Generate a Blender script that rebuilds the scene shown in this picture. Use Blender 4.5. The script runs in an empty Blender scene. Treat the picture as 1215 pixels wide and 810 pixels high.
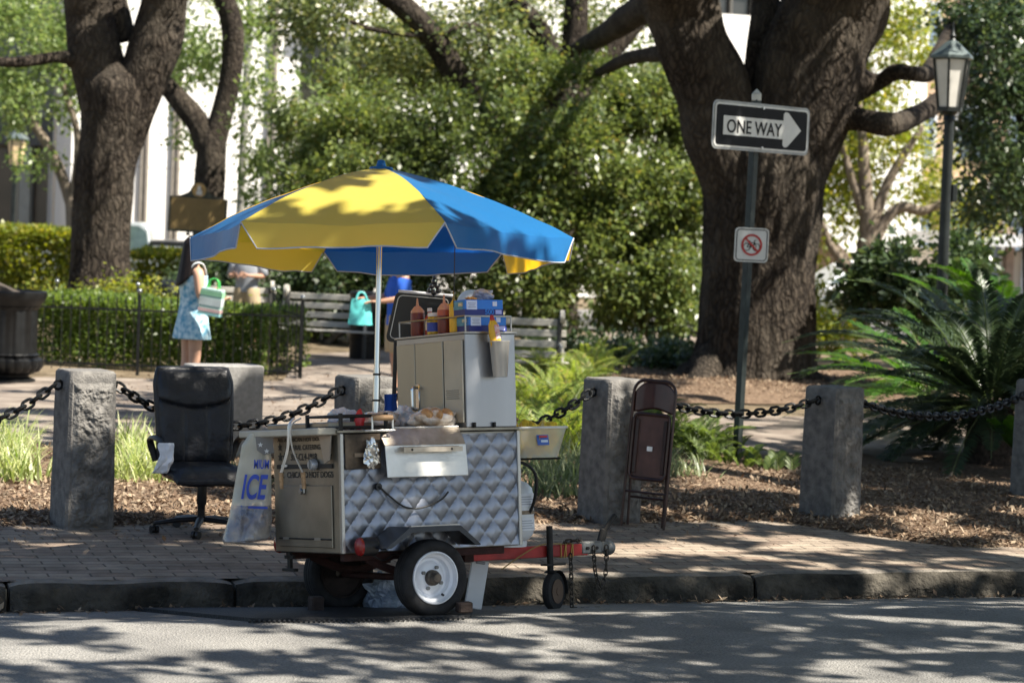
import bpy, math, random
import numpy as np
from mathutils import Vector, Matrix, noise
random.seed(7); RNG = np.random.default_rng(7)
SC = bpy.context.scene
COL = SC.collection
PI = math.pi
R = math.radians
V = Vector

# ------------------------------------------------------------------ camera
FPX, PITCH, ROLL, CH = 3000.0, R(2.92), R(2.2), 2.3
cp, sp = math.cos(PITCH), math.sin(PITCH)
cr, sr = math.cos(ROLL), math.sin(ROLL)
FW = V((0, cp, -sp)); R0 = V((1, 0, 0)); U0 = V((0, sp, cp)); CAM = V((0, 0, CH))
def ray(px, py):
    dx, dy = px - 607.5, py - 405.0
    u = dx*cr + dy*sr; v = -dx*sr + dy*cr
    return FW + R0*(u/FPX) - U0*(v/FPX)
def G(px, py, z=0.0):
    d = ray(px, py); return CAM + d*((z - CH)/d.z)
def P(px, py, Y):
    d = ray(px, py); return CAM + d*(Y/d.y)
def PX(p):
    q = p - CAM; w = q.dot(FW); u = q.dot(R0)/w*FPX; v = -q.dot(U0)/w*FPX
    return (u*cr - v*sr + 607.5, u*sr + v*cr + 405.0)

cam = bpy.data.cameras.new('camera'); camo = bpy.data.objects.new('camera', cam); COL.objects.link(camo)
Rc = R0*cr + U0*sr; Uc = R0*(-sr) + U0*cr; B = -FW
camo.matrix_world = Matrix(((Rc.x, Uc.x, B.x, CAM.x), (Rc.y, Uc.y, B.y, CAM.y), (Rc.z, Uc.z, B.z, CAM.z), (0, 0, 0, 1)))
cam.sensor_fit = 'HORIZONTAL'; cam.sensor_width = 36.0; cam.lens = FPX/1215*36
cam.clip_start = 0.5; cam.clip_end = 900
cam.dof.use_dof = True; cam.dof.focus_distance = 15.4; cam.dof.aperture_fstop = 3.0
SC.camera = camo

# ------------------------------------------------------------------ light
SUN_EL, SUN_AZ = R(52), R(-22)       # azimuth from +X towards -Y is negative
S = V((math.cos(SUN_EL)*math.cos(SUN_AZ), math.cos(SUN_EL)*math.sin(SUN_AZ), math.sin(SUN_EL)))
sl = bpy.data.lights.new('sun', 'SUN'); sl.energy = 5.0; sl.angle = R(0.53); sl.color = (1.0, 0.93, 0.82)
so = bpy.data.objects.new('sun', sl); COL.objects.link(so); so.rotation_euler = S.to_track_quat('Z', 'Y').to_euler()
so.location = (0, 0, 30)
wd = bpy.data.worlds.new('World'); SC.world = wd; wd.use_nodes = True
nt = wd.node_tree; bg = nt.nodes['Background']; sky = nt.nodes.new('ShaderNodeTexSky')
sky.sky_type = 'NISHITA'; sky.sun_disc = False; sky.sun_elevation = SUN_EL; sky.sun_rotation = R(90) - SUN_AZ
nt.links.new(sky.outputs[0], bg.inputs[0]); bg.inputs[1].default_value = 0.058
SC.view_settings.view_transform = 'Standard'; SC.view_settings.look = 'None'
SC.view_settings.exposure = 1.48; SC.view_settings.gamma = 1.0
SC.cycles.use_denoising = True
SC.cycles.max_bounces = 7; SC.cycles.transparent_max_bounces = 12
SC.cycles.sample_clamp_indirect = 6.0

# ------------------------------------------------------------------ materials
MATS = {}
def M(name, col, rough=.6, metal=0.0, var=.18, scale=6.0, bump=0.0, bscale=30.0, spec=.5, col2=None, detail=4.0, stretch=None, alpha=None, trans=0.0, coat=0.0):
    if name in MATS: return MATS[name]
    m = bpy.data.materials.new(name); m.use_nodes = True; t = m.node_tree; N = t.nodes; L = t.links
    b = N['Principled BSDF']; b.inputs['Roughness'].default_value = rough; b.inputs['Metallic'].default_value = metal
    b.inputs['Specular IOR Level'].default_value = spec
    if trans: b.inputs['Transmission Weight'].default_value = trans
    if coat: b.inputs['Coat Weight'].default_value = coat; b.inputs['Coat Roughness'].default_value = .1
    if alpha is not None: b.inputs['Alpha'].default_value = alpha
    tc = N.new('ShaderNodeTexCoord'); mp = N.new('ShaderNodeMapping'); L.new(tc.outputs['Object'], mp.inputs['Vector'])
    if stretch: mp.inputs['Scale'].default_value = stretch
    n1 = N.new('ShaderNodeTexNoise'); n1.inputs['Scale'].default_value = scale; n1.inputs['Detail'].default_value = detail
    L.new(mp.outputs[0], n1.inputs['Vector'])
    rp = N.new('ShaderNodeValToRGB'); L.new(n1.outputs['Fac'], rp.inputs['Fac'])
    c2 = col2 if col2 else tuple(min(1, c*(1+var)) for c in col)
    c1 = tuple(c*(1-var) for c in col) if not col2 else col
    rp.color_ramp.elements[0].position = .33; rp.color_ramp.elements[1].position = .67
    rp.color_ramp.elements[0].color = (*c1, 1); rp.color_ramp.elements[1].color = (*c2, 1)
    L.new(rp.outputs[0], b.inputs['Base Color'])
    if bump:
        n2 = N.new('ShaderNodeTexNoise'); n2.inputs['Scale'].default_value = bscale; n2.inputs['Detail'].default_value = 6
        L.new(mp.outputs[0], n2.inputs['Vector'])
        bp = N.new('ShaderNodeBump'); bp.inputs['Strength'].default_value = min(1, bump); bp.inputs['Distance'].default_value = .02*max(1, bump)
        L.new(n2.outputs['Fac'], bp.inputs['Height']); L.new(bp.outputs[0], b.inputs['Normal'])
    MATS[name] = m; return m

def barkmat(name, c1, c2, c3, sc=19.0, zs=.22):
    m = bpy.data.materials.new(name); m.use_nodes = True; t = m.node_tree; N = t.nodes; L = t.links; b = N['Principled BSDF']
    b.inputs['Roughness'].default_value = .95; b.inputs['Specular IOR Level'].default_value = .15
    tc = N.new('ShaderNodeTexCoord'); nz = N.new('ShaderNodeTexNoise'); nz.inputs['Scale'].default_value = 3.2; nz.inputs['Detail'].default_value = 6; L.new(tc.outputs['Object'], nz.inputs[0])
    wm = N.new('ShaderNodeMix'); wm.data_type = 'VECTOR'; wm.inputs[0].default_value = .22; L.new(tc.outputs['Object'], wm.inputs[4]); L.new(nz.outputs['Color'], wm.inputs[5])
    mp = N.new('ShaderNodeMapping'); mp.inputs['Scale'].default_value = (1, 1, zs); L.new(wm.outputs[1], mp.inputs[0])
    vo = N.new('ShaderNodeTexVoronoi'); vo.feature = 'DISTANCE_TO_EDGE'; vo.inputs['Scale'].default_value = sc; L.new(mp.outputs[0], vo.inputs[0])
    r1 = N.new('ShaderNodeValToRGB'); e = r1.color_ramp.elements; e[0].position = .0; e[0].color = (*c1, 1); e[1].position = .22; e[1].color = (*c2, 1); L.new(vo.outputs['Distance'], r1.inputs[0])
    n2 = N.new('ShaderNodeTexNoise'); n2.inputs['Scale'].default_value = 1.1; n2.inputs['Detail'].default_value = 9; n2.inputs['Roughness'].default_value = .65; L.new(tc.outputs['Object'], n2.inputs[0])
    r2 = N.new('ShaderNodeValToRGB'); e = r2.color_ramp.elements; e[0].position = .45; e[0].color = (0, 0, 0, 1); e[1].position = .68; e[1].color = (1, 1, 1, 1); L.new(n2.outputs['Fac'], r2.inputs[0])
    mx = N.new('ShaderNodeMix'); mx.data_type = 'RGBA'; L.new(r2.outputs[0], mx.inputs[0]); L.new(r1.outputs[0], mx.inputs[6]); mx.inputs[7].default_value = (*c3, 1)
    m2 = N.new('ShaderNodeMix'); m2.data_type = 'RGBA'; m2.blend_type = 'MIX'; m2.inputs[0].default_value = .55; L.new(r1.outputs[0], m2.inputs[6]); L.new(mx.outputs[2], m2.inputs[7]); L.new(m2.outputs[2], b.inputs['Base Color'])
    n3 = N.new('ShaderNodeTexNoise'); n3.inputs['Scale'].default_value = 30; n3.inputs['Detail'].default_value = 5; L.new(mp.outputs[0], n3.inputs[0])
    ad = N.new('ShaderNodeMath'); ad.operation = 'MULTIPLY_ADD'; ad.inputs[1].default_value = .40; L.new(n3.outputs['Fac'], ad.inputs[0])
    mn = N.new('ShaderNodeMath'); mn.operation = 'MINIMUM'; mn.inputs[1].default_value = .25; L.new(vo.outputs['Distance'], mn.inputs[0]); L.new(mn.outputs[0], ad.inputs[2])
    bp = N.new('ShaderNodeBump'); bp.inputs['Strength'].default_value = 1; bp.inputs['Distance'].default_value = .11; L.new(ad.outputs[0], bp.inputs['Height']); L.new(bp.outputs[0], b.inputs['Normal'])
    MATS[name] = m; return m

def leafmat(name, cols, rough=.38, transl=.35, spec=.5):
    m = bpy.data.materials.new(name); m.use_nodes = True; t = m.node_tree; N = t.nodes; L = t.links
    b = N['Principled BSDF']; out = N['Material Output']
    b.inputs['Roughness'].default_value = rough; b.inputs['Specular IOR Level'].default_value = spec
    g = N.new('ShaderNodeNewGeometry'); rp = N.new('ShaderNodeValToRGB'); L.new(g.outputs['Random Per Island'], rp.inputs['Fac'])
    e = rp.color_ramp.elements; n = len(cols)
    e[0].position = 0; e[0].color = (*cols[0], 1); e[1].position = 1; e[1].color = (*cols[-1], 1)
    for i, c in enumerate(cols[1:-1]):
        q = e.new((i+1)/(n-1)); q.color = (*c, 1)
    tr = N.new('ShaderNodeBsdfTranslucent'); mx = N.new('ShaderNodeMixShader'); mx.inputs[0].default_value = transl
    hs = N.new('ShaderNodeHueSaturation'); hs.inputs['Saturation'].default_value = 1.15; hs.inputs['Value'].default_value = 1.9; hs.inputs['Hue'].default_value = .485
    L.new(rp.outputs[0], b.inputs['Base Color']); L.new(rp.outputs[0], hs.inputs['Color']); L.new(hs.outputs[0], tr.inputs['Color'])
    L.new(b.outputs[0], mx.inputs[1]); L.new(tr.outputs[0], mx.inputs[2]); L.new(mx.outputs[0], out.inputs['Surface'])
    MATS[name] = m; return m

# ------------------------------------------------------------------ objects
def tag(o, label=None, cat=None, group=None, kind=None):
    if label: o['label'] = label
    if cat: o['category'] = cat
    if group: o['group'] = group
    if kind: o['kind'] = kind
    return o
def thing(name, label, cat, loc=(0, 0, 0), rot=(0, 0, 0), group=None):
    o = bpy.data.objects.new(name, None); COL.objects.link(o); o.location = loc; o.rotation_euler = rot
    o.empty_display_size = .1
    return tag(o, label, cat, group)
def copy_tree(o, parent=None):
    c = o.copy(); COL.objects.link(c)
    if parent: c.parent = parent
    for ch in o.children: copy_tree(ch, c)
    return c

class MB:
    def __init__(s): s.v = []; s.f = []
    def add(s, vs, fs):
        o = len(s.v); s.v += [tuple(x) for x in vs]; s.f += [tuple(i+o for i in f) for f in fs]; return s
    def box(s, c, d, rot=None, ch=0.0):
        c = V(c); hx, hy, hz = d[0]/2, d[1]/2, d[2]/2
        if ch <= 0:
            vs = [V((x, y, z)) for x in (-hx, hx) for y in (-hy, hy) for z in (-hz, hz)]
            fs = [(0, 1, 3, 2), (4, 6, 7, 5), (0, 4, 5, 1), (2, 3, 7, 6), (0, 2, 6, 4), (1, 5, 7, 3)]
        else:
            ch = min(ch, hx*.9, hy*.9, hz*.9); vs = []; idx = {}
            for sx in (-1, 1):
                for sy in (-1, 1):
                    for sz in (-1, 1):
                        for ax in range(3):
                            p = [sx*(hx-ch), sy*(hy-ch), sz*(hz-ch)]
                            p[ax] = (sx*hx, sy*hy, sz*hz)[ax]
                            idx[(sx, sy, sz, ax)] = len(vs); vs.append(V(p))
            fs = []
            for ax in range(3):
                o1, o2 = [(1, 2), (2, 0), (0, 1)][ax]
                for sg in (-1, 1):
                    q = []
                    for a, b in ((-1, -1), (1, -1), (1, 1), (-1, 1)):
                        k = [0, 0, 0]; k[ax] = sg; k[o1] = a; k[o2] = b; q.append(idx[(*k, ax)])
                    fs.append(tuple(q if sg > 0 else q[::-1]))
                for a in (-1, 1):
                    for b in (-1, 1):
                        k1 = [0, 0, 0]; k1[o1] = a; k1[o2] = b; k1[ax] = -1; k2 = list(k1); k2[ax] = 1
                        q = [idx[(*k1, o1)], idx[(*k2, o1)], idx[(*k2, o2)], idx[(*k1, o2)]]
                        fs.append(tuple(q))
            for sx in (-1, 1):
                for sy in (-1, 1):
                    for sz in (-1, 1): fs.append((idx[(sx, sy, sz, 0)], idx[(sx, sy, sz, 1)], idx[(sx, sy, sz, 2)]))
        if rot is not None:
            m = rot if isinstance(rot, Matrix) else Matrix.Rotation(rot, 3, 'Z'); vs = [m @ v for v in vs]
        return s.add([v + c for v in vs], fs)
    def tube(s, pts, rad, n=10, cap=True, closed=False, flat=None):
        pts = [V(p) for p in pts]; k = len(pts)
        rad = rad if isinstance(rad, (list, tuple)) else [rad]*k
        up = None; vs = []; fs = []
        for i, p in enumerate(pts):
            a = pts[(i-1) % k] if (i or closed) else p; b = pts[(i+1) % k] if (i < k-1 or closed) else p
            t = (b-a).normalized()
            if up is None:
                up = V((0, 0, 1)) if abs(t.z) < .9 else V((0, 1, 0))
            x = t.cross(up)
            if x.length < 1e-6: x = t.orthogonal()
            x.normalize(); y = x.cross(t).normalized(); up = y
            for j in range(n):
                an = 2*PI*j/n; fx = flat if flat else 1
                vs.append(p + x*math.cos(an)*rad[i] + y*math.sin(an)*rad[i]*fx)
        m = k if closed else k-1
        for i in range(m):
            for j in range(n):
                a = i*n+j; b = i*n+(j+1) % n; c = ((i+1) % k)*n+(j+1) % n; d = ((i+1) % k)*n+j
                fs.append((a, b, c, d))
        if cap and not closed:
            fs.append(tuple(range(n))[::-1]); fs.append(tuple((k-1)*n+j for j in range(n)))
        return s.add(vs, fs)
    def lathe(s, prof, n=24, c=(0, 0, 0), axis='Z', cap=True, sx=1, sy=1, flute=0, nf=0):
        vs = []; fs = []; c = V(c)
        for r, z in prof:
            for j in range(n):
                a = 2*PI*j/n; rr = r*(1+flute*abs(math.sin(a*nf/2))) if nf else r
                q = (rr*math.cos(a)*sx, rr*math.sin(a)*sy, z)
                if axis == 'X': q = (z, q[0], q[1])
                elif axis == 'Y': q = (q[1], z, q[0])
                vs.append(c + V(q))
        for i in range(len(prof)-1):
            for j in range(n): fs.append((i*n+j, i*n+(j+1) % n, (i+1)*n+(j+1) % n, (i+1)*n+j))
        if cap:
            fs.append(tuple(range(n))[::-1]); fs.append(tuple((len(prof)-1)*n+j for j in range(n)))
        return s.add(vs, fs)
    def prism(s, out, o, ax, ay, th):
        """outline list (a,b) in plane o + a*ax + b*ay, extruded by vector th"""
        o, ax, ay, th = V(o), V(ax), V(ay), V(th); n = len(out)
        vs = [o + ax*a + ay*b for a, b in out]; vs += [v + th for v in vs]
        fs = [tuple(range(n))[::-1], tuple(range(n, 2*n))] + [(i, (i+1) % n, (i+1) % n+n, i+n) for i in range(n)]
        return s.add(vs, fs)
    def sphere(s, c, r, n=12, m=8, jit=0.0, sd=0):
        c = V(c); r = r if isinstance(r, (tuple, list, Vector)) else (r, r, r); vs = []; fs = []
        for i in range(m+1):
            th = PI*i/m
            for j in range(n):
                a = 2*PI*j/n; d = V((math.sin(th)*math.cos(a), math.sin(th)*math.sin(a), math.cos(th)))
                k = 1 + (jit*noise.noise(d*2.2 + V((sd, sd*1.7, 0))) if jit else 0)
                vs.append(c + V((d.x*r[0]*k, d.y*r[1]*k, d.z*r[2]*k)))
        for i in range(m):
            for j in range(n): fs.append((i*n+j, (i+1)*n+j, (i+1)*n+(j+1) % n, i*n+(j+1) % n))
        return s.add(vs, fs)
    def grid(s, fn, nu, nv):
        vs = [fn(i/nu, j/nv) for i in range(nu+1) for j in range(nv+1)]
        fs = [(i*(nv+1)+j, (i+1)*(nv+1)+j, (i+1)*(nv+1)+j+1, i*(nv+1)+j+1) for i in range(nu) for j in range(nv)]
        return s.add(vs, fs)
    def build(s, name, mat, parent=None, smooth=False, bevel=0.0, solid=0.0, subsurf=0, auto=True):
        me = bpy.data.meshes.new(name); me.from_pydata(s.v, [], s.f); me.update()
        bmx = __import__('bmesh').new(); bmx.from_mesh(me)
        __import__('bmesh').ops.remove_doubles(bmx, verts=bmx.verts, dist=1e-5)
        __import__('bmesh').ops.recalc_face_normals(bmx, faces=bmx.faces); bmx.to_mesh(me); bmx.free()
        o = bpy.data.objects.new(name, me); COL.objects.link(o)
        if isinstance(mat, (list, tuple)):
            for q in mat: me.materials.append(q)
        else: me.materials.append(mat)
        if parent: o.parent = parent
        if smooth:
            me.polygons.foreach_set('use_smooth', [True]*len(me.polygons))
            if auto:
                try: me.set_sharp_from_angle(angle=R(40))
                except Exception: pass
        if solid:
            md = o.modifiers.new('solid', 'SOLIDIFY'); md.thickness = solid; md.offset = 0
        if subsurf:
            md = o.modifiers.new('sub', 'SUBSURF'); md.levels = subsurf; md.render_levels = subsurf
        if bevel:
            md = o.modifiers.new('bevel', 'BEVEL'); md.width = bevel; md.segments = 2; md.limit_method = 'ANGLE'; md.angle_limit = R(35)
        return o

def rrect(w, h, r, n=5):
    o = []
    for cx, cy, a0 in ((w/2-r, h/2-r, 0), (-w/2+r, h/2-r, 90), (-w/2+r, -h/2+r, 180), (w/2-r, -h/2+r, 270)):
        for i in range(n+1):
            a = R(a0+90*i/n); o.append((cx+r*math.cos(a), cy+r*math.sin(a)))
    return o
def circ(r, n=24, cx=0, cy=0): return [(cx+r*math.cos(2*PI*i/n), cy+r*math.sin(2*PI*i/n)) for i in range(n)]
def cat(pts, k=6):
    """Catmull-Rom through tuples of any length"""
    pts = [tuple(p) for p in pts]; out = []; n = len(pts)
    for i in range(n-1):
        p0, p1, p2, p3 = pts[max(i-1, 0)], pts[i], pts[i+1], pts[min(i+2, n-1)]
        for j in range(k):
            t = j/k
            out.append(tuple(.5*((2*b) + (-a+c)*t + (2*a-5*b+4*c-d)*t*t + (-a+3*b-3*c+d)*t**3) for a, b, c, d in zip(p0, p1, p2, p3)))
    out.append(pts[-1]); return out

def text(parent, body, o, ax, ay, w, h, mat, name='lettering', lift=.002, bold=0.0, shear=0.0):
    """lettering fitted to width w and cap height h with its lower-left corner at o"""
    cu = bpy.data.curves.new(name, 'FONT'); cu.body = body; cu.size = 1; cu.offset = bold; cu.shear = shear; cu.extrude = .0005
    t = bpy.data.objects.new(name, cu); COL.objects.link(t); bpy.context.view_layer.update()
    bb = [V(c) for c in t.bound_box]; x0 = min(b.x for b in bb); x1 = max(b.x for b in bb); y0 = min(b.y for b in bb); y1 = max(b.y for b in bb)
    ax, ay = V(ax).normalized(), V(ay).normalized(); n = ax.cross(ay)
    kx, ky = w/max(1e-6, x1-x0), h/max(1e-6, y1-y0)
    oo = V(o) + n*lift - ax*(x0*kx) - ay*(y0*ky)
    dg = bpy.context.evaluated_depsgraph_get(); me = bpy.data.meshes.new_from_object(t.evaluated_get(dg)); bpy.data.objects.remove(t)
    for v in me.vertices: v.co = oo + ax*(v.co.x*kx) + ay*(v.co.y*ky) + n*v.co.z
    me.materials.clear(); me.materials.append(mat)
    ob = bpy.data.objects.new(name, me); COL.objects.link(ob)
    if parent: ob.parent = parent
    return ob

# ------------------------------------------------------------------ foliage
def fast_mesh(name, verts, nper, mat, parent=None):
    n = len(verts)//nper; me = bpy.data.meshes.new(name)
    me.vertices.add(n*nper); me.vertices.foreach_set('co', np.asarray(verts, dtype=np.float32).ravel())
    me.loops.add(n*nper); me.loops.foreach_set('vertex_index', np.arange(n*nper, dtype=np.int32))
    me.polygons.add(n); me.polygons.foreach_set('loop_start', np.arange(0, n*nper, nper, dtype=np.int32))
    me.update(calc_edges=True); me.validate()
    me.materials.append(mat); o = bpy.data.objects.new(name, me); COL.objects.link(o)
    if parent: o.parent = parent
    return o
def unit(a): return a/np.maximum(1e-9, np.linalg.norm(a, axis=1, keepdims=True))
def leaf_quads(pos, L, W, up=.5, droop=.0, dirs=None, rng=RNG):
    n = len(pos); L = np.broadcast_to(L, (n,))[:, None]; W = np.broadcast_to(W, (n,))[:, None]
    d = unit(rng.normal(size=(n, 3))) if dirs is None else unit(dirs + .5*rng.normal(size=(n, 3)))
    d[:, 2] -= droop; d = unit(d)
    nn = rng.normal(size=(n, 3)); nn[:, 2] += up*3; x = unit(np.cross(d, nn))
    nr = unit(np.cross(x, d)); k = L*.12
    q = np.stack([pos, pos + d*L*.5 + x*W*.5 - nr*k*.3, pos + d*L - nr*k, pos + d*L*.5 - x*W*.5 - nr*k*.3], axis=1)
    return q.reshape(-1, 3)
def blob_points(blobs, n, cl, per=9, shell=.45, rng=RNG, gaps=1.25):
    c = np.array([b[0] for b in blobs], float); r = np.array([b[1] for b in blobs], float)
    w = (r.prod(axis=1))**(2/3); w /= w.sum()
    nc = max(1, n//per); bi = rng.choice(len(blobs), nc, p=w)
    d = unit(rng.normal(size=(nc, 3))); rad = shell + (1-shell)*rng.random(nc)**.6
    # lumpy outline
    if gaps:
        q = c[bi] + d*(rad[:, None])*r[bi]; kk = np.array([noise.noise(V(tuple(w*gaps))) for w in q]) > -.04
        bi, d, rad, nc = bi[kk], d[kk], rad[kk], int(kk.sum())
    lum = np.array([1 + .28*noise.noise(V((*(dd*2.3),)) + V((float(b)*3.1, 0, 0))) for dd, b in zip(d, bi)])
    cc = c[bi] + d*(rad*lum)[:, None]*r[bi]
    pts = np.repeat(cc, per, axis=0) + rng.normal(size=(nc*per, 3))*cl
    out = np.repeat(unit(d*r[bi]), per, axis=0)
    return pts, out
def foliage(name, parent, blobs, n, L, W, mat, cl=.12, per=9, shell=.45, up=.5, droop=.15, clip=None, gaps=1.25):
    pts, out = blob_points(blobs, n, cl, per, shell, gaps=gaps)
    if clip is not None:
        k = clip(pts); pts = pts[k]; out = out[k]
    else:
        k = pts[:, 2] > .02; pts = pts[k]; out = out[k]
    m = len(pts); Ls = L*(.6+.8*RNG.random(m))
    q = leaf_quads(pts, Ls, Ls*(W/L), up, droop, out*.8)
    if parent is not None: q = q - np.array(parent.location)[None, :]
    return fast_mesh(name, q, 4, mat, parent)
def vnoise(x, y, sd=0):
    """smooth value noise on numpy arrays, 0..1"""
    def h(i, j):
        k = (i*374761393 + j*668265263 + sd*362437) & 0x7fffffff
        k = ((k ^ (k >> 13))*1274126177) & 0x7fffffff
        return ((k ^ (k >> 16)) & 0xffff)/65535.0
    xi = np.floor(x).astype(np.int64); yi = np.floor(y).astype(np.int64); fx = x-xi; fy = y-yi
    fx = fx*fx*(3-2*fx); fy = fy*fy*(3-2*fy)
    return (h(xi, yi)*(1-fx)+h(xi+1, yi)*fx)*(1-fy) + (h(xi, yi+1)*(1-fx)+h(xi+1, yi+1)*fx)*fy
def limb_mb(mb, pts, seg=18, k=6, rough=.07, ridge=.05, sd=0.0, nr=11):
    """bark-covered limb: pts = (x,y,z,r)"""
    ps = cat(pts, k); up = None; vs = []; fs = []; run = 0.0
    for i, p in enumerate(ps):
        a = V(ps[max(i-1, 0)][:3]); b = V(ps[min(i+1, len(ps)-1)][:3]); t = (b-a).normalized(); c = V(p[:3])
        if i: run += (c - V(ps[i-1][:3])).length
        if up is None: up = V((0, 1, 0)) if abs(t.y) < .9 else V((0, 0, 1))
        x = up.cross(t).normalized(); y = t.cross(x).normalized(); up = y
        for j in range(seg):
            an = 2*PI*j/seg; d = x*math.cos(an) + y*math.sin(an)
            w = c + d*p[3]
            e = rough*noise.noise(w*1.3 + V((sd, 0, 0)))*1.6 + ridge*noise.noise(V((math.cos(an)*nr*.5, math.sin(an)*nr*.5, run*1.1+sd)))
            vs.append(c + d*p[3]*(1+e))
    for i in range(len(ps)-1):
        for j in range(seg): fs.append((i*seg+j, i*seg+(j+1) % seg, (i+1)*seg+(j+1) % seg, (i+1)*seg+j))
    fs.append(tuple((len(ps)-1)*seg+j for j in range(seg)))
    return mb.add(vs, fs)
# ------------------------------------------------------------------ street frame: s along the kerb, t across it (t>0 = park)
KA = G(0, 727, -.17); KB = G(1215, 707, -.17)
KD = (KB-KA).normalized(); KN = V((-KD.y, KD.x, 0)); KYAW = math.atan2(KD.y, KD.x)
def K(s, t, z=0.0): p = KA + KD*s + KN*t; return V((p.x, p.y, z))
def st(p): q = V(p) - KA; return q.dot(KD), q.dot(KN)
def road_z(t):
    if t > -1.25: return -.17 + (.135/1.25)*max(0, -t)
    return min(-.005, -.035 + .012*(-1.25-t))

def brickmat():
    m = bpy.data.materials.new('brick_paving'); m.use_nodes = True; t = m.node_tree; N = t.nodes; L = t.links; b = N['Principled BSDF']
    tc = N.new('ShaderNodeTexCoord'); mp = N.new('ShaderNodeMapping'); mp.inputs['Rotation'].default_value = (0, 0, -KYAW+.05)
    L.new(tc.outputs['Object'], mp.inputs['Vector'])
    nz = N.new('ShaderNodeTexNoise'); nz.inputs['Scale'].default_value = 1.1; nz.inputs['Detail'].default_value = 3; L.new(tc.outputs['Object'], nz.inputs['Vector'])
    wm = N.new('ShaderNodeMix'); wm.data_type = 'VECTOR'; wm.inputs[0].default_value = .07
    L.new(mp.outputs[0], wm.inputs[4]); L.new(nz.outputs['Color'], wm.inputs[5])
    br = N.new('ShaderNodeTexBrick'); br.inputs['Scale'].default_value = 1; br.inputs['Brick Width'].default_value = .235; br.inputs['Row Height'].default_value = .118
    br.inputs['Mortar Size'].default_value = .007; br.inputs['Mortar Smooth'].default_value = .4; br.inputs['Bias'].default_value = .1
    br.inputs['Color1'].default_value = (.25, .19, .15, 1); br.inputs['Color2'].default_value = (.34, .29, .235, 1); br.inputs['Mortar'].default_value = (.12, .10, .08, 1)
    L.new(wm.outputs[1], br.inputs['Vector'])
    n2 = N.new('ShaderNodeTexNoise'); n2.inputs['Scale'].default_value = 3.0; n2.inputs['Detail'].default_value = 8; n2.inputs['Roughness'].default_value = .7; L.new(tc.outputs['Object'], n2.inputs['Vector'])
    rp = N.new('ShaderNodeValToRGB'); rp.color_ramp.elements[0].position = .3; rp.color_ramp.elements[0].color = (.5, .48, .46, 1); rp.color_ramp.elements[1].position = .7; rp.color_ramp.elements[1].color = (1.15, 1.12, 1.08, 1)
    L.new(n2.outputs['Fac'], rp.inputs['Fac'])
    mu = N.new('ShaderNodeMix'); mu.data_type = 'RGBA'; mu.blend_type = 'MULTIPLY'; mu.inputs[0].default_value = 1
    L.new(br.outputs['Color'], mu.inputs[6]); L.new(rp.outputs[0], mu.inputs[7]); L.new(mu.outputs[2], b.inputs['Base Color'])
    b.inputs['Roughness'].default_value = .85; b.inputs['Specular IOR Level'].default_value = .25
    bp = N.new('ShaderNodeBump'); bp.inputs['Strength'].default_value = .8; bp.inputs['Distance'].default_value = .008
    ad = N.new('ShaderNodeMath'); ad.operation = 'SUBTRACT'
    n3 = N.new('ShaderNodeTexNoise'); n3.inputs['Scale'].default_value = 45; L.new(tc.outputs['Object'], n3.inputs['Vector'])
    L.new(n3.outputs['Fac'], ad.inputs[0]); L.new(br.outputs['Fac'], ad.inputs[1]); L.new(ad.outputs[0], bp.inputs['Height']); L.new(bp.outputs[0], b.inputs['Normal'])
    return m
def asphaltmat():
    m = bpy.data.materials.new('asphalt'); m.use_nodes = True; t = m.node_tree; N = t.nodes; L = t.links; b = N['Principled BSDF']
    tc = N.new('ShaderNodeTexCoord')
    n1 = N.new('ShaderNodeTexNoise'); n1.inputs['Scale'].default_value = 70; n1.inputs['Detail'].default_value = 3
    n2 = N.new('ShaderNodeTexNoise'); n2.inputs['Scale'].default_value = 1.3; n2.inputs['Detail'].default_value = 7
    vo = N.new('ShaderNodeTexVoronoi'); vo.inputs['Scale'].default_value = 90
    for n in (n1, n2, vo): L.new(tc.outputs['Object'], n.inputs['Vector'])
    r1 = N.new('ShaderNodeValToRGB'); e = r1.color_ramp.elements; e[0].position = .3; e[0].color = (.16, .156, .148, 1); e[1].position = .75; e[1].color = (.32, .312, .295, 1)
    L.new(n1.outputs['Fac'], r1.inputs['Fac'])
    r2 = N.new('ShaderNodeValToRGB'); e = r2.color_ramp.elements; e[0].position = .3; e[0].color = (.55, .55, .55, 1); e[1].position = .7; e[1].color = (1.15, 1.14, 1.12, 1)
    L.new(n2.outputs['Fac'], r2.inputs['Fac'])
    mu = N.new('ShaderNodeMix'); mu.data_type = 'RGBA'; mu.blend_type = 'MULTIPLY'; mu.inputs[0].default_value = 1
    L.new(r1.outputs[0], mu.inputs[6]); L.new(r2.outputs[0], mu.inputs[7]); L.new(mu.outputs[2], b.inputs['Base Color'])
    b.inputs['Roughness'].default_value = .8; b.inputs['Specular IOR Level'].default_value = .3
    bp = N.new('ShaderNodeBump'); bp.inputs['Strength'].default_value = .7; bp.inputs['Distance'].default_value = .012
    L.new(vo.outputs['Distance'], bp.inputs['Height']); L.new(bp.outputs[0], b.inputs['Normal'])
    return m
MAT_MULCH = M('mulch_earth', (.09, .06, .04), .95, var=.6, scale=22, bump=1.5, bscale=38, spec=.15, col2=(.22, .155, .105))
MAT_EARTH = M('park_earth', (.10, .075, .045), .95, var=.5, scale=3, bump=1, bscale=20, spec=.15, col2=(.19, .15, .10))

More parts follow.
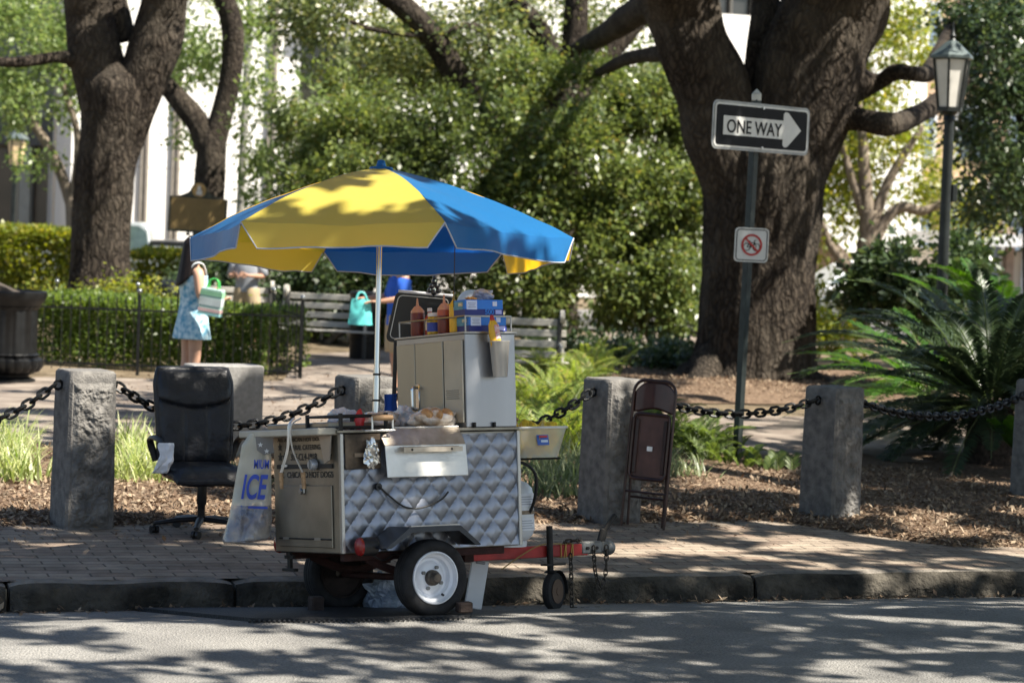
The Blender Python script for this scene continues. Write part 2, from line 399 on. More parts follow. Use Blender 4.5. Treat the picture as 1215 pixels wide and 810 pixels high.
def fine(a, b, dense0, dense1, c, f):
    """breakpoints: coarse step c outside dense0..dense1, fine step f inside"""
    o = [a]; x = a
    while x < b - 1e-6:
        x += f if dense0 <= x < dense1 else c
        if x > b: x = b
        o.append(x)
    return o
def sheet(name, ss, ts, zf, mat, kind='structure', smooth=True):
    mb = MB(); vs = [K(s, t, zf(s, t)) for s in ss for t in ts]; n = len(ts)
    fs = [(i*n+j, (i+1)*n+j, (i+1)*n+j+1, i*n+j+1) for i in range(len(ss)-1) for j in range(n-1)]
    o = mb.add(vs, fs).build(name, mat, smooth=smooth); return tag(o, kind=kind)
# road, gutter included
sheet('road', fine(-160, 170, -8, 16, 14, .5), [-70, -40, -20, -12, -8] + [-6+.25*i for i in range(25)] + [.03],
      lambda s, t: road_z(t) + .006*noise.noise(V((s*.6, t*.8, 0))), asphaltmat())
# wide ground out to the horizon
sheet('ground', fine(-400, 420, -400, -399, 60, 60), [.2, 6, 20, 60, 150, 420], lambda s, t: -.06, MAT_EARTH)
# brick sidewalk
sheet('sidewalk', fine(-60, 70, -3, 11, 8, .35), [.14 + .2*i for i in range(15)],
      lambda s, t: .004 + .009*noise.noise(V((s*.7, t*.9, 4))) - .012*max(0, .4-t)/.4, brickmat())

# kerb of rough dark stone, cracked where one stone has sunk
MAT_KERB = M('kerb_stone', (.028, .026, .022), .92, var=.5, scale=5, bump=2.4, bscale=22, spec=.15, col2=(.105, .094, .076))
def kerb():
    mt_ = MB(); mb = MB(); joints = [-60, -30, -14, -8.0, -5.2, -2.6, .05, 1.42, 4.9, 7.4, 10, 13, 18, 30, 70]
    for k in range(len(joints)-1):
        a, b = joints[k]+.012, joints[k+1]-.012
        if abs(joints[k]-1.42) < .01: a -= .004
        L = b-a; n = max(2, int(min(L, 6)/.05)); low = 0
        rnd = 1.0
        prof = [(.19, -.3), (.19, 0), (.10, .0), (.05, -.008), (.015, -.03), (0, -.06), (-.012, -.10), (-.015, -.15), (-.01, -.2), (-.01, -.3)]
        vs = []
        for i in range(n+1):
            s = a + L*i/n; e = min(s-a, b-s); endr = .035*max(0, 1-e/.12)**2
            for j, (t, z) in enumerate(prof):
                q = V((s*3.1, t*9, z*9)); w = 1 if j >= 3 else .25
                dn = (.030*noise.noise(q*1.2) + .022*noise.noise(q*3.7))*w
                vs.append(K(s, t - dn + (endr if j >= 3 else 0), min(.004, z - low*(j >= 1) - (endr*.6 if j > 0 else 0) + .012*noise.noise(q*.7))))
        m = len(prof)
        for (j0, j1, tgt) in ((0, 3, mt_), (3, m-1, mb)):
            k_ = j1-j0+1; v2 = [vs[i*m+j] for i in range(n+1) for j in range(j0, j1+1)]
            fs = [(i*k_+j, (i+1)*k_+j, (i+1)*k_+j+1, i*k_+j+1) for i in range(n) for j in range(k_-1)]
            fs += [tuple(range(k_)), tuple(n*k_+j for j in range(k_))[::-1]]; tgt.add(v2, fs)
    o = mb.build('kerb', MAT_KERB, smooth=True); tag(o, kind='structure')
    o = mt_.build('kerb', M('kerb_top_sunlit', (.13, .118, .10), .9, var=.4, scale=6, bump=1.2, bscale=26, spec=.2, col2=(.26, .23, .195)), smooth=True); tag(o, kind='structure')  # paler than the dirty face: worn top, with sunlight put into its colour
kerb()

# mulch bed behind the bollards: real heightfield with a ragged front edge that spills over the bricks on the right
def bed_edge(s):
    base = 2.62 - .04*math.sin(s*1.7)
    k = min(1, max(0, (s-6.15)/.9)); k = k*k*(3-2*k)
    return base - 1.5*k + .05*noise.noise(V((s*4, 0, 0)))
def mulch_z(s, w):
    lump = .030*noise.noise(V((s*1.6, w*1.6, 2))) + .014*noise.noise(V((s*6, w*6, 9)))
    return -.01 + .05*min(1, w/.25) + lump*min(1, w/.3)
mb = MB(); ss = fine(-25, 32, -1.5, 11, 2.0, .07); ws = [.07*i for i in range(34)] + [2.6, 3.2, 4, 5, 6.4]
vs = []
for s in ss:
    e = bed_edge(s)
    for w in ws: vs.append(K(s, e+w, mulch_z(s, w)))
n = len(ws); mb.add(vs, [(i*n+j, (i+1)*n+j, (i+1)*n+j+1, i*n+j+1) for i in range(len(ss)-1) for j in range(n-1)])
tag(mb.build('mulch_bed', MAT_MULCH, smooth=True), kind='structure')
# park path of pale brick and the mound under the big tree
def poly_px(name, pts, z, mat):
    o = MB().add([G(x, y, z) for x, y in pts], [tuple(range(len(pts)))]).build(name, mat); return tag(o, kind='structure')
MAT_PATH = M('path_brick', (.14, .112, .092), .9, var=.3, scale=2.2, bump=.6, bscale=60, spec=.2, col2=(.27, .23, .19))
poly_px('park_path', [(-260, 545), (-260, 455), (60, 447), (335, 452), (362, 420), (500, 414), (620, 430), (640, 484), (820, 491), (960, 494), (1400, 505), (1400, 545), (960, 549), (830, 549), (640, 540), (300, 538)], .035, MAT_PATH)
poly_px('path', [(560, 425), (640, 402), (740, 392), (850, 400), (1000, 402), (1000, 412), (850, 412), (740, 408), (660, 420), (600, 436)], .03, MAT_PATH)
mb = MB()
def mound(u, v):
    x, y = -4.2 + 8.4*u, -3.6 + 7.2*v; h = math.exp(-(x*x/7 + y*y/5))
    e = min(u, 1-u, v, 1-v); p = MC + KD*x + KN*y
    return V((p.x, p.y, -.02 + .11*h + (.06*noise.noise(p*.9) if e > .02 else -.03)))
MC = G(905, 452, 0); MC.z = 0
tag(mb.grid(mound, 60, 50).build('mulch_mound', MAT_MULCH, smooth=True), kind='structure')
sheet('rear_street', [-60, -20, 0, 20, 40, 90], [33, 36, 40, 44], lambda s, t: .0 - .05*(t > 34), M('far_asphalt', (.13, .125, .12), .9, var=.2, scale=2))

# leaf litter and bark chips lying on the beds (far too many to count)
def litter(name, pts, cols, L, W):
    n = len(pts); d = RNG.normal(size=(n, 3)); d[:, 2] *= .35
    q = leaf_quads(pts, L*(.5+RNG.random(n)), W*(.5+RNG.random(n)), 1.2, 0, d)
    o = fast_mesh(name, q, 4, leafmat(name + '_mat', cols, .7, .08, .3)); tag(o, kind='stuff'); return o
pts = []
for i in range(62000):
    s = random.uniform(-.6, 9.6); w = random.random()**1.4*5.2; e = bed_edge(s); p = K(s, e+w-.03, 0); p.z = mulch_z(s, max(0, w)) + .006
    pts.append(p)
for i in range(16000):
    x, y = random.gauss(0, 1.7), random.gauss(-.4, 1.2)
    if abs(x) > 4 or abs(y) > 3.4: continue
    p = mound((x+4.2)/8.4, (y+3.6)/7.2); p.z += .012; pts.append(p)
for i in range(700):
    s = random.uniform(-.6, 8.5); t = 2.6 - abs(random.gauss(0, .5)); p = K(s, max(.2, t), .012); pts.append(p)
for i in range(700):
    s = random.uniform(-.6, 8); t = -abs(random.gauss(0, .1)) - .02; p = K(s, t, road_z(t)+.012); pts.append(p)
for i in range(1500):
    p = G(random.uniform(90, 520), random.uniform(440, 535), .045); pts.append(p)
litter('leaf_litter', np.array(pts), [(.075, .048, .032), (.15, .10, .065), (.24, .165, .105), (.37, .29, .20), (.11, .078, .055)], .046, .022)
# ------------------------------------------------------------------ bollards and chains
MAT_GRAN = M('granite', (.11, .105, .10), .85, var=.3, scale=16, bump=.5, bscale=70, spec=.3, col2=(.20, .19, .175))
MAT_ROCK = M('rock_face', (.11, .105, .098), .9, var=.35, scale=12, bump=.8, bscale=50, spec=.25, col2=(.22, .21, .195))
MAT_CHAIN = M('black_iron', (.012, .013, .014), .38, .55, var=.4, scale=20, bump=.3, bscale=60)
BW = .345
BOLL = [  # base px of the front vertical edge, yaw of the wide face, height, label
    (-250, 632, 27, 1.10, None),
    (78, 629, 29, 1.11, 'grey stone bollard with a rough quarry-faced side left of the office chair'),
    (417, 628, 33, 1.10, 'grey stone bollard mostly hidden behind the hot dog cart counter and umbrella pole'),
    (717, 623, 36, 1.10, 'grey stone bollard that the folded brown chair leans against'),
    (987, 621, 43, 1.06, 'grey stone bollard right of the signpost with its edge turned to the street'),
    (1240, 596, 50, 1.05, 'grey stone bollard cut off by the right edge beneath the palm fronds')]
BPOS = []
def bollard(px, py, yaw, h, label):
    a = R(yaw); c0 = G(px, py, .0)
    ax = V((math.cos(a), math.sin(a), 0)); ay = V((-math.sin(a), math.cos(a), 0))
    c = c0 + ax*(BW/2) + ay*(BW/2)
    BPOS.append((c, a, h))
    if label is None: return
    o = thing('stone_bollard', label, 'bollard', (c.x, c.y, -.02), (0, 0, a), 'stone bollards along the sidewalk')
    mb = MB(); w = BW/2; prof = [(w*1.03, 0), (w*1.0, h*.5), (w*.975, h-.015), (w*.93, h+.012)]
    k = 14; vs = []; fs = []
    # shaft with slightly uneven faces, chamfered edges
    def ringpts(r):
        ch = .018; o = []
        for sx, sy in ((1, -1), (1, 1), (-1, 1), (-1, -1)):
            pass
        for (x0, y0), (x1, y1) in ((( -r+ch, -r), (r-ch, -r)), ((r, -r+ch), (r, r-ch)), ((r-ch, r), (-r+ch, r)), ((-r, r-ch), (-r, -r+ch))):
            for i in range(7): o.append((x0+(x1-x0)*i/6, y0+(y1-y0)*i/6))
        return o
    zs = [0, .1] + [h*i/14 for i in range(2, 14)] + [h-.015, h+.004]
    for i, z in enumerate(zs):
        r = w*(1.03 - .055*z/h) - (.014 if i == len(zs)-1 else 0)
        for x, y in ringpts(r):
            q = V((x*7, y*7, z*6)) + c*3; d = .006*noise.noise(q) + .003*noise.noise(q*3)
            vs.append((x*(1+d*3), y*(1+d*3), z + (.004*noise.noise(q*2) if i == len(zs)-1 else 0)))
    n = 28
    for i in range(len(zs)-1):
        for j in range(n): fs.append((i*n+j, i*n+(j+1) % n, (i+1)*n+(j+1) % n, (i+1)*n+j))
    fs.append(tuple((len(zs)-1)*n+j for j in range(n)))
    mb.add(vs, fs).build('shaft', MAT_GRAN, o, smooth=True)
    # rock-faced panel proud of the wide face
    def rf(u, v):
        x = -w*.86 + 2*w*.86*u; z = .03 + (h-.10)*v; e = min(u, 1-u, v*3, (1-v)*3); e = min(1, e/.13)
        q = V((x*9, 3.3, z*9)) + c*2.1
        d = abs(noise.noise(q*.5))*.7 + .55*noise.noise(q*1.1) + .35*abs(noise.noise(q*2.3))
        q2 = V((x*26, 1.3, z*26)) + c
        d += .18*noise.noise(q2) + .1*noise.noise(q2*2.4)
        return V((x, -w*(1.03-.05*v) + .004 - e*(.016 + .040*max(-.25, d)), z))
    MB().grid(rf, 46, 120).build('rock_face', MAT_ROCK, o, smooth=False)
    # chain staples on the two side faces
    for sx in (-1, 1):
        pts = [(sx*(w*.98 + .028 + .03*math.cos(t)), .0, h-.10 + .03*math.sin(t)) for t in [2*PI*i/12 for i in range(12)]]
        MB().tube(pts, .010, 6, closed=True).build('chain_eye', MAT_CHAIN, o, smooth=True)
for b in BOLL: bollard(*b)

def link_mb(mb, c, t, nrm, L, w, r):
    """one oval chain link centred at c, long axis t, lying in plane with normal nrm"""
    b = t.cross(nrm).normalized(); hl = L/2 - w/2
    pts = []
    for i in range(7): a = -PI/2 + PI*i/6; pts.append(c + t*(hl + w/2*math.cos(a)) + b*(w/2*math.sin(a)))
    for i in range(7): a = PI/2 + PI*i/6; pts.append(c + t*(-hl + w/2*math.cos(a)) + b*(w/2*math.sin(a)))
    mb.tube(pts, r, 6, closed=True)
def chain_curve(pts, mb, pitch, w, r, roll=.35):
    ps = [V(p) for p in cat([tuple(p) for p in pts], 24)]; d = 0; last = ps[0]; k = 0
    acc = [0]
    for i in range(1, len(ps)): acc.append(acc[-1] + (ps[i]-ps[i-1]).length)
    n = int(acc[-1]/pitch); j = 0
    for i in range(n):
        x = (i+.5)*acc[-1]/n
        while j < len(acc)-2 and acc[j+1] < x: j += 1
        f = (x-acc[j])/max(1e-9, acc[j+1]-acc[j]); c = ps[j].lerp(ps[j+1], f); t = (ps[j+1]-ps[j]).normalized()
        side = t.cross(V((0, 0, 1)))
        if side.length < .1: side = V((1, 0, 0))
        side.normalize(); up = side.cross(t)
        a = roll + (PI/2 if i % 2 else 0) + random.uniform(-.12, .12)
        link_mb(mb, c, t, side*math.cos(a) + up*math.sin(a), pitch*1.42, w, r)
CHAINS = [(0, 1, 'black iron chain entering from the left edge to the first bollard', .30),
      (1, 2, 'black iron chain hanging behind the office chair', .27),
      (2, 3, 'black iron chain passing behind the hot dog cart and umbrella tub', .30),
      (3, 4, 'black iron chain sagging in front of the signpost', .135),
      (4, 5, 'black iron chain hanging in front of the palm fronds', .17)]
for i, j, lb, sag in CHAINS:
    (c0, a0, h0), (c1, a1, h1) = BPOS[i], BPOS[j]
    p0 = c0 + V((math.cos(a0), math.sin(a0), 0))*(BW/2+.05) + V((0, 0, h0-.12)); p1 = c1 - V((math.cos(a1), math.sin(a1), 0))*(BW/2+.05) + V((0, 0, h1-.12))
    pts = [p0.lerp(p1, u) - V((0, 0, sag*4*u*(1-u))) for u in [k/8 for k in range(9)]]
    mb = MB(); chain_curve(pts, mb, .062, .058, .0115)
    tag(mb.build('barrier_chain', MAT_CHAIN, smooth=True), lb, 'chain', 'chains slung between the bollards')

# smooth low granite block behind the office chair
c = G(262, 545, 0)
o = thing('granite_block', 'smooth grey granite block standing behind the black office chair', 'stone block', (c.x, c.y, 0), (0, 0, R(24)))
MB().box((0, 0, .42), (.66, .30, .86), ch=.012).build('block', M('smooth_granite', (.20, .195, .185), .8, var=.15, scale=30, bump=.2, bscale=90, col2=(.27, .262, .25)), o)
MB().box((0, 0, -.01), (.72, .36, .08), ch=.01).build('plinth', MAT_GRAN, o)

# ------------------------------------------------------------------ black office chair
LEATHER = M('black_leather', (.012, .013, .017), .42, var=.3, scale=9, bump=.35, bscale=26, spec=.5)
PLAST = M('black_plastic', (.012, .012, .013), .45, var=.3, scale=14, bump=.15, bscale=60)
c = G(238, 633, .0)
oc = thing('office_chair', 'black leather high-back office chair on casters standing on the brick sidewalk', 'office chair', (c.x, c.y, .006), (0, 0, R(24)))
oc.scale = (1, 1, .925)
# local: faces -y, width along x
def pad(w0, w1, h, th, z0, lean, puff, y0, seam):
    def f(u, v, side):
        a = u*2-1; z = z0 + h*v; w = (w0 + (w1-w0)*v)*(1 - .10*max(0, v-.86)/.14 - .07*max(0, .1-v)/.1)
        rr = (1-abs(a)**4)*(1-abs(2*v-1)**6); y = y0 + lean*v + .05*(2*v-1)**2*.4 + .05*a*a*(-.55)
        g = 0
        if side < 0:
            g = .022*math.exp(-((v-(.60+.09*a*a))/.018)**2) + .007*math.exp(-((a-.33)/.03)**2)*(v < .58) + .007*math.exp(-((a+.33)/.03)**2)*(v < .58)
            g -= .022*math.exp(-((v-.76)/.14)**2)*(1-a*a)
            g += .004*noise.noise(V((a*4, v*7, 1)))
        return V((a*w/2, y + side*(.02 + th/2*rr**.5) + g, z))
    return f
fb = pad(.50, .545, .70, .10, .50, .12, .02, .20, True)
mb = MB(); mb.grid(lambda u, v: fb(u, v, -1), 44, 60); mb.grid(lambda u, v: fb(u, v, 1), 44, 60)
rim = [fb(u, 0, 0) for u in [i/20 for i in range(21)]] + [fb(1, v, 0) for v in [i/24 for i in range(25)]][1:] + [fb(1-u, 1, 0) for u in [i/20 for i in range(21)]][1:] + [fb(0, 1-v, 0) for v in [i/24 for i in range(25)]][1:-1]
mb.tube(rim, .024, 8, closed=True)
mb.build('backrest', LEATHER, oc, smooth=True)
def fs_(u, v, side):
    a = u*2-1; b = v*2-1; rr = (1-abs(a)**5)*(1-abs(b)**5)
    y = .24 - .52*v; z = .455 + side*(.02+.048*rr**.5) - .05*max(0, b-.55)**2*4 - (.008*math.exp(-((a-.5)/.05)**2)+.008*math.exp(-((a+.5)/.05)**2) if side > 0 else 0)
    return V((a*.265*(1-.06*b*b), y, z + .004*noise.noise(V((a*3, b*3, 5)))))
mb = MB(); mb.grid(lambda u, v: fs_(u, v, 1), 30, 30); mb.grid(lambda u, v: fs_(u, v, -1), 30, 30)
rim = [fs_(t, 0, 0) for t in [i/14 for i in range(15)]] + [fs_(1, t, 0) for t in [i/14 for i in range(15)]][1:] + [fs_(1-t, 1, 0) for t in [i/14 for i in range(15)]][1:] + [fs_(0, 1-t, 0) for t in [i/14 for i in range(15)]][1:-1]
mb.tube(rim, .024, 8, closed=True); mb.build('seat', LEATHER, oc, smooth=True)
for sx in (-1, 1):
    pts = cat([(sx*.27, .22, .52), (sx*.315, .22, .66), (sx*.325, .12, .705), (sx*.325, -.04, .70), (sx*.32, -.13, .66), (sx*.305, -.13, .55), (sx*.27, -.06, .45)], 6)
    MB().tube(pts, [.026]*len(pts), 10, flat=.7).build('armrest', PLAST, oc, smooth=True)
MB().lathe([(.05, .40), (.045, .36), (.034, .35), (.034, .22), (.026, .21), (.026, .11), (.045, .09)], 16).build('gas_column', PLAST, oc, smooth=True)
mb = MB(); mb.box((0, .02, .405), (.20, .28, .045), ch=.01); mb.tube([(.10, 0, .395), (.26, -.02, .385), (.30, -.02, .36)], .009, 8); mb.tube([(0, .14, .40), (0, .28, .42), (0, .31, .58)], .022, 8).build('seat_bracket', PLAST, oc, smooth=True)
for k in range(5):
    a = 2*PI*k/5 + .55; d = V((math.cos(a), math.sin(a), 0))
    mb = MB(); pts = [d*.03 + V((0, 0, .105)), d*.16 + V((0, 0, .10)), d*.33 + V((0, 0, .075))]
    mb.tube(pts, [.030, .026, .018], 10, flat=.75); mb.build('base_spoke', PLAST, oc, smooth=True)
    q = d*.325; t = V((-d.y, d.x, 0)); cs = MB()
    for sg in (-1, 1):
        c1 = q + V((0, 0, .030)) + t*.0
        dd = V((math.cos(a+.9*k), math.sin(a+.9*k), 0)); nn = V((-dd.y, dd.x, 0))
        cs.tube([c1 + nn*sg*.006, c1 + nn*sg*.026], .029, 16)
    cs.tube([q + V((0, 0, .03)), q + V((0, 0, .075))], .010, 8); cs.build('caster', PLAST, oc, smooth=True)
# crumpled paper hanging at the armrest
pc = P(196, 543, c.y-.32)
mb = MB()
def paper(u, v):
    x = (u-.5)*.13; z = (.5-v)*.26; k = V((u*3, v*4, 2))
    return V((x - .11*max(0, v-.45)**1.2 + .02*noise.noise(k), -.02 + .02*noise.noise(k*1.7) - .03*math.sin(v*3), z))
pp = mb.grid(paper, 10, 14).build('paper_towel', M('white_paper', (.78, .80, .84), .8, var=.05), smooth=True, solid=.002)
pp.location = pc; pp.scale = (.8, .8, .8); pp.rotation_euler = (0, 0, R(20)); tag(pp, 'crumpled white paper towel draped over the left arm of the office chair', 'paper towel')

# ------------------------------------------------------------------ brown steel folding chair leaning on the bollard
BRN = M('brown_enamel', (.035, .014, .012), .38, .25, var=.35, scale=12, bump=.12, bscale=40, coat=.2)
BRN2 = M('brown_pan', (.10, .050, .040), .5, .1, var=.3, scale=7, bump=.1, bscale=40)
c = G(762, 627, .0)
fc = thing('folding_chair', 'brown steel folding chair folded flat and leaning beside the stone bollard', 'folding chair', (c.x, c.y, .008), (R(-5), R(1.5), R(-22)))
fc.scale = (.82, 1, 1)
# local: plane xz, faces -y
def U(w, z0, z1, r, y): # inverted U frame
    o = [(-w/2*1.02, y, z0)]
    o += [(-w/2, y, z1-r)]
    for i in range(1, 9): a = PI - PI/2*i/8; o.append((-w/2+r+r*math.cos(a), y, z1-r+r*math.sin(a)))
    for i in range(0, 9): a = PI/2 - PI/2*i/8; o.append((w/2-r+r*math.cos(a), y, z1-r+r*math.sin(a)))
    o += [(w/2*1.02, y, z0)]; return o
MB().tube(U(.40, 0, 1.09, .10, 0), .0135, 10).build('front_frame', BRN, fc, smooth=True)
for sx in (-1, 1):
    MB().tube([(sx*.165, .055, .01), (sx*.172, .035, .40), (sx*.178, .02, .72)], .0125, 10).build('rear_leg', BRN, fc, smooth=True)
MB().tube([(-.165, .05, .22), (.165, .05, .22)], .009, 8).build('crossbar', BRN, fc, smooth=True)
MB().tube([(-.2, 0, .26), (.2, 0, .26)], .008, 8).build('front_stretcher', BRN, fc, smooth=True)
def bp_(u, v):
    a = 2*u-1; z0 = .855 + .045*(1-abs(a)**3)*0 + .03*math.cos(a*PI)*0; zt = 1.085 - .085*abs(a)**3.2
    zb = .85 + .03*math.cos(a*PI/2)**2; return V((a*.192, .012+.03*(1-a*a), zb + (zt-zb)*v))
MB().grid(bp_, 24, 12).build('backrest', M('brown_panel', (.055, .018, .016), .33, .3, var=.25, scale=6, coat=.35), fc, smooth=True, solid=.006)
# seat folded up: pan seen from below with a rolled rim
MB().prism(rrect(.325, .46, .045), (0, .004, .60), (1, 0, 0), (0, 0, 1), (0, .006, 0)).build('seat', BRN2, fc)
rimp = [(x, -.006, .60+z) for x, z in rrect(.345, .48, .05)]
sr_ = MB().tube(rimp, .014, 8, closed=True).build('seat_rim', BRN, fc, smooth=True)
for sx in (-1, 1): MB().box((sx*.135, -.003, .60), (.035, .012, .40), ch=.004).build('seat_rib', BRN, fc)
MB().box((0, -.003, .585), (.05, .004, .035)).build('sticker', M('label_white', (.8, .8, .78), .6), fc)

# ------------------------------------------------------------------ signpost
GALV = M('green_steel_post', (.035, .045, .045), .5, .5, var=.25, scale=8)
SIGNB = M('sign_black', (.010, .011, .014), .55, var=.2, spec=.15); SIGNW = M('sign_white', (.74, .74, .72), .45, var=.06); ALU = M('aluminium', (.55, .56, .56), .38, .9, var=.1)
RED = M('sign_red', (.50, .035, .03), .5, var=.12)
b = G(874, 545, .03); top = P(897.5, 118, b.y)
sg = thing('signpost', 'dark steel signpost with a ONE WAY sign above a no bicycles sign', 'signpost', b, (0, 0, 0))
tv = top - b
mb = MB(); ax = V((math.cos(R(45)), math.sin(R(45)), 0)); ay = V((-ax.y, ax.x, 0)); hw = .034
for z in range(0, 2): pass
q = [V((0, 0, -.1)), tv]; vs = []
for p in q:
    for sx, sy in ((-1, -1), (1, -1), (1, 1), (-1, 1)): vs.append(p + ax*sx*hw + ay*sy*hw)
mb.add(vs, [(0, 1, 5, 4), (1, 2, 6, 5), (2, 3, 7, 6), (3, 0, 4, 7), (4, 5, 6, 7)]); mb.build('post', GALV, sg, bevel=.006)
mb = MB(); mb.box(tv + V((0, 0, .02)), (.085, .085, .07), ch=.006); vs = [tv + V((x, y, .055)) for x, y in ((-.04, -.04), (.04, -.04), (.04, .04), (-.04, .04))] + [tv + V((0, 0, .10))]
mb.add(vs, [(0, 1, 4), (1, 2, 4), (2, 3, 4), (3, 0, 4)]).build('post_cap', M('cap_alu', (.62, .62, .58), .5, .4), sg)
def signframe(px, py, yaw, lift):
    p = P(px, py, b.y) - b; a = R(yaw); x = V((math.cos(a), math.sin(a), 0)); n = V((math.sin(a), -math.cos(a), 0)); u = (tv.normalized() - n*tv.normalized().dot(n)).normalized()
    x = (x - u*x.dot(u)).normalized()
    return p + n*lift, x, u, n
W_, H_ = 1.40, .455
o_, x_, u_, n_ = signframe(898.5, 152, 44, .05)
pl = MB().prism(rrect(W_, H_, .06), o_, x_, u_, n_*.006).build('one_way_plate', M('plate_grey', (.30, .31, .31), .5, .6), sg)
o1 = o_ + n_*.009
MB().prism(rrect(W_-.05, H_-.045, .045), o1, x_, u_, n_*.002).build('border', SIGNW, pl)
MB().prism(rrect(W_-.085, H_-.08, .034), o1 + n_*.003, x_, u_, n_*.002).build('field', SIGNB, pl)
def uv(u, v): return ((u-.5)*W_, (.5-v)*H_)
arrow = [uv(*q) for q in ((.10, .31), (.715, .31), (.715, .17), (.735, .125), (.765, .14), (.905, .49), (.765, .85), (.735, .865), (.715, .82), (.715, .70), (.10, .70))]
MB().prism(arrow, o1 + n_*.006, x_, u_, n_*.002).build('arrow', SIGNW, pl)
x0, y0 = uv(.135, .655); text(pl, 'ONE WAY', o1 + n_*.009 + x_*x0 + u_*y0, x_, u_, .565*W_, .275*H_, SIGNB, bold=.012)
for v_ in (.09, .91):
    q = o1 + n_*.009 + u_*((.5-v_)*H_); MB().tube([q, q + n_*.008], .012, 10).build('bolt', ALU, pl, smooth=True)
o_, x_, u_, n_ = signframe(890, 290.5, 12, .042); w2, h2 = .335, .325
pl = MB().prism(rrect(w2, h2, .04), o_, x_, u_, n_*.005).build('no_bicycles_plate', SIGNW, sg)
def ringp(mb, o, x, u, n, r0, r1, k=40, th=.002):
    vs = []
    for i in range(k):
        a = 2*PI*i/k; d = x*math.cos(a) + u*math.sin(a); vs += [o + d*r0, o + d*r1, o + d*r0 + n*th, o + d*r1 + n*th]
    fs = []
    for i in range(k):
        a, c2 = i*4, ((i+1) % k)*4; fs += [(a+2, a+3, c2+3, c2+2), (a+1, a+3, c2+3, c2+1), (a, a+2, c2+2, c2)]
    return mb.add(vs, fs)
o1 = o_ + n_*.007
def line(mb, o, x, u, n, p0, p1, w, th=.002):
    d = V((p1[0]-p0[0], p1[1]-p0[1], 0)).normalized(); q = (-d.y*w/2, d.x*w/2)
    return mb.prism([(p0[0]+q[0], p0[1]+q[1]), (p1[0]+q[0], p1[1]+q[1]), (p1[0]-q[0], p1[1]-q[1]), (p0[0]-q[0], p0[1]-q[1])], o, x, u, n*th)
mb = MB(); rr = rrect(w2-.035, h2-.035, .03)
for i in range(len(rr)): line(mb, o1, x_, u_, n_, rr[i], rr[(i+1) % len(rr)], .008)
mb.build('border', SIGNB, pl)
mb = MB()
for cx in (-.047, .047):
    ringp(mb, o1 + x_*cx - u_*.02, x_, u_, n_, .030, .037, 24)
for p0, p1 in (((-.047, -.02), (-.018, .022)), ((-.018, .022), (.030, .022)), ((.030, .022), (.047, -.02)), ((-.005, -.022), (.030, .02)), ((-.005, -.022), (-.018, .02)), ((-.047, -.02), (-.005, -.022)), ((.030, .022), (.024, .042)), ((.024, .042), (.042, .044)), ((-.018, .022), (-.022, .036)), ((-.032, .037), (-.012, .037))):
    line(mb, o1, x_, u_, n_, p0, p1, .007)
mb.build('bicycle_symbol', SIGNB, pl)
mb = MB(); ringp(mb, o1 + n_*.003, x_, u_, n_, .083, .103, 48); line(mb, o1 + n_*.0035, x_, u_, n_, (-.064, .064), (.064, -.064), .018); mb.build('prohibition_ring', RED, pl)

# ------------------------------------------------------------------ lamps
LAMPB = M('lamp_black', (.016, .020, .020), .42, .4, var=.3, scale=7); LGLASS = M('frosted_glass', (.62, .60, .55), .35, var=.06, spec=.6)
def lamp(px, pyb, pyt, Y, k, label, glass, leanpx):
    b0 = P(px, pyb, Y); b0.z = 0; pz = P(px+leanpx, pyt, Y)
    o = thing('street_lamp', label, 'street lamp', (b0.x, b0.y, 0), (0, math.atan2(pz.x-b0.x, pz.z), R(12)), 'old-style street lamps in the park')
    h = pz.z
    hb = h - .98*k
    MB().lathe([(.17*k, -.05), (.17*k, .12), (.12*k, .2), (.11*k, .7), (.085*k, .8), (.068*k, 1.2), (.058*k, hb*.97), (.075*k, hb*.972), (.06*k, hb-.05*k), (.085*k, hb-.02*k), (.10*k, hb)], 16).build('post', LAMPB, o, smooth=True)
    ln = MB()
    r0, r1, z0, z1 = .145*k, .225*k, hb+.02*k, hb+.62*k; n = 6
    g = MB().lathe([(r0*.93, z0), (r1*.93, z1)], n, cap=False).build('lantern', glass, o)
    for i in range(n):
        a = 2*PI*i/n; d = V((math.cos(a), math.sin(a), 0)); MB().tube([d*r0 + V((0, 0, z0)), d*r1 + V((0, 0, z1))], .016*k, 6).build('lantern_bar', LAMPB, g)
    MB().lathe([(r0*1.1, z0-.02*k), (r0*1.1, z0+.03*k)], n).build('lantern_base', LAMPB, o)
    rf = MB().lathe([(r1*1.02, z1-.02*k), (r1*1.18, z1), (r1*1.18, z1+.03*k), (r1*.35, z1+.19*k), (r1*.2, z1+.21*k)], n).build('lantern_roof', M('lamp_roof', (.09, .115, .115), .4, .35, var=.2), o)
    MB().lathe([(.05*k, z1+.20*k), (.03*k, z1+.235*k), (.045*k, z1+.26*k), (.018*k, z1+.29*k), (.012*k, z1+.36*k), (.003, z1+.44*k)], 10).build('finial', LAMPB, rf, smooth=True)
    return o
l1 = lamp(1112, 470, 33, 31.6, 1.06, 'tall black street lamp with frosted lantern at right of the big oak', LGLASS, 19)
MB().box((.10, 0, 2.75), (.07, .10, .22), ch=.01).build('junction_box', LAMPB, l1)
lamp(12, 330, 146, 60, 1.08, 'small black street lamp with amber lantern in front of the dark windows', M('amber_glass', (.70, .52, .30), .35, var=.06), 9)

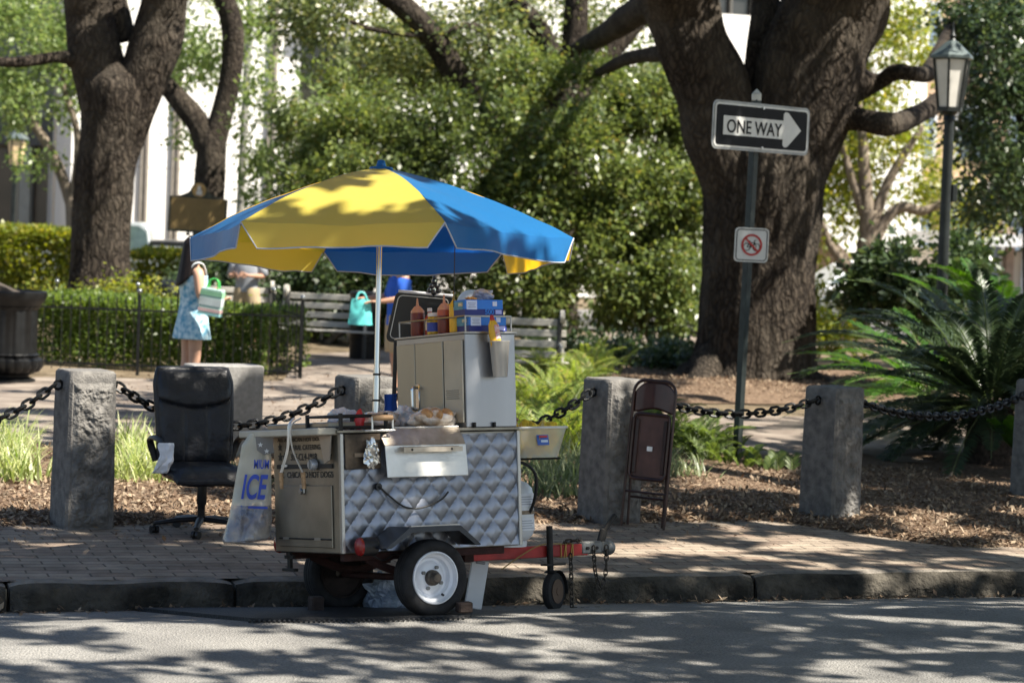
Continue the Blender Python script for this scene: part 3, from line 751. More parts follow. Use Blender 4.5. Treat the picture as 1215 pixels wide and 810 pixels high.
# flag pole and drain pipe pole
for px0, py0, px1, py1, Y, r, lb in ((281, 330, 298, -20, 54, .09, 'tall pale grey pole rising behind the umbrella\'s left side'), (402, 300, 413, 18, 58, .09, 'pale grey pole in front of the dark building window')):
    p0 = P(px0, py0, Y); p1 = P(px1, py1, Y); d = (p0-p1)/(p0.z-p1.z)
    base = p0 - d*(p0.z)
    pt = MB().tube([base, p0, p1, p1 - d*1.6], [r, r, r*.85, r*.8], 14).build('metal_pole', M('pole_grey', (.30, .29, .27), .5, .3, var=.12), smooth=True)
    tag(pt, lb, 'pole', 'poles in front of the building')

# ------------------------------------------------------------------ historical marker
BRZ = M('marker_frame', (.06, .065, .05), .5, .3, var=.3, scale=10)
b0 = P(229, 278, 46); b0.z = 0
mk = thing('historical_marker', 'bronze-coloured historical marker plaque with a round crest on top behind the umbrella', 'marker sign', (b0.x, b0.y, 0), (R(1.5), R(2), R(8)))
zt = P(229, 276, 46).z; w, h = 1.06, .64
def outline(w, h, r, rise):
    o = [(-w/2, 0), (w/2, 0), (w/2, h)]
    for i in range(13):
        u = i/12; x = w/2 - (w/2)*u*.62; o.append((x - .03, h + .03*0 + rise*.45*(u**2.2)))
    for i in range(1, 10):
        a = R(20 + 140*i/10); o.append((r*math.cos(a), h + rise*.55 + r*math.sin(a)*.95))
    for i in range(13):
        u = 1-i/12; x = -(w/2 - (w/2)*u*.62); o.append((x + .03, h + rise*.45*(u**2.2)))
    o.append((-w/2, h)); return o
MB().prism(outline(w, h, .15, .24), (0, 0, zt), (1, 0, 0), (0, 0, 1), (0, .06, 0)).build('frame', BRZ, mk)
def markermat():
    m = M('marker_plate', (.12, .08, .03), .55, .2, var=.3, scale=6); t = m.node_tree; N = t.nodes; L = t.links
    tc = N.new('ShaderNodeTexCoord'); mp = N.new('ShaderNodeMapping'); mp.inputs['Scale'].default_value = (26, 1, 20); L.new(tc.outputs['Object'], mp.inputs[0])
    n1 = N.new('ShaderNodeTexNoise'); n1.inputs['Scale'].default_value = 1.4; n1.inputs['Detail'].default_value = 3; L.new(mp.outputs[0], n1.inputs[0])
    wv = N.new('ShaderNodeTexWave'); wv.bands_direction = 'Z'; wv.inputs['Scale'].default_value = 7.0; L.new(tc.outputs['Object'], wv.inputs[0])
    ma = N.new('ShaderNodeMath'); ma.operation = 'MULTIPLY'; L.new(n1.outputs['Fac'], ma.inputs[0]); L.new(wv.outputs['Fac'], ma.inputs[1])
    rp = N.new('ShaderNodeValToRGB'); rp.color_ramp.elements[0].position = .2; rp.color_ramp.elements[0].color = (.13, .08, .03, 1); rp.color_ramp.elements[1].position = .42; rp.color_ramp.elements[1].color = (.40, .29, .115, 1)
    L.new(ma.outputs[0], rp.inputs[0]); L.new(rp.outputs[0], N['Principled BSDF'].inputs['Base Color']); return m
MB().prism([(-w/2+.045, .05), (w/2-.045, .05), (w/2-.045, h-.01), (-w/2+.045, h-.01)], (0, -.008, zt), (1, 0, 0), (0, 0, 1), (0, .006, 0)).build('text_plate', markermat(), mk)
em = MB().prism(circ(.125, 28), (0, -.012, zt+h+.135), (1, 0, 0), (0, 0, 1), (0, .01, 0)).build('crest', M('crest_gold', (.42, .27, .10), .5, .2, var=.5, scale=14), mk)
MB().prism([(-.05, -.09), (.055, -.09), (.055, -.03), (.03, .02), (.02, .08), (-.02, .08), (-.03, .03), (-.05, -.03)], (0, -.016, zt+h+.135), (1, 0, 0), (0, 0, 1), (0, .004, 0)).build('crest_figure', M('crest_pale', (.62, .60, .55), .5, var=.4, scale=25), em)
for q in ((-.15), (.15)): MB().prism([(q-.06, -.06), (q+.06, -.06), (q+.02, .0), (q-.02, 0)], (0, .01, zt), (1, 0, 0), (0, 0, 1), (0, .03, 0)).build('bracket', BRZ, mk)
MB().tube([(0, .02, -.1), (0, .02, zt)], .05, 12).build('post', BRZ, mk, smooth=True)
# ------------------------------------------------------------------ hot dog cart (local x to the hitch, y to the park, z up)
STEEL = M('brushed_steel', (.38, .37, .35), .34, .9, var=.14, scale=3.5, bump=.05, bscale=130, stretch=(1, 1, .25))
STEEL2 = M('warm_steel', (.27, .245, .20), .36, .8, var=.22, scale=4, bump=.06, bscale=90)
QUILT = M('quilted_steel', (.27, .285, .325), .38, .9, var=.14, scale=6)
BURNT = M('burnt_steel', (.13, .095, .065), .55, .6, var=.6, scale=9, bump=.2, bscale=40)
BURNT2 = M('heat_stained_steel', (.36, .30, .23), .42, .75, var=.5, scale=11, bump=.1, bscale=40, col2=(.52, .46, .38))
PALES = M('bright_steel', (.78, .76, .70), .40, .55, var=.12, scale=5, bump=.1, bscale=50)
IRON = M('sooty_iron', (.020, .018, .016), .6, .4, var=.4, scale=18)
CREAM = M('cream_panel', (.45, .41, .32), .5, .15, var=.10, scale=5)
REDP = M('red_frame', (.36, .022, .018), .5, .1, var=.3, scale=9, bump=.1)
RUST = M('rusty_red', (.040, .013, .010), .75, .3, var=.4, scale=14, bump=.3)
RUBBER = M('tyre_rubber', (.013, .013, .014), .75, var=.35, scale=18, bump=.15, bscale=60, spec=.35)
WHEELW = M('wheel_white', (.74, .76, .80), .38, .1, var=.08, scale=9)
FEND = M('fender_black', (.022, .026, .034), .32, .4, var=.4, scale=7)
DARKTXT = M('stencil_dark', (.028, .024, .02), .6)
WOOD = M('worn_wood', (.36, .22, .11), .6, var=.3, scale=14, stretch=(.3, 3, 3))
GREYC = M('coupler_grey', (.21, .21, .20), .55, .5, var=.3, scale=12, bump=.2)
CHN2 = M('chain_steel', (.07, .06, .05), .5, .8, var=.4, scale=30)

O = G(513, 731, -.03)
cart = thing('hot_dog_cart', 'stainless steel hot dog cart with quilted side panels, white wheel and red hitch', 'food cart', O, (R(-6.5), 0, R(34)))
bpy.context.view_layer.update(); CM = cart.matrix_world.copy(); CI = CM.inverted()
def Lp(px, py, ax, val):
    o = CI @ CAM; d = CI.to_3x3() @ ray(px, py); t = (val - o[ax])/d[ax]; return o + d*t
def CW(p): return CM @ V(p)
X0, X1, Y0, Y1, ZB, ZT, ZC, XC = -.50, .73, .165, .94, .375, 1.06, 1.635, .375
# main body
bd = MB().box(((X0+X1)/2, (Y0+Y1)/2, (ZB+ZT)/2), (X1-X0, Y1-Y0, ZT-ZB), ch=.006).build('body', STEEL2, cart)
def quilt(u, v):
    x = X0+.022 + (X1-X0-.03)*u; z = ZB+.006 + (ZT-ZB-.02)*v
    a = x/.122 + z/.150; b = x/.122 - z/.150 + .13; fa = abs((a % 1)-.5)*2; fb = abs((b % 1)-.5)*2
    h = .0075*((1-fa**2.2)*(1-fb**2.2))**.75 + .0025*(1-fb) + .001*min(1-fa, 1-fb) + .0015*noise.noise(V((x*14, z*14, 1)))
    return V((x, Y0-.004-h, z))
MB().grid(quilt, 230, 130).build('quilted_panel', QUILT, cart)
for x in (X0+.010, X1-.004): MB().box((x, Y0-.010, (ZB+ZT)/2), (.022, .024, ZT-ZB-.002), ch=.003).build('corner_trim', STEEL, cart)
MB().box(((X0+X1)/2, (Y0+Y1)/2, ZT+.011), (X1-X0+.02, Y1-Y0+.02, .020), ch=.004).build('counter', STEEL2, cart)
# end face: stencilled lettering, slot, lower door
ex, ez = V((0, -1, 0)), V((0, 0, 1)); XE = X0
def ye(px): return .165 + (405-px)/83*.775
def ze(py): return .375 + (657-py)/142*.685
dr = MB().box((XE-.006, (ye(330)+ye(397))/2, (ze(576)+ze(650))/2), (.010, ye(330)-ye(397), ze(576)-ze(650)), ch=.003).build('lower_door', STEEL2, cart)
MB().tube([(XE-.014, ye(331), ze(640)), (XE-.014, ye(396), ze(640))], .005, 6).build('hinge', IRON, dr)
for q in (340, 380): MB().box((XE-.016, ye(q), ze(640)), (.008, .07, .014)).build('hinge_leaf', STEEL, dr)
lt = MB().box((XE-.016, ye(362), ze(580)), (.014, .055, .06), ch=.006); lt.box((XE-.028, ye(362), ze(583)), (.016, .03, .03), Matrix.Rotation(.6, 3, 'X'), ch=.004).build('latch', STEEL, dr)
MB().box((XE-.004, (ye(328)+ye(398))/2, ze(553)), (.012, ye(328)-ye(398), .026)).build('slot', M('slot_black', (.006, .006, .007), .5), cart)
kn = MB().lathe([(.034, 0), (.034, -.02), (.028, -.034)], 18, (XE-.009, ye(377), ze(551)), 'X').build('knob', M('knob_grey', (.45, .46, .48), .4, .5), cart, smooth=True)
MB().box((XE-.04, ye(377), ze(551)), (.02, .012, .05), ch=.003).build('knob_grip', GREYC, kn)
MB().box((XE-.014, ye(339), ze(552)), (.014, .06, .016), ch=.003).build('slider', PALES, cart)
def endtext(s, pxa, pxb, py, h): text(cart, s, (XE-.001, ye(pxa), ze(py)-h/2), ex, ez, ye(pxa)-ye(pxb), h, DARKTXT, lift=.002, bold=.01)
endtext('ALL AMERICAN HOT DOG', 328, 384, 520.5, .022)
endtext('GENERAL CATERING', 339, 383, 530, .030)
endtext('315-CL4-1918', 345, 378, 541.5, .040)
endtext('CHICAGO HOT DOGS', 340, 398, 563, .036)
endtext('C', 333, 336, 563, .036)
def star(o, r, mat, par, axx, ayy, n):
    pts = [((r if i % 2 == 0 else r*.42)*math.sin(PI*i/5), (r if i % 2 == 0 else r*.42)*math.cos(PI*i/5)) for i in range(10)]
    return MB().prism(pts, o, axx, ayy, n).build('star', mat, par)
for q, py in ((331, 541), (337, 541), (388, 541), (394, 541), (331, 529)):
    star((XE-.001, ye(q), ze(py)), .026, DARKTXT, cart, ex, ez, (-.002, 0, 0))
# tail shelf boards and bracket plate
MB().box((-.545, .66, ZT+.014), (.16, .96, .040), ch=.006).build('tail_shelf', M('shelf_beige', (.50, .46, .37), .5, .1, var=.12, scale=5), cart)
MB().box((-.40, .66, ZT+.052), (.18, .74, .034), ch=.006).build('shelf_rail', STEEL2, cart)
mb = MB(); mb.prism([(.0, 0), (.14, 0), (.12, -.14), (.06, -.16)], (XE-.03, .34, ZT-.01), (0, -1, 0), (0, 0, 1), (.006, 0, 0)); mb.build('shelf_bracket', STEEL, cart)
mb = MB(); mb.box((XE+.02, .80, ZB-.05), (.02, .03, .10)); mb.box((XE+.02, .80, ZB-.105), (.03, .15, .018), ch=.003); mb.box((XE+.02, .80, ZB-.03), (.02, .10, .02)); mb.build('tail_bracket', IRON, cart)
# grill tray and burnt plate on the near left corner
mb = MB()
for a, b in (((-.50, .135), (-.20, .135)), ((-.50, .52), (-.20, .52)), ((-.50, .135), (-.50, .52)), ((-.20, .135), (-.20, .52))):
    for z in (ZT+.035, ZT+.10): mb.tube([(a[0], a[1], z), (b[0], b[1], z)], .009, 6)
for x in (-.5, -.2):
    for y in (.135, .52): mb.box((x, y, ZT+.065), (.018, .018, .10))
for i in range(9): x = -.48 + .033*i; mb.tube([(x, .14, ZT+.036), (x, .51, ZT+.036)], .004, 5)
mb.build('grill_tray', IRON, cart)
MB().box((-.355, Y0-.024, .955), (.235, .012, .20), ch=.003).build('burnt_plate', BURNT, cart)
MB().box((-.365, Y0-.033, .935), (.10, .004, .022)).build('plate_stripe', M('stripe_tan', (.28, .20, .13), .6), cart)
mb = MB(); mb.tube([(-.315, .09, ZT+.085), (-.185, .09, ZT+.085)], .017, 12); wh = mb.build('wooden_handle', WOOD, cart, smooth=True)
mb = MB()
for x in (-.318, -.182): mb.tube([(x, .09, ZT+.09), (x, .09, ZT+.015)], .006, 6)
mb.tube([(-.37, .085, ZT+.012), (-.17, .085, ZT+.012)], .006, 6); mb.build('handle_bracket', PALES, wh)
# sloping splash hood and drop flap
hx0, hx1 = -.245, .305
def hood(u, v):
    x = hx0 + (hx1-hx0)*u
    if v > .5: x = max(x, hx0 + .12*(v-.5)*2*1.0)
    return V((x, Y0-.085 + .075*v, .985 + .10*v))
MB().grid(hood, 12, 8).build('splash_hood', BURNT2, cart, solid=.006)
MB().tube([(hx0+.11, Y0-.012, 1.087), (hx1, Y0-.012, 1.087)], .006, 6).build('hood_edge_sunlit', PALES, cart)  # pale bead paints the sunlit line along the hood's top edge
fl = MB().box(((hx0+hx1)/2, Y0-.098, .893), (hx1-hx0, .008, .185), Matrix.Rotation(R(-7), 3, 'X'), ch=.003).build('drop_flap', PALES, cart)
mb = MB(); mb.box((.045, Y0-.125, .968), (.40, .05, .005), Matrix.Rotation(R(12), 3, 'X')); mb.box((.045, Y0-.148, .958), (.40, .004, .028)); mb.build('flap_handle', BURNT2, fl)
for x in (-.10, .17): MB().tube([(x, Y0-.152, .958), (x, Y0-.146, .958)], .007, 8).build('rivet', IRON, fl)
MB().tube([(.318, Y0-.04, .885), (.318, Y0-.055, .885)], .012, 12).build('stud', M('stud_white', (.85, .85, .85), .3), cart, smooth=True)
# cable hanging on the quilted side
pts = cat([tuple(Lp(x, y, 1, Y0-.035)) for x, y in ((450, 577), (462, 588), (478, 600), (493, 603), (508, 600), (524, 592), (532, 583))], 5)
cb = MB().tube(pts, .0055, 6).build('cable', M('cable_dark', (.03, .028, .025), .5), cart, smooth=True)
q = Lp(450, 577, 1, Y0-.03); MB().tube([q, q + V((0, .03, 0))], .020, 12).build('cable_socket', PLAST, cb, smooth=True)
# upper cabinet
cabz = (ZT+.021+ZC)/2
cab = MB().box(((XC+X1)/2, (Y0+Y1)/2, cabz), (X1-XC, Y1-Y0, ZC-ZT-.021), ch=.004).build('cabinet', M('cabinet_steel', (.33, .335, .35), .33, .85, var=.08, scale=2.5, bump=.04, bscale=120, stretch=(1, 1, .2)), cart)
def yd(px): return Y1 - (px-468)/87*(Y1-Y0)
dz0, dz1 = ZT+.05, ZC-.035
d1 = MB().box((XC-.007, (yd(494.3)+yd(529))/2, (dz0+dz1)/2), (.012, yd(494.3)-yd(529), dz1-dz0), ch=.003).build('cabinet_door', M('door_steel', (.34, .32, .265), .36, .75, var=.08, scale=3, bump=.04, bscale=110, stretch=(1, 1, .2)), cab)
MB().box((XC-.007, (yd(470)+yd(493.5))/2, (dz0+dz1)/2), (.012, yd(470)-yd(493.5), dz1-dz0), ch=.003).build('cabinet_door', MATS['door_steel'], cab)
d2 = MB().box((XC-.007, (yd(530.5)+yd(553))/2, (dz0+dz1)/2), (.012, yd(530.5)-yd(553), dz1-dz0), ch=.003).build('cabinet_door', CREAM, cab)
for i in range(5): MB().box((XC-.0145, yd(541), ZT+.195+.012*i), (.003, .14*(1-.1*(i % 2)), .003)).build('label_line', M('scuff', (.20, .18, .15), .7), d2)
mb = MB(); yq = yd(497); mb.tube(cat([(XC-.014, yq, 1.20), (XC-.05, yq, 1.205), (XC-.055, yq, 1.24), (XC-.055, yq, 1.30), (XC-.05, yq, 1.33), (XC-.014, yq, 1.335)], 4), .010, 8)
mb.box((XC-.016, yq, 1.268), (.008, .04, .17), ch=.003); mb.build('door_handle', M('chrome', (.62, .62, .62), .18, 1, var=.05), d1, smooth=True)
MB().box(((XC+X1)/2, (Y0+Y1)/2, ZC+.006), (X1-XC+.022, Y1-Y0+.022, .014), ch=.003).build('cabinet_top', STEEL, cab)
for q in (.42, .56): MB().box((q, Y0-.012, ZT+.035), (.012, .02, .03)).build('cabinet_foot', IRON, cab)
zr0, zr1 = ZC+.013, ZC+.105; ra = [(XC+.015, Y0+.015), (X1-.015, Y0+.015), (X1-.015, Y1-.015), (XC+.015, Y1-.015)]
mb = MB(); mb.tube([(x, y, zr1) for x, y in ra], .0055, 6, closed=True)
for x, y in ra: mb.tube([(x, y, zr0-.01), (x, y, zr1)], .0055, 6)
mb.build('top_rail', STEEL, cab, smooth=True)
# wheels
def wheel(y, outer):
    w = MB(); s_ = -1 if outer else 1; rr, wd = .222, .132
    prof = []
    for i in range(25):
        a = -PI/2*1.12 + PI*1.12*i/24; prof.append((rr-.042 + .042*math.cos(a)*1.0 if abs(a) < PI/2 else .155 + .012, wd/2*math.sin(max(-PI/2, min(PI/2, a)))))
    prof = [(.150, -wd/2*.72), (.165, -wd/2*.95), (.188, -wd/2), (.206, -wd/2*.92), (.217, -wd/2*.74), (.2205, -wd/2*.5), (.219, -wd/2*.34), (.2215, -wd/2*.3), (.222, -.012), (.2195, -.008), (.2195, .008), (.222, .012), (.2215, wd/2*.3), (.219, wd/2*.34), (.2205, wd/2*.5), (.217, wd/2*.74), (.206, wd/2*.92), (.188, wd/2), (.165, wd/2*.95), (.150, wd/2*.72)]
    wo = thing('wheel', '', ''); wo.parent = cart; wo.location = (0, y, .222)
    for k in ('label', 'category'):
        if k in wo: del wo[k]
    MB().lathe(prof, 56, (0, 0, 0), 'Y', cap=False).build('tyre', RUBBER, wo, smooth=True)
    f = -1 if outer else 1
    rp = [(.153, -wd*.40), (.150, -wd*.46), (.144, -wd*.47), (.140, -wd*.40), (.136, -wd*.22), (.120, -wd*.16), (.116, wd*.02), (.112, wd*.06), (.098, wd*.06), (.085, -wd*.06), (.07, -wd*.10), (.02, -wd*.10)]
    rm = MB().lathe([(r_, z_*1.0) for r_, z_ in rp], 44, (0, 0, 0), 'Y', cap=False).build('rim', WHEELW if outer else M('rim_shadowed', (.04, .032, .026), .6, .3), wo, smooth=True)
    rp2 = [(.151, wd*.40), (.141, wd*.42), (.138, wd*.25), (.112, wd*.16), (.03, wd*.16)]
    MB().lathe(rp2, 36, (0, 0, 0), 'Y', cap=False).build('rim_back', M('rim_rust', (.025, .016, .013), .8, .2, var=.4, scale=20), wo, smooth=True)
    MB().lathe([(.046, -wd*.10), (.044, -.04), (.032, -.045), (.030, -.075), (.024, -.082)], 20, (0, 0, 0), 'Y').build('hub', M('hub_iron', (.10, .085, .07), .55, .6, var=.4, scale=22, bump=.3), wo, smooth=True)
    for i in range(4):
        a = PI/4 + PI/2*i + .3; MB().tube([(.066*math.cos(a), -.012, .066*math.sin(a)), (.066*math.cos(a), -.030, .066*math.sin(a))], .011, 6).build('lug_nut', GREYC, wo)
    a = -1.0; MB().tube([(.115*math.cos(a), -.020, .115*math.sin(a)), (.122*math.cos(a), -.034, .122*math.sin(a))], .007, 8).build('valve', PLAST, wo)
    return wo
wheel(.012, True); wf = wheel(1.065, False); wf.rotation_euler = (0, 0, PI)
MB().tube([(0, .07, .215), (0, 1.0, .215)], .020, 12).build('axle', RUST, cart, smooth=True)
for y in (.22, .86):
    mb = MB()
    pts = cat([(-.30, y, .34), (-.15, y, .275), (0, y, .245), (.15, y, .275), (.30, y, .34)], 4); mb.tube(pts, .012, 6, flat=2.2); mb.build('leaf_spring', RUST, cart)
    MB().box((.09, y, .352), (1.10, .05, .045), ch=.004).build('chassis_rail', RUST, cart)
# fenders
for yi in (0, 1):
    a0, a1 = (-.09, Y0-.012) if yi == 0 else (Y1+.012, 1.16)
    pts = [(-.355, .405), (-.19, .520), (.15, .517), (.285, .405)]
    mb = MB(); prof = pts + [(x*.985, z-.006) for x, z in pts[::-1]]
    mb.prism(prof, (0, a0, 0), (1, 0, 0), (0, 0, 1), (0, a1-a0, 0))
    pl2 = [(-.355, .405), (-.19, .520), (.15, .517), (.285, .405), (.25, .402), (.137, .488), (-.177, .488), (-.32, .402)]
    mb.prism(pl2, (0, a0-.004 if yi == 0 else a1, 0), (1, 0, 0), (0, 0, 1), (0, .005, 0)); mb.build('fender', FEND, cart)
    if yi == 0: MB().box((-.02, a0+.01, .5235), (.33, .02, .005)).build('fender_edge', STEEL, cart)
# tongue, coupler, jockey wheel
YT = .535
MB().box((.90, YT, .313), (1.14, .062, .072), ch=.004).build('tongue', REDP, cart)
mb = MB(); mb.box((.56, YT-.05, .318), (.07, .05, .085), ch=.004); mb.build('tongue_clamp', RUST, cart)
mb = MB(); mb.box((1.50, YT, .322), (.16, .074, .080), ch=.01); mb.box((1.60, YT, .318), (.10, .080, .075), ch=.022); mb.sphere((1.645, YT, .315), (.05, .052, .048), 14, 8)
cpl = mb.build('coupler', GREYC, cart, smooth=True)
mb = MB(); mb.box((1.605, YT, .39), (.05, .035, .09), Matrix.Rotation(R(20), 3, 'Y'), ch=.008); mb.box((1.665, YT, .47), (.030, .026, .14), Matrix.Rotation(R(42), 3, 'Y'), ch=.006); mb.build('coupler_lever', IRON, cpl)
for x in (1.46, 1.53): MB().tube([(x, YT-.036, .32), (x, YT-.05, .32)], .011, 6).build('coupler_bolt', IRON, cpl)
jk = MB().tube([(1.165, YT-.055, .47), (1.165, YT-.055, .05)], .020, 12).build('jack_post', IRON, cart, smooth=True)
mb = MB(); mb.box((1.19, YT-.05, .232), (.14, .07, .012)); mb.build('jack_plate', IRON, jk)
jw = MB().lathe([(.03, -.022), (.085, -.026), (.112, -.022), (.120, -.008), (.120, .008), (.112, .022), (.085, .026), (.03, .022)], 32, (0, 0, 0), 'Y').build('jack_wheel', RUBBER, jk, smooth=True)
jw.location = (1.185, YT-.055, .068); jw.rotation_euler = (0, 0, R(28))
MB().lathe([(.075, -.030), (.07, -.02), (.03, -.018), (.022, -.035)], 24, (0, 0, 0), 'Y').build('jack_hub', M('jack_hub_brown', (.11, .07, .045), .7, .2), jw, smooth=True)
mb = MB()
for i in range(11):
    pass
def jf(u, v):
    a = R(-10 + 125*u); return V((.128*math.cos(a), (-.036 + .072*v), .128*math.sin(a)))
mb.grid(jf, 14, 2); mb.tube([(0, .034, 0), (.03, .036, .07), (.05, .034, .115)], .014, 6); mb.build('jack_fork', IRON, jw, solid=.004)
mb = MB()
for k, (xa, ya, n, zt_) in enumerate(((1.315, YT-.06, 12, .27),)): chain_curve([(xa, ya, .29), (xa+.002, ya, .12), (xa, ya, -.045)], mb, .030, .022, .0045)
chain_curve([(xa, ya, -.045), (xa+.06, ya-.02, -.052), (xa+.14, ya+.01, -.055), (xa+.20, ya-.02, -.057)], mb, .030, .022, .0045); mb.build('safety_chain', CHN2, cart, smooth=True)
mb = MB(); chain_curve([(1.50, YT-.05, .33), (1.505, YT-.055, .17), (1.545, YT-.055, .07), (1.585, YT-.055, .17), (1.60, YT-.05, .33)], mb, .030, .022, .0045); mb.build('safety_chain', CHN2, cart, smooth=True)
mb = MB(); chain_curve([(1.30, YT-.02, .358), (1.34, YT+.02, .366), (1.40, YT-.01, .37), (1.45, YT+.02, .366)], mb, .030, .022, .0045); mb.build('chain_coil', CHN2, cart, smooth=True)
mb = MB()
for i, x in enumerate((1.262, 1.285, 1.30, 1.335, 1.352)):
    mb.tube([(x, YT-.036, .272), (x+.012*(i % 2), YT-.038, .35), (x+.01, YT+.036, .355), (x, YT+.036, .272)], .0035, 5, closed=True)
mb.build('wire_wrap', M('yellow_wire', (.45, .27, .05), .5), cart)
MB().tube(cat([(.80, YT-.06, .22), (.95, YT-.06, .30), (1.10, YT-.05, .355), (1.26, YT-.03, .357)], 5), .004, 5).build('trailer_wire', M('ochre_wire', (.33, .22, .07), .5), cart)
# tail lamps
for y in (.075, 1.03):
    tl = MB().tube([(-.33, y, .415), (-.425, y, .415)], .054, 20).build('tail_lamp', PLAST, cart, smooth=True)
    MB().lathe([(.054, -.425), (.050, -.436), (.03, -.447), (.004, -.450)], 20, (0, y, .415), 'X').build('lamp_lens', M('lamp_red', (.26, .012, .010), .25, spec=.6), tl, smooth=True)
MB().tube(cat([(-.34, .1, .37), (-.25, .12, .33), (-.15, .15, .36), (-.05, .2, .33)], 5), .005, 5).build('lamp_wire', PLAST, cart)
# gas hose, tub bracket
MB().tube(cat([tuple(V((.735, .30, .86))), (.84, .26, .86), (.93, .27, .78), (.95, .33, .62), (.93, .40, .55), (.90, .5, .72)], 6), .010, 8).build('gas_hose', PLAST, cart, smooth=True)
mb = MB()
for y in (.24, .46): mb.tube([(X1, y, .885), (1.09, y, .885)], .007, 6)
mb.build('tub_bracket', IRON, cart)

# ------------------------------------------------------------------ things on and around the cart
CR = cart.rotation_euler
def onc(name, label, cat_, loc, group=None): return thing(name, label, cat_, CW(loc), CR, group)
# propane bottle behind the hitch end
tk = onc('propane_tank', 'white propane tank with paper labels standing on the cart hitch', 'gas tank', (.885, .50, .352))
MB().lathe([(.10, 0), (.105, .03), (.098, .035)], 24).build('foot_ring', M('tank_white', (.70, .72, .74), .4, .1, var=.08), tk, smooth=True)
MB().lathe([(.06, .03), (.11, .04), (.142, .075), (.150, .13), (.150, .30), (.142, .355), (.11, .39), (.05, .41)], 32).build('tank', MATS['tank_white'], tk, smooth=True)
MB().lathe([(.153, .198), (.153, .222)], 32, cap=False).build('weld_band', M('band_brown', (.22, .17, .12), .6, .3, var=.4, scale=15), tk, smooth=True)
def lbl(z0, z1, a0, a1, mat):
    return MB().grid(lambda u, v: V((.1535*math.cos(a0+(a1-a0)*u), .1535*math.sin(a0+(a1-a0)*u), z0+(z1-z0)*v)), 10, 1).build('paper_label', mat, tk, smooth=True)
LBL = M('paper_label', (.74, .76, .80), .6, var=.05)
for z0, z1 in ((.10, .175), (.245, .325)):
    l_ = lbl(z0, z1, -2.0, -.75, LBL)
    for i in range(4): MB().grid(lambda u, v: V((.1550*math.cos(-1.7+.75*u*(1-.2*(i % 2))), .1550*math.sin(-1.7+.75*u*(1-.2*(i % 2))), z0+.012+.015*i+.005*v)), 6, 1).build('print', M('print_grey', (.35, .37, .42), .6), l_)
MB().lathe([(.075, .40), (.078, .47), (.074, .47), (.072, .40)], 20).build('collar', MATS['tank_white'], tk, smooth=True)
mb = MB(); mb.tube([(0, 0, .40), (0, 0, .46)], .014, 8); mb.tube([(0, 0, .46), (0, 0, .475)], .03, 10); mb.build('valve', M('brass', (.45, .33, .12), .4, .9), tk, smooth=True)
# clear tub of yellow bags
tb = onc('plastic_tub', 'translucent white plastic tub holding yellow bags on the hitch end of the cart', 'tub', (.93, .35, .893))
def tubwall(u, v): # perimeter u, height v
    rr = rrect(.30+.10*v, .27+.06*v, .05); n = len(rr); k = u*n; i = int(k) % n; f = k-int(k); a, b = rr[i], rr[(i+1) % n]
    return V((a[0]+(b[0]-a[0])*f, a[1]+(b[1]-a[1])*f, .18*v))
TUBM = M('tub_plastic', (.80, .78, .70), .35, var=.03, alpha=.40)
mb = MB(); mb.grid(tubwall, 48, 4); mb.prism(rrect(.30, .27, .05), (0, 0, 0), (1, 0, 0), (0, 1, 0), (0, 0, .003)); tw = mb.build('tub_wall', TUBM, tb, smooth=True)
MB().tube([(x, y, .18) for x, y in rrect(.405, .335, .055)], .008, 6, closed=True).build('tub_rim', M('tub_rim', (.82, .81, .76), .4, alpha=.85), tb, smooth=True)
st_ = MB().prism(rrect(.085, .062, .004), (.0, -.163, .105), (1, 0, 0), (0, .20, 1), (0, -.002, 0)).build('label', M('label_blue', (.05, .13, .45), .5), tb)
MB().prism(rrect(.06, .012, .002), (.0, -.1685, .125), (1, 0, 0), (0, .20, 1), (0, -.001, 0)).build('label_stripe', RED, st_); MB().prism(rrect(.05, .014, .002), (.01, -.163, .098), (1, 0, 0), (0, .20, 1), (0, -.0035, 0)).build('label_stripe', M('stripe_pale', (.6, .68, .8), .5), st_)
yb = thing('snack_bags', 'crumpled yellow bags inside the translucent tub', 'snack bags', CW((.93, .35, .90)), CR)
for i in range(6): MB().sphere((-.12+.048*i, .03*math.sin(i*2.4)-.02, .085+.022*(i % 3)), (.062, .095, .078), 16, 12, .6, i*3).build('bag', M('yellow_foil', (.85, .60, .05), .35, .1, var=.2, scale=20), yb)
# umbrella
UB = P(446, 496, 15.03); UPV = V((-.020, .095, 1)).normalized()
ux = V((1, 0, 0)); ux = (ux - UPV*ux.dot(UPV)).normalized(); uy = UPV.cross(ux)
um = thing('umbrella', 'yellow and blue vinyl market umbrella shading the hot dog cart', 'umbrella', UB)
um.rotation_euler = Matrix((ux, uy, UPV)).transposed().to_euler()
APEX, RIMZ, RR = 1.495, 1.075, 1.17
CHROME = M('pole_chrome', (.66, .66, .66), .2, 1, var=.05)
po = MB().lathe([(.019, -.35), (.019, .30)], 18).build('pole', CHROME, um, smooth=True)
MB().lathe([(.022, -.06), (.022, .24)], 18).build('pole_sleeve', CHROME, po, smooth=True)
MB().lathe([(.0165, .28), (.0165, APEX-.02)], 18).build('upper_pole', CHROME, po, smooth=True)
for z in (.10, .255): MB().lathe([(.0235, z), (.0235, z+.012)], 18).build('pole_ring', IRON, po)
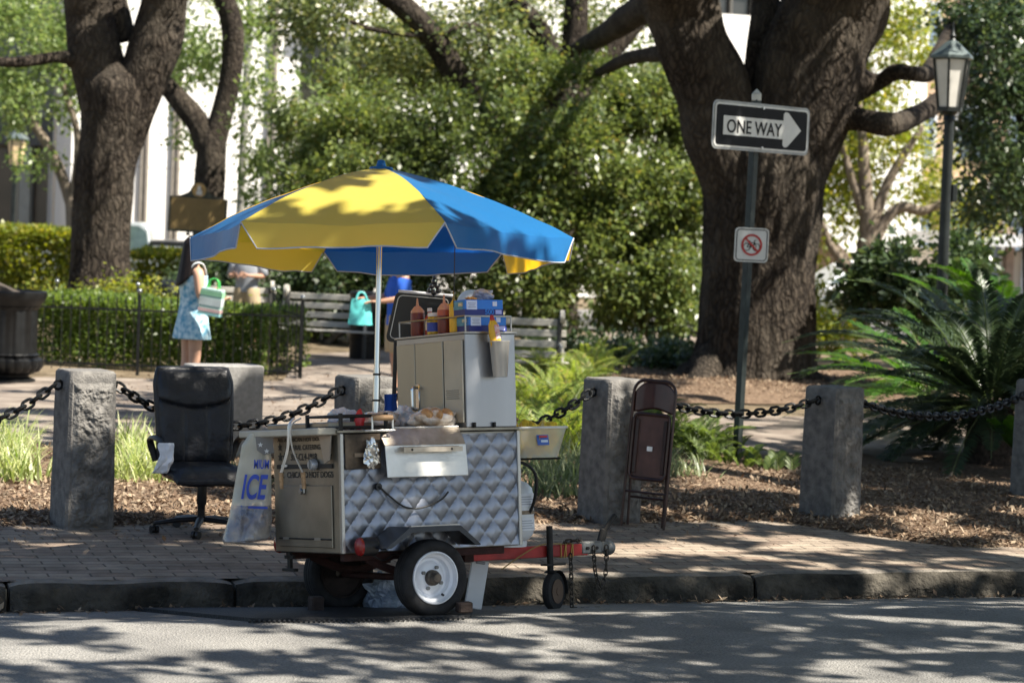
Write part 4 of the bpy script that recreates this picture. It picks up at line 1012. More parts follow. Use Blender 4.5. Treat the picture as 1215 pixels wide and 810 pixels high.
def vinyl(name, col, tcol):
    m = bpy.data.materials.new(name); m.use_nodes = True; t = m.node_tree; N = t.nodes; L = t.links; b = N['Principled BSDF']
    b.inputs['Base Color'].default_value = (*col, 1); b.inputs['Roughness'].default_value = .33; b.inputs['Specular IOR Level'].default_value = .55
    tr = N.new('ShaderNodeBsdfTranslucent'); tr.inputs[0].default_value = (*tcol, 1); mx = N.new('ShaderNodeMixShader'); mx.inputs[0].default_value = .5
    nz = N.new('ShaderNodeTexNoise'); nz.inputs['Scale'].default_value = 5; tc = N.new('ShaderNodeTexCoord'); L.new(tc.outputs['Object'], nz.inputs[0])
    bp = N.new('ShaderNodeBump'); bp.inputs['Strength'].default_value = .25; bp.inputs['Distance'].default_value = .03; L.new(nz.outputs['Fac'], bp.inputs['Height']); L.new(bp.outputs[0], b.inputs['Normal'])
    L.new(b.outputs[0], mx.inputs[1]); L.new(tr.outputs[0], mx.inputs[2]); L.new(mx.outputs[0], N['Material Output'].inputs[0]); return m
YEL = vinyl('yellow_vinyl', (.84, .70, .13), (1.0, .56, .01)); BLU = vinyl('blue_vinyl', (.025, .20, .50), (.01, .10, .45)); PIPE = M('grey_piping', (.45, .46, .50), .6)
def prof(u): return APEX - (APEX-RIMZ)*(.52*u + .48*u*u)
for k in range(6):
    f0, f1 = R(21+60*k), R(81+60*k)
    def pan(u, v):
        r = .03 + (RR-.03)*v; a = V((math.sin(f0), -math.cos(f0), 0))*r; b = V((math.sin(f1), -math.cos(f1), 0))*r
        p = a.lerp(b, u); sag = 4*u*(1-u); p = p*(1 - .035*sag*v)
        z = prof(v) - .028*sag*v*(1.2-v) + .014*noise.noise(V((p.x*3.0, p.y*3.0, k*2.0)))*v + .006*noise.noise(V((p.x*8, p.y*8, k)))*v - .010*math.exp(-min(u, 1-u)/.05)*v*0 + .008*math.sin(u*22+k)*max(0, v-.55)*sag*.5
        return V((p.x, p.y, z))
    col = YEL if k % 2 else BLU
    pn = MB().grid(pan, 26, 26).build('canopy_panel', col, um, smooth=True)
    def val(u, v):
        p = pan(u, 1); uu = .5 + (u-.5)*(1 - .17*v); q = pan(uu, 1); out = V((q.x, q.y, 0)).normalized()
        return q + out*(.018*v + .010*math.sin(u*9+k*2)*v) + V((0, 0, -.135*v + .012*math.sin(u*5+k)*v))
    MB().grid(val, 26, 6).build('valance', col, pn, smooth=True)
    ed = [val(0, v/5) for v in range(6)] + [val(u/20, 1) for u in range(1, 20)] + [val(1, 1-v/5) for v in range(6)]
    MB().tube(ed, .0045, 5).build('piping', PIPE, pn, smooth=True)
    d = V((math.sin(f0), -math.cos(f0), 0))
    rb = MB().tube([d*(.03+(RR-.03)*v) + V((0, 0, prof(v)-.016)) for v in [i/8 for i in range(9)]], .005, 6).build('rib', CHROME, um, smooth=True)
    MB().tube([d*.02 + V((0, 0, RIMZ-.02)), d*.55 + V((0, 0, prof(.47)-.02))], .004, 6).build('strut', CHROME, rb, smooth=True)
MB().lathe([(.03, APEX-.03), (.075, APEX-.022), (.07, APEX+.004), (.03, APEX+.012), (.022, APEX+.045), (.012, APEX+.05)], 16).build('finial', BLU, um, smooth=True)
MB().lathe([(.03, RIMZ-.05), (.03, RIMZ+.0)], 14).build('runner', PLAST, um, smooth=True)
d = V((math.sin(R(30)), -math.cos(R(30)), 0))
q = um.matrix_world
MB().tube([(.455, -.20, RIMZ+.02), (.455, -.20, .66)], .003, 5).build('pull_cord', PLAST, um)
# condiments on top of the cabinet
ZK = ZC + .0135
def bottle(label, y, x, r, h, body, noz, grp, kind='squeeze'):
    o = onc('squeeze_bottle', label, 'bottle', (x, y, ZK), grp)
    MB().lathe([(r*.9, 0), (r, .01), (r, h*.62), (r*.92, h*.68)], 20).build('bottle_body', body, o, smooth=True)
    MB().lathe([(r*.95, h*.67), (r*.95, h*.72), (r*.5, h*.84), (r*.2, h*.88), (r*.10, h*1.08), (r*.06, h*1.1)], 20).build('nozzle', noz, o, smooth=True)
    return o
KET = M('ketchup_brown', (.16, .030, .018), .4, var=.1); PEACH = M('peach_nozzle', (.62, .30, .17), .4, var=.05); MUS = M('mustard_yellow', (.74, .42, .02), .4, var=.05)
KR = M('red_orange', (.45, .09, .04), .4)
bottle('dark red squeeze bottle at the left end of the condiment row', .775, .43, .044, .215, KET, PEACH, 'condiments on the cabinet top')
b2 = bottle('wide dark red squeeze bottle with a light nozzle beside the yellow squeeze bottle', .47, .43, .043, .215, KET, PEACH, 'condiments on the cabinet top')
MB().lathe([(.0435, .11), (.0435, .143)], 20, cap=False).build('band', KR, b2, smooth=True)
bottle('slim yellow squeeze bottle next to the blue napkin boxes', .345, .42, .031, .225, MUS, MUS, 'condiments on the cabinet top')
j = onc('sauce_bottle', 'small red-labelled sauce bottle with a white cap among the condiments', 'bottle', (.47, .70, ZK), 'condiments on the cabinet top')
MB().lathe([(.028, 0), (.03, .008), (.03, .11), (.014, .135), (.013, .15)], 16).build('glass', M('red_sauce', (.38, .04, .02), .3), j, smooth=True)
MB().lathe([(.015, .148), (.015, .17)], 12).build('cap', SIGNW, j, smooth=True); MB().lathe([(.0308, .035), (.0308, .095)], 16, cap=False).build('label', M('label_cream', (.66, .55, .40), .6, var=.5, scale=60), j, smooth=True)
j = onc('pickle_jar', 'glass jar of yellow relish with a blue label and white lid', 'jar', (.44, .60, ZK), 'condiments on the cabinet top')
MB().lathe([(.043, 0), (.046, .008), (.046, .095), (.036, .112)], 20).build('glass', M('relish', (.55, .36, .03), .25, var=.3, scale=60), j, smooth=True)
MB().lathe([(.041, .112), (.041, .132), (.037, .135)], 20).build('lid', SIGNW, j, smooth=True); MB().lathe([(.0465, .02), (.0465, .075)], 20, cap=False).build('label', M('label_deep_blue', (.03, .06, .36), .5), j, smooth=True)
j = onc('relish_tub', 'squat yellow plastic bottle behind the blue labelled jar', 'bottle', (.50, .535, ZK), 'condiments on the cabinet top')
MB().lathe([(.038, 0), (.04, .01), (.04, .12), (.02, .15), (.016, .17)], 18).build('bottle_body', MUS, j, smooth=True); MB().lathe([(.018, .168), (.018, .185)], 12).build('cap', MUS, j, smooth=True)
# napkin boxes
BXB = M('box_blue', (.02, .20, .62), .45, var=.06); BXN = M('box_navy', (.008, .018, .17), .45, var=.08); BXW = M('box_white', (.68, .72, .80), .5, var=.04); BXT = M('box_teal', (.10, .30, .42), .5, var=.2, scale=30)
def nbox(label, z, x, y, rz):
    o = onc('napkin_box', label, 'box', (x, y, z), 'blue napkin boxes'); o.rotation_euler = (CM.to_3x3() @ Matrix.Rotation(rz, 3, 'Z')).to_euler()
    w, d_, h = .265, .135, .094
    MB().box((0, 0, h/2), (w, d_, h), ch=.002).build('carton', BXB, o)
    MB().box((0, 0, h*.21), (w+.002, d_+.002, h*.38)).build('navy_band', BXN, o)
    MB().box((-.085, -d_/2-.001, h*.66), (.072, .003, h*.58)).build('label_panel', BXW, o)
    MB().box((.075, -d_/2-.001, h*.74), (.030, .003, h*.30)).build('label_patch', BXW, o)
    MB().box((.10, -d_/2-.0015, h*.22), (.042, .003, h*.26)).build('label_patch', M('patch_lilac', (.42, .45, .75), .5), o)
    text(o, '500', (.005, -d_/2-.0015, h*.06), (1, 0, 0), (0, 0, 1), .062, h*.33, BXB, bold=.02)
    for i in range(3): MB().box((-.085, -d_/2-.0028, h*(.52+.12*i)), (.05-.012*(i % 2), .002, .004)).build('print_line', M('print_grey', (.35, .37, .42), .6), o)
    MB().box((-w/2-.001, .01, h*.64), (.003, d_*.8, h*.5)).build('end_picture', BXT, o); MB().box((-w/2-.0015, -.02, h*.7), (.003, .05, h*.2)).build('end_patch', M('patch_cream', (.6, .52, .34), .5, var=.4, scale=50), o)
    return o
nbox('lower blue and navy napkin box at the cabinet corner', ZK, .552, .252, 0); nbox('upper blue and navy napkin box stacked on the other one', ZK+.096, .533, .256, R(-2))
ws = onc('wax_paper', 'crumpled silvery wax paper bag lying on the upper napkin box', 'paper bag', (.585, .27, ZK+.19))
MB().sphere((0, 0, .032), (.068, .05, .034), 22, 12, .5, 3).build('paper', M('wax_grey', (.42, .45, .50), .4, .3, var=.2, scale=20), ws)
ws = onc('orange_wrapper', 'small orange wrapper on top of the napkin boxes', 'wrapper', (.475, .245, ZK+.19)); MB().sphere((0, 0, .008), (.035, .03, .011), 14, 8, .7, 8).build('paper', M('wrap_orange', (.75, .34, .06), .5, var=.3, scale=40), ws)
# steel cup with a mustard bottle on the cabinet side
cu_ = onc('steel_cup', 'stainless steel cup hooked on the side of the cabinet', 'cup', (.575, Y0-.066, 1.375))
MB().lathe([(.041, 0), (.043, .004), (.060, .205), (.063, .21), (.063, .213), (.057, .207), (.041, .01), (.01, .008)], 28).build('cup', M('cup_steel', (.66, .64, .60), .34, .75, var=.08), cu_, smooth=True)
MB().box((0, .058, .17), (.03, .02, .05)).build('hook', STEEL, cu_)
mu_ = onc('mustard_bottle', 'yellow mustard bottle with red cap standing in the steel cup', 'bottle', (.562, Y0-.066, 1.50)); mu_.rotation_euler = (CM.to_3x3() @ Matrix.Rotation(R(-9), 3, 'Y')).to_euler()
MB().lathe([(.033, 0), (.036, .02), (.036, .14), (.030, .19), (.016, .215)], 18, sy=.7).build('bottle_body', MUS, mu_, smooth=True); MB().lathe([(.015, .213), (.011, .24), (.007, .245)], 12).build('cap', RED, mu_, smooth=True)
MB().grid(lambda u, v: V((.0368*math.sin(R(-15+80*u)), -.0368*.72*math.cos(R(-15+80*u)), .10+.085*v)), 8, 1).build('label', M('label_red', (.62, .10, .10), .5, var=.3, scale=60, col2=(.78, .7, .68)), mu_, smooth=True)
# bread bags on the counter
PLB = M('bun_bag', (.55, .36, .20), .22, var=.3, scale=13, bump=.6, bscale=30, spec=.8, col2=(.80, .72, .64), coat=.6)
PLG = M('clear_bag', (.42, .42, .42), .2, var=.35, scale=14, bump=.9, bscale=24, spec=.8, col2=(.66, .66, .68), coat=.6)
def bag(label, loc, r, mat, sd):
    o = onc('bun_bag', label, 'bag', loc, 'bags of buns on the counter'); MB().sphere((0, 0, r[2]*.9), r, 34, 22, .35, sd).build('bag', mat, o, smooth=True)
    return o
zc_ = ZT+.021
a_ = bag('large plastic bag of hot dog buns beside the cabinet corner', (.215, .29, zc_), (.155, .10, .062), PLB, 1.3)
for i in range(3): MB().sphere((-.07+.07*i, -.03, .075), (.034, .07, .042), 14, 10, .1).build('bun', M('bun_crust', (.52, .27, .10), .5, var=.2, scale=10), a_, smooth=True)
bag('plastic bag of buns right behind the umbrella pole', (.06, .64, zc_), (.13, .11, .062), PLB, 4.1)
bag('small grey clear plastic bag between the two bun bags', (.22, .62, zc_), (.06, .08, .075), PLG, 7.7)
bag('clear plastic bag by the sooty grill tray', (-.14, .72, zc_), (.10, .08, .070), PLG, 9.9)
rp_ = onc('red_packet', 'small red packet lying by the umbrella pole', 'packet', (-.09, .62, zc_)); MB().sphere((0, 0, .058), (.032, .02, .058), 16, 12, .4, 5).build('packet', M('packet_red', (.62, .03, .03), .35), rp_, smooth=True)
fo = onc('foil_piece', 'crumpled piece of foil stuck on the burnt plate', 'foil', (-.318, Y0-.062, .87)); MB().sphere((0, 0, .07), (.042, .022, .072), 22, 18, .9, 2).build('foil', M('foil', (.66, .65, .62), .25, 1, var=.1), fo)
# tongs over the shelf edge
tg = onc('tongs', 'steel serving tongs with wooden tips hanging from the tail shelf', 'tongs', (XE-.145, .42, ZT+.02))
mb = MB()
for y0, y1 in ((.04, .16), (-.02, -.10)):
    q = cat([(.03, (y0+y1)*.25, .075), (-.012, y0*.5+.02, .03), (-.012, y0+.02, -.10), (-.004, y1, -.24)], 6); MB().tube(q, [.011]*len(q), 8, flat=.45).build('tong_arm', PALES, tg, smooth=True)
    MB().tube([(-.004, y1, -.235), (.0, y1*1.02, -.33)], [.015, .011], 8).build('tong_tip', WOOD, tg, smooth=True)
# ice bag hanging on the tail end
ib = thing('ice_bag', 'clear plastic ice bag with blue ICE lettering hanging from the tail of the cart', 'plastic bag', P(296, 640, 14.95))
EL = [(296, 514), (287, 528), (284, 545), (280, 565), (276, 590), (271, 615), (263, 640), (266, 645)]; ER = [(322, 514), (321, 528), (322, 545), (322, 565), (322, 590), (323, 615), (321, 636), (318, 640)]
ibl = ib.location.copy()
def bagf(u, v, sg):
    k = v*(len(EL)-1); i = min(int(k), len(EL)-2); f = k-i
    lx, ly = [EL[i][c]+(EL[i+1][c]-EL[i][c])*f for c in (0, 1)]; rx, ry = [ER[i][c]+(ER[i+1][c]-ER[i][c])*f for c in (0, 1)]
    p = P(lx+(rx-lx)*u, ly+(ry-ly)*u, 14.95); b = 4*u*(1-u); bul = .02+.15*max(0, v-.5)/.5*(1-max(0, v-.88)*6)
    n1 = noise.noise(V((u*3, v*6, 1.5)))*.5 + noise.noise(V((u*8, v*14, 4)))*.35*(v > .5)
    return p - ibl + V((0, sg*(b**.6)*bul + .060*n1*(1 if v > .6 else .22)*b, 0))
BAGM = M('ice_bag_film', (.52, .50, .40), .2, var=.2, scale=5, spec=.8, col2=(.72, .69, .58), coat=.6, bump=.5, bscale=9, alpha=.72); BAGL = M('ice_bag_contents', (.13, .17, .27), .15, var=.4, scale=8, bump=1.6, bscale=12, spec=.9, col2=(.66, .56, .46), coat=.8, alpha=.66)
MB().grid(lambda u, v: bagf(u, v*.62, -1), 20, 30).build('bag_film', BAGM, ib, smooth=True)
MB().grid(lambda u, v: bagf(u, .62+.38*v, -1), 28, 26).build('bag_contents', BAGL, ib, smooth=True)
MB().grid(lambda u, v: bagf(u, v, 1), 20, 40).build('bag_back', BAGM, ib, smooth=True)
for i in range(7):
    q = P(283+6*(i % 5)+2*(i > 4), 618+ (i*7 % 17) - 8, 14.97) - ibl; MB().sphere(q, (.042, .05, .036), 14, 10, .4, i).build('roll', M('bag_roll', (.36, .21, .12), .6, var=.5, scale=12, col2=(.55, .46, .38)), ib, smooth=True)
ICEB = M('ice_blue', (.02, .07, .50), .4)
def itext(s, px, py, w, h, sh=0.0): q = P(px, py, 14.90) - ibl; text(ib, s, q, (1, 0, .02), (-.02, 0, 1), w, h, ICEB, bold=.02, shear=sh)
itext('ICE', 286, 592, .160, .150, .30); itext('MIUM', 301, 556, .092, .056, .12)
q = P(286, 603, 14.895) - ibl; MB().box(q + V((.078, 0, .01)), (.158, .002, .014)).build('print_bar', ICEB, ib); 

gf = MB().prism([(0, 0), (.10, 0), (.115, -.09), (.05, -.105), (.012, -.08)], P(303, 518, 14.88) - ibl, (1, 0, 0), (0, 0, 1), (0, .004, 0)).build('grey_flap', M('flap_grey', (.20, .19, .18), .5, var=.1), ib)
for px, py in ((309, 527.5), (316.5, 535)): star(P(px, py, 14.878) - ibl, .017, SIGNW, gf, (1, 0, .03), (-.03, 0, 1), (0, -.002, 0))
# rubber mat, wheel chocks, bag and board under the cart
mt = [(163, 724.5), (300, 737.5), (420, 737.0), (557, 733), (561, 726.5), (420, 724), (370, 724.0)]
def rw(px, py):
    p = G(px, py, -.05)
    for _ in range(6): p = G(px, py, road_z(st(p)[1]))
    return p
mb = MB(); tp = [rw(*q) + V((0, 0, .022)) for q in mt]; n = len(tp); mb.add(tp + [p - V((0, 0, .03)) for p in tp], [tuple(range(n))] + [(i, (i+1) % n, (i+1) % n+n, i+n) for i in range(n)])
for i in range(44):
    p = rw(296+5.9*i, 738.3 - .0*i - (max(0, i-20)*.16)); mb.box(p + V((0, 0, .008)), (.014, .03, .016), ch=.003)
tag(mb.build('rubber_mat', M('mat_rubber', (.014, .014, .015), .6, var=.3, scale=20, bump=.5, bscale=50)), 'black rubber mat with a toothed edge lying on the road under the cart', 'mat')
for px, py, lb in ((374, 728, 'small brown brick chocking the far cart wheel'), (550, 734, 'small rusty block chocking the near cart wheel')):
    p = rw(px, py); tag(MB().box((0, 0, .05), (.08, .07, .10) if px < 400 else (.09, .06, .06), ch=.008).build('wheel_chock', M('chock_brown', (.035, .022, .017), .9, var=.3, scale=20, bump=.5)), lb, 'wheel chock')
    o = COL.objects[-1]
for o in [o for o in COL.objects if o.name.startswith('wheel_chock')]:
    px, py = (374, 728) if o.name == 'wheel_chock' else (550, 733.5); o.location = rw(px, py) + V((0, .03, .012 if px > 400 else 0)); o.rotation_euler = (0, 0, R(30))
p = rw(457, 722); o = thing('plastic_bag', 'clear crumpled plastic bag under the cart between the two tyres', 'plastic bag', p); MB().sphere((0, .05, .08), (.13, .10, .11), 30, 20, .6, 6).build('bag', M('blue_clear_bag', (.20, .25, .34), .2, var=.4, scale=12, bump=1, bscale=22, spec=.8, col2=(.45, .50, .56), coat=.5), o)
p = rw(562, 722); o = thing('plastic_board', 'white plastic board standing on the road behind the near tyre', 'plastic board', p, (R(-4), R(9), R(20)))
MB().box((0, .02, .15), (.115, .014, .30), ch=.006).build('board', M('plastic_white', (.70, .71, .72), .4, var=.06), o); MB().box((0, .008, .285), (.06, .012, .018), ch=.004).build('grip_slot', M('slot_grey', (.30, .31, .33), .5), o)
# black menu panel behind the cabinet, leaning on the counter's far side
q = [P(x, y, 16.15) for x, y in ((468, 345), (536, 351), (527, 411), (455, 405))]
o_ = (q[0]+q[2])/2; xx = (q[1]-q[0]); hh = (q[0]-q[3]); o = thing('menu_board', 'black rounded menu board with a silver rim behind the condiments', 'menu board', (o_.x, o_.y, 0))
w_, h_ = xx.length, hh.length; c_ = V((0, 0, o_.z))
MB().prism(rrect(w_, h_, .04), c_, xx.normalized(), hh.normalized(), (0, .02, 0)).build('panel', M('panel_black', (.010, .011, .013), .3), o)
MB().tube([c_ + xx.normalized()*x + hh.normalized()*y + V((0, -.004, 0)) for x, y in rrect(w_-.045, h_-.05, .03)], .0035, 6, closed=True).build('rim_line', M('rim_silver', (.6, .6, .58), .35, .9), o, smooth=True)
MB().tube([c_ + xx*(-.46) + hh*.5, c_ + xx*.5 + hh*.5], .010, 8).build('top_edge', M('edge_highlight', (.75, .76, .78), .4), o)  # white bead stands in for the light catching the board's top edge
for sx in (-.4, .4): MB().tube([c_ + xx*sx + V((0, .03, .05)), V((c_ + xx*sx).to_tuple()[:2] + (0,)) + V((0, .15, 0))], .014, 8).build('easel_leg', PLAST, o)
mb = MB(); kb = c_ + hh*.5 + xx*.16
for dx, dz, r in ((0, .012, .022), (-.028, .022, .018), (.028, .022, .018), (-.016, .05, .018), (.018, .052, .018), (0, .08, .018), (0, .105, .013)): mb.sphere(kb + V((dx, 0, dz)), r, 10, 8)
mb.build('knobbed_clip', M('gloss_black', (.008, .008, .009), .12, spec=.8), o, smooth=True)
bc = onc('blue_cloth', 'bright blue cloth hanging by the far side of the cabinet', 'cloth', (.36, 1.02, 1.07))
MB().grid(lambda u, v: V((-.03+.09*u, .01*math.sin(u*9)+.02*noise.noise(V((u*3, v*3, 0))), .235*v)), 14, 10).build('cloth', M('cloth_blue', (.015, .09, .42), .8, var=.2), bc, smooth=True, solid=.004)
# ------------------------------------------------------------------ trees
BARK = barkmat('oak_bark', (.015, .012, .010), (.055, .044, .034), (.105, .09, .07))
BARKL = M('pale_bark', (.12, .095, .07), .9, var=.4, scale=6, bump=.8, bscale=18, spec=.2, col2=(.26, .215, .165), stretch=(2, 2, .6))
LF_OAK = leafmat('oak_leaf', [(0.045, 0.0675, 0.024), (0.0975, 0.1275, 0.042), (0.075, 0.105, 0.0375), (0.165, 0.195, 0.06), (0.255, 0.255, 0.075)], 0.42, .38, .6)
LF_BRIGHT = leafmat('bright_leaf', [(0.0805, 0.1265, 0.0403), (0.138, 0.1955, 0.0633), (0.184, 0.2415, 0.0805), (0.1035, 0.161, 0.0517), (0.2415, 0.276, 0.1035)], 0.42, .45)
LF_DARK = leafmat('dark_leaf', [(0.0234, 0.0442, 0.0182), (0.0468, 0.0754, 0.026), (0.0364, 0.0624, 0.026), (0.078, 0.1105, 0.0364)], 0.36, .28, .6)
LF_CAM = leafmat('camellia_leaf', [(0.0467, 0.0734, 0.024), (0.0933, 0.1333, 0.0373), (0.1466, 0.1932, 0.0507), (0.0599, 0.0933, 0.0334), (0.2, 0.2399, 0.0667), (0.0933, 0.1333, 0.04), (0.16, 0.2, 0.0533), (0.0599, 0.0867, 0.0267), (0.0999, 0.14, 0.04), (0.1733, 0.2133, 0.0599), (0.0667, 0.0999, 0.0293), (0.2133, 0.1866, 0.0533)], 0.36, .36, .65)
LF_HEDGE = leafmat('hedge_leaf', [(0.055, 0.0935, 0.0198), (0.099, 0.1595, 0.0308), (0.143, 0.209, 0.044), (0.077, 0.121, 0.0275), (0.198, 0.253, 0.055)], 0.42, .42)
LF_YEL = leafmat('yellow_hedge_leaf', [(0.0735, 0.105, 0.0189), (0.168, 0.1995, 0.0315), (0.252, 0.273, 0.042), (0.105, 0.1575, 0.0263), (0.357, 0.315, 0.063)], 0.42, .42)

def limb(parent, name, pts, Yref=None, seg=20, k=7, mat=None, sd=0.0, ridge=.06, rough=.07, nr=11):
    """pts: (px,py,Y,radius_px) converted to world"""
    w = []
    for px, py, Y, r in pts: p = P(px, py, Y); w.append((p.x, p.y, p.z, r*Y/FPX))
    return limb_w(parent, name, w, seg, k, mat, sd, ridge, rough, nr)
def limb_w(parent, name, w, seg=14, k=5, mat=None, sd=0.0, ridge=.06, rough=.07, nr=11):
    mb = MB(); limb_mb(mb, w, seg, k, rough, ridge, sd, nr); o = mb.build(name, mat or BARK, smooth=True, auto=False)
    if parent:
        o.parent = parent; l = parent.location
        o.data.transform(Matrix.Translation(-l))
    return o
def bl(px, py, Y, rx, ry, rd): # blob from photo position and size, depth radius in metres
    p = P(px, py, Y); k = Y/FPX; return (tuple(p), (rx*k, rd, ry*k))
def tree(label, base, group=None, name='tree'):
    return thing(name, label, 'tree', (base.x, base.y, 0), (0, 0, 0), group)

# big live oak on the right
OY = 36.5
tb_ = P(888, 452, OY); tb_.z = 0
oak = tree('huge dark live oak with a flared trunk forking behind the ONE WAY sign', tb_)
limb(oak, 'trunk', [(886, 478, OY, 96), (888, 462, OY, 89), (893, 438, OY, 76), (896, 400, OY, 69), (898, 330, OY, 66), (905, 250, OY, 69), (908, 190, OY, 74), (910, 165, OY, 62), (911, 150, OY, 40), (912, 140, OY, 8)], seg=110, k=14, ridge=.10, rough=.05, nr=26)
limb(oak, 'limb', [(890, 262, OY, 36), (868, 200, OY-.2, 43), (845, 110, OY-.2, 45), (822, 50, OY-.3, 43), (806, 0, OY-.4, 44), (790, -60, OY-1.2, 42), (760, -140, OY-3, 34), (700, -220, OY-6, 22)], seg=60, k=10, sd=3, ridge=.09, nr=18)
limb(oak, 'limb', [(918, 262, OY, 40), (934, 195, OY, 50), (958, 110, OY, 62), (975, 50, OY, 62), (990, 0, OY, 63), (1010, -70, OY-.5, 58), (1050, -160, OY-2, 44), (1130, -240, OY-4, 26)], seg=70, k=10, sd=5, ridge=.09, nr=20)
limb(oak, 'limb', [(905, 120, OY+.5, 26), (905, 60, OY+.5, 20), (908, 10, OY+.6, 17), (905, -60, OY+.8, 15), (890, -150, OY+1, 10)], seg=24, sd=8)
limb(oak, 'limb', [(985, 60, OY, 48), (1005, 95, OY, 34), (1040, 98, OY, 11), (1062, 86, OY-.2, 10), (1085, 88, OY-.4, 9), (1102, 86, OY+1, 11), (1113, 66, OY+3, 10), (1128, 34, OY+6, 7), (1150, -10, OY+8, 5)], seg=24, sd=9)
limb(oak, 'limb', [(960, 165, OY, 40), (985, 140, OY-.1, 22), (1020, 142, OY-.3, 14), (1055, 148, OY-.5, 14), (1085, 138, OY+1, 12), (1112, 122, OY+3, 11), (1140, 97, OY+5, 9), (1165, 78, OY+7.5, 6), (1195, 60, OY+9, 3)], seg=24, sd=10)
limb(oak, 'limb', [(800, -4, OY, 24), (772, 4, OY+1.2, 19), (740, 26, OY+4, 16), (712, 44, OY+7, 12), (680, 60, OY+10, 8), (650, 74, OY+13, 4)], seg=22, sd=11)
limb(oak, 'limb', [(812, 62, OY, 16), (778, 64, OY+1.5, 10), (745, 70, OY+4, 8), (715, 84, OY+7, 6), (690, 96, OY+10, 3)], seg=18, sd=12)
limb(oak, 'root', [(850, 430, OY-.3, 30), (838, 447, OY-.6, 22), (822, 462, OY-1.0, 15), (800, 474, OY-1.5, 9), (775, 482, OY-2.2, 4)], seg=20, sd=13)
limb(oak, 'root', [(938, 430, OY-.2, 26), (955, 446, OY-.4, 15), (978, 455, OY-.6, 9), (1003, 462, OY-1, 3)], seg=20, sd=14)
foliage('crown', oak, [bl(1060, -130, 33, 150, 60, 4), bl(860, -150, 37, 120, 60, 4), bl(730, -120, 33, 120, 55, 4), bl(1170, -70, 33, 70, 45, 2.5)], 14000, .10, .05, LF_OAK, .16)

# left oak
LY = 39.5
b0 = P(118, 400, LY); b0.z = 0
lo = tree('dark forked oak trunk behind the iron fence at left', b0)
limb(lo, 'trunk', [(110, 420, LY, 52), (113, 395, LY, 46), (116, 350, LY, 39), (118, 300, LY, 35), (124, 220, LY, 34), (132, 160, LY, 37), (139, 115, LY, 43), (142, 92, LY, 36), (144, 74, LY, 12)], seg=64, k=12, sd=20, ridge=.08, nr=18)
limb(lo, 'limb', [(134, 190, LY, 20), (126, 130, LY, 29), (112, 60, LY, 31), (104, 10, LY, 28), (98, -60, LY-.5, 26), (80, -150, LY-2, 18)], seg=32, sd=21, ridge=.08)
limb(lo, 'limb', [(140, 190, LY, 22), (160, 122, LY, 27), (182, 60, LY, 30), (194, 10, LY, 27), (206, -50, LY-.4, 24), (240, -150, LY-2, 16)], seg=32, sd=22, ridge=.08)
limb(lo, 'limb', [(143, 50, LY+.3, 20), (136, 20, LY+.3, 18), (128, -20, LY+.3, 16), (120, -80, LY, 12)], seg=20, sd=25)
limb(lo, 'limb', [(112, 85, LY, 14), (96, 80, LY, 10), (84, 70, LY-.2, 9), (66, 68, LY-.3, 7), (40, 72, LY-.5, 7), (10, 74, LY-.8, 6), (-40, 70, LY-1.2, 5)], seg=18, sd=23)
foliage('crown', lo, [bl(60, -110, 37, 140, 50, 3), bl(250, -100, 38, 110, 50, 3)], 5000, .10, .05, LF_OAK, .16)

# second oak behind the marker
TY = 50
b0 = P(246, 330, TY); b0.z = 0
so_ = tree('dark two-limbed oak rising behind the historical marker', b0)
limb(so_, 'trunk', [(247, 400, TY, 25), (247, 330, TY, 21), (248, 250, TY, 18.5), (250, 190, TY, 18), (252, 165, TY, 17), (253, 148, TY, 10), (254, 138, TY, 3)], seg=32, sd=30)
limb(so_, 'limb', [(252, 170, TY, 16), (262, 140, TY, 13), (272, 100, TY, 13), (277, 60, TY, 13), (273, 20, TY, 13), (262, -10, TY, 13), (240, -80, TY, 10)], seg=24, sd=31)
limb(so_, 'limb', [(246, 175, TY, 15), (236, 148, TY, 14), (218, 125, TY, 13), (200, 104, TY, 11), (186, 88, TY, 9), (165, 60, TY, 6)], seg=22, sd=32)
foliage('crown', so_, [bl(250, 20, 51, 55, 70, 2.0), bl(225, 80, 52, 40, 50, 1.5), bl(310, 150, 49, 30, 60, 1.2), bl(318, 230, 49, 26, 45, 1.0), bl(300, 60, 51, 22, 60, 1.0), bl(225, 165, 52, 22, 22, .8)], 12000, .13, .065, LF_BRIGHT, .15)

# small multi-stem tree at far left
SY = 52
b0 = P(84, 330, SY); b0.z = 0
st_l = tree('small multi-stemmed tree with bright leaves at the far left', b0)
limb(st_l, 'trunk', [(86, 360, SY, 9), (86, 290, SY, 8), (85, 262, SY, 7), (84, 235, SY, 7)], seg=16, mat=BARKL, sd=40)
limb(st_l, 'limb', [(84, 245, SY, 6), (72, 205, SY, 6.5), (55, 170, SY, 6), (35, 140, SY, 5), (10, 100, SY, 3)], seg=14, mat=BARKL, sd=41)
limb(st_l, 'limb', [(86, 240, SY, 6), (92, 190, SY, 5), (90, 150, SY, 4), (75, 100, SY, 3), (70, 50, SY, 2)], seg=14, mat=BARKL, sd=42)
limb(st_l, 'limb', [(87, 225, SY, 5), (97, 170, SY, 4), (104, 120, SY, 3), (110, 60, SY, 2)], seg=14, mat=BARKL, sd=43)
foliage('crown', st_l, [bl(20, 40, 52, 70, 55, 2), bl(60, 105, 52, 60, 45, 1.8), bl(15, 120, 52, 45, 35, 1.5), bl(95, 40, 53, 40, 60, 1.5), bl(60, 10, 53, 80, 40, 2), bl(45, 195, 51, 25, 10, .6)], 22000, .13, .065, LF_BRIGHT, .16)

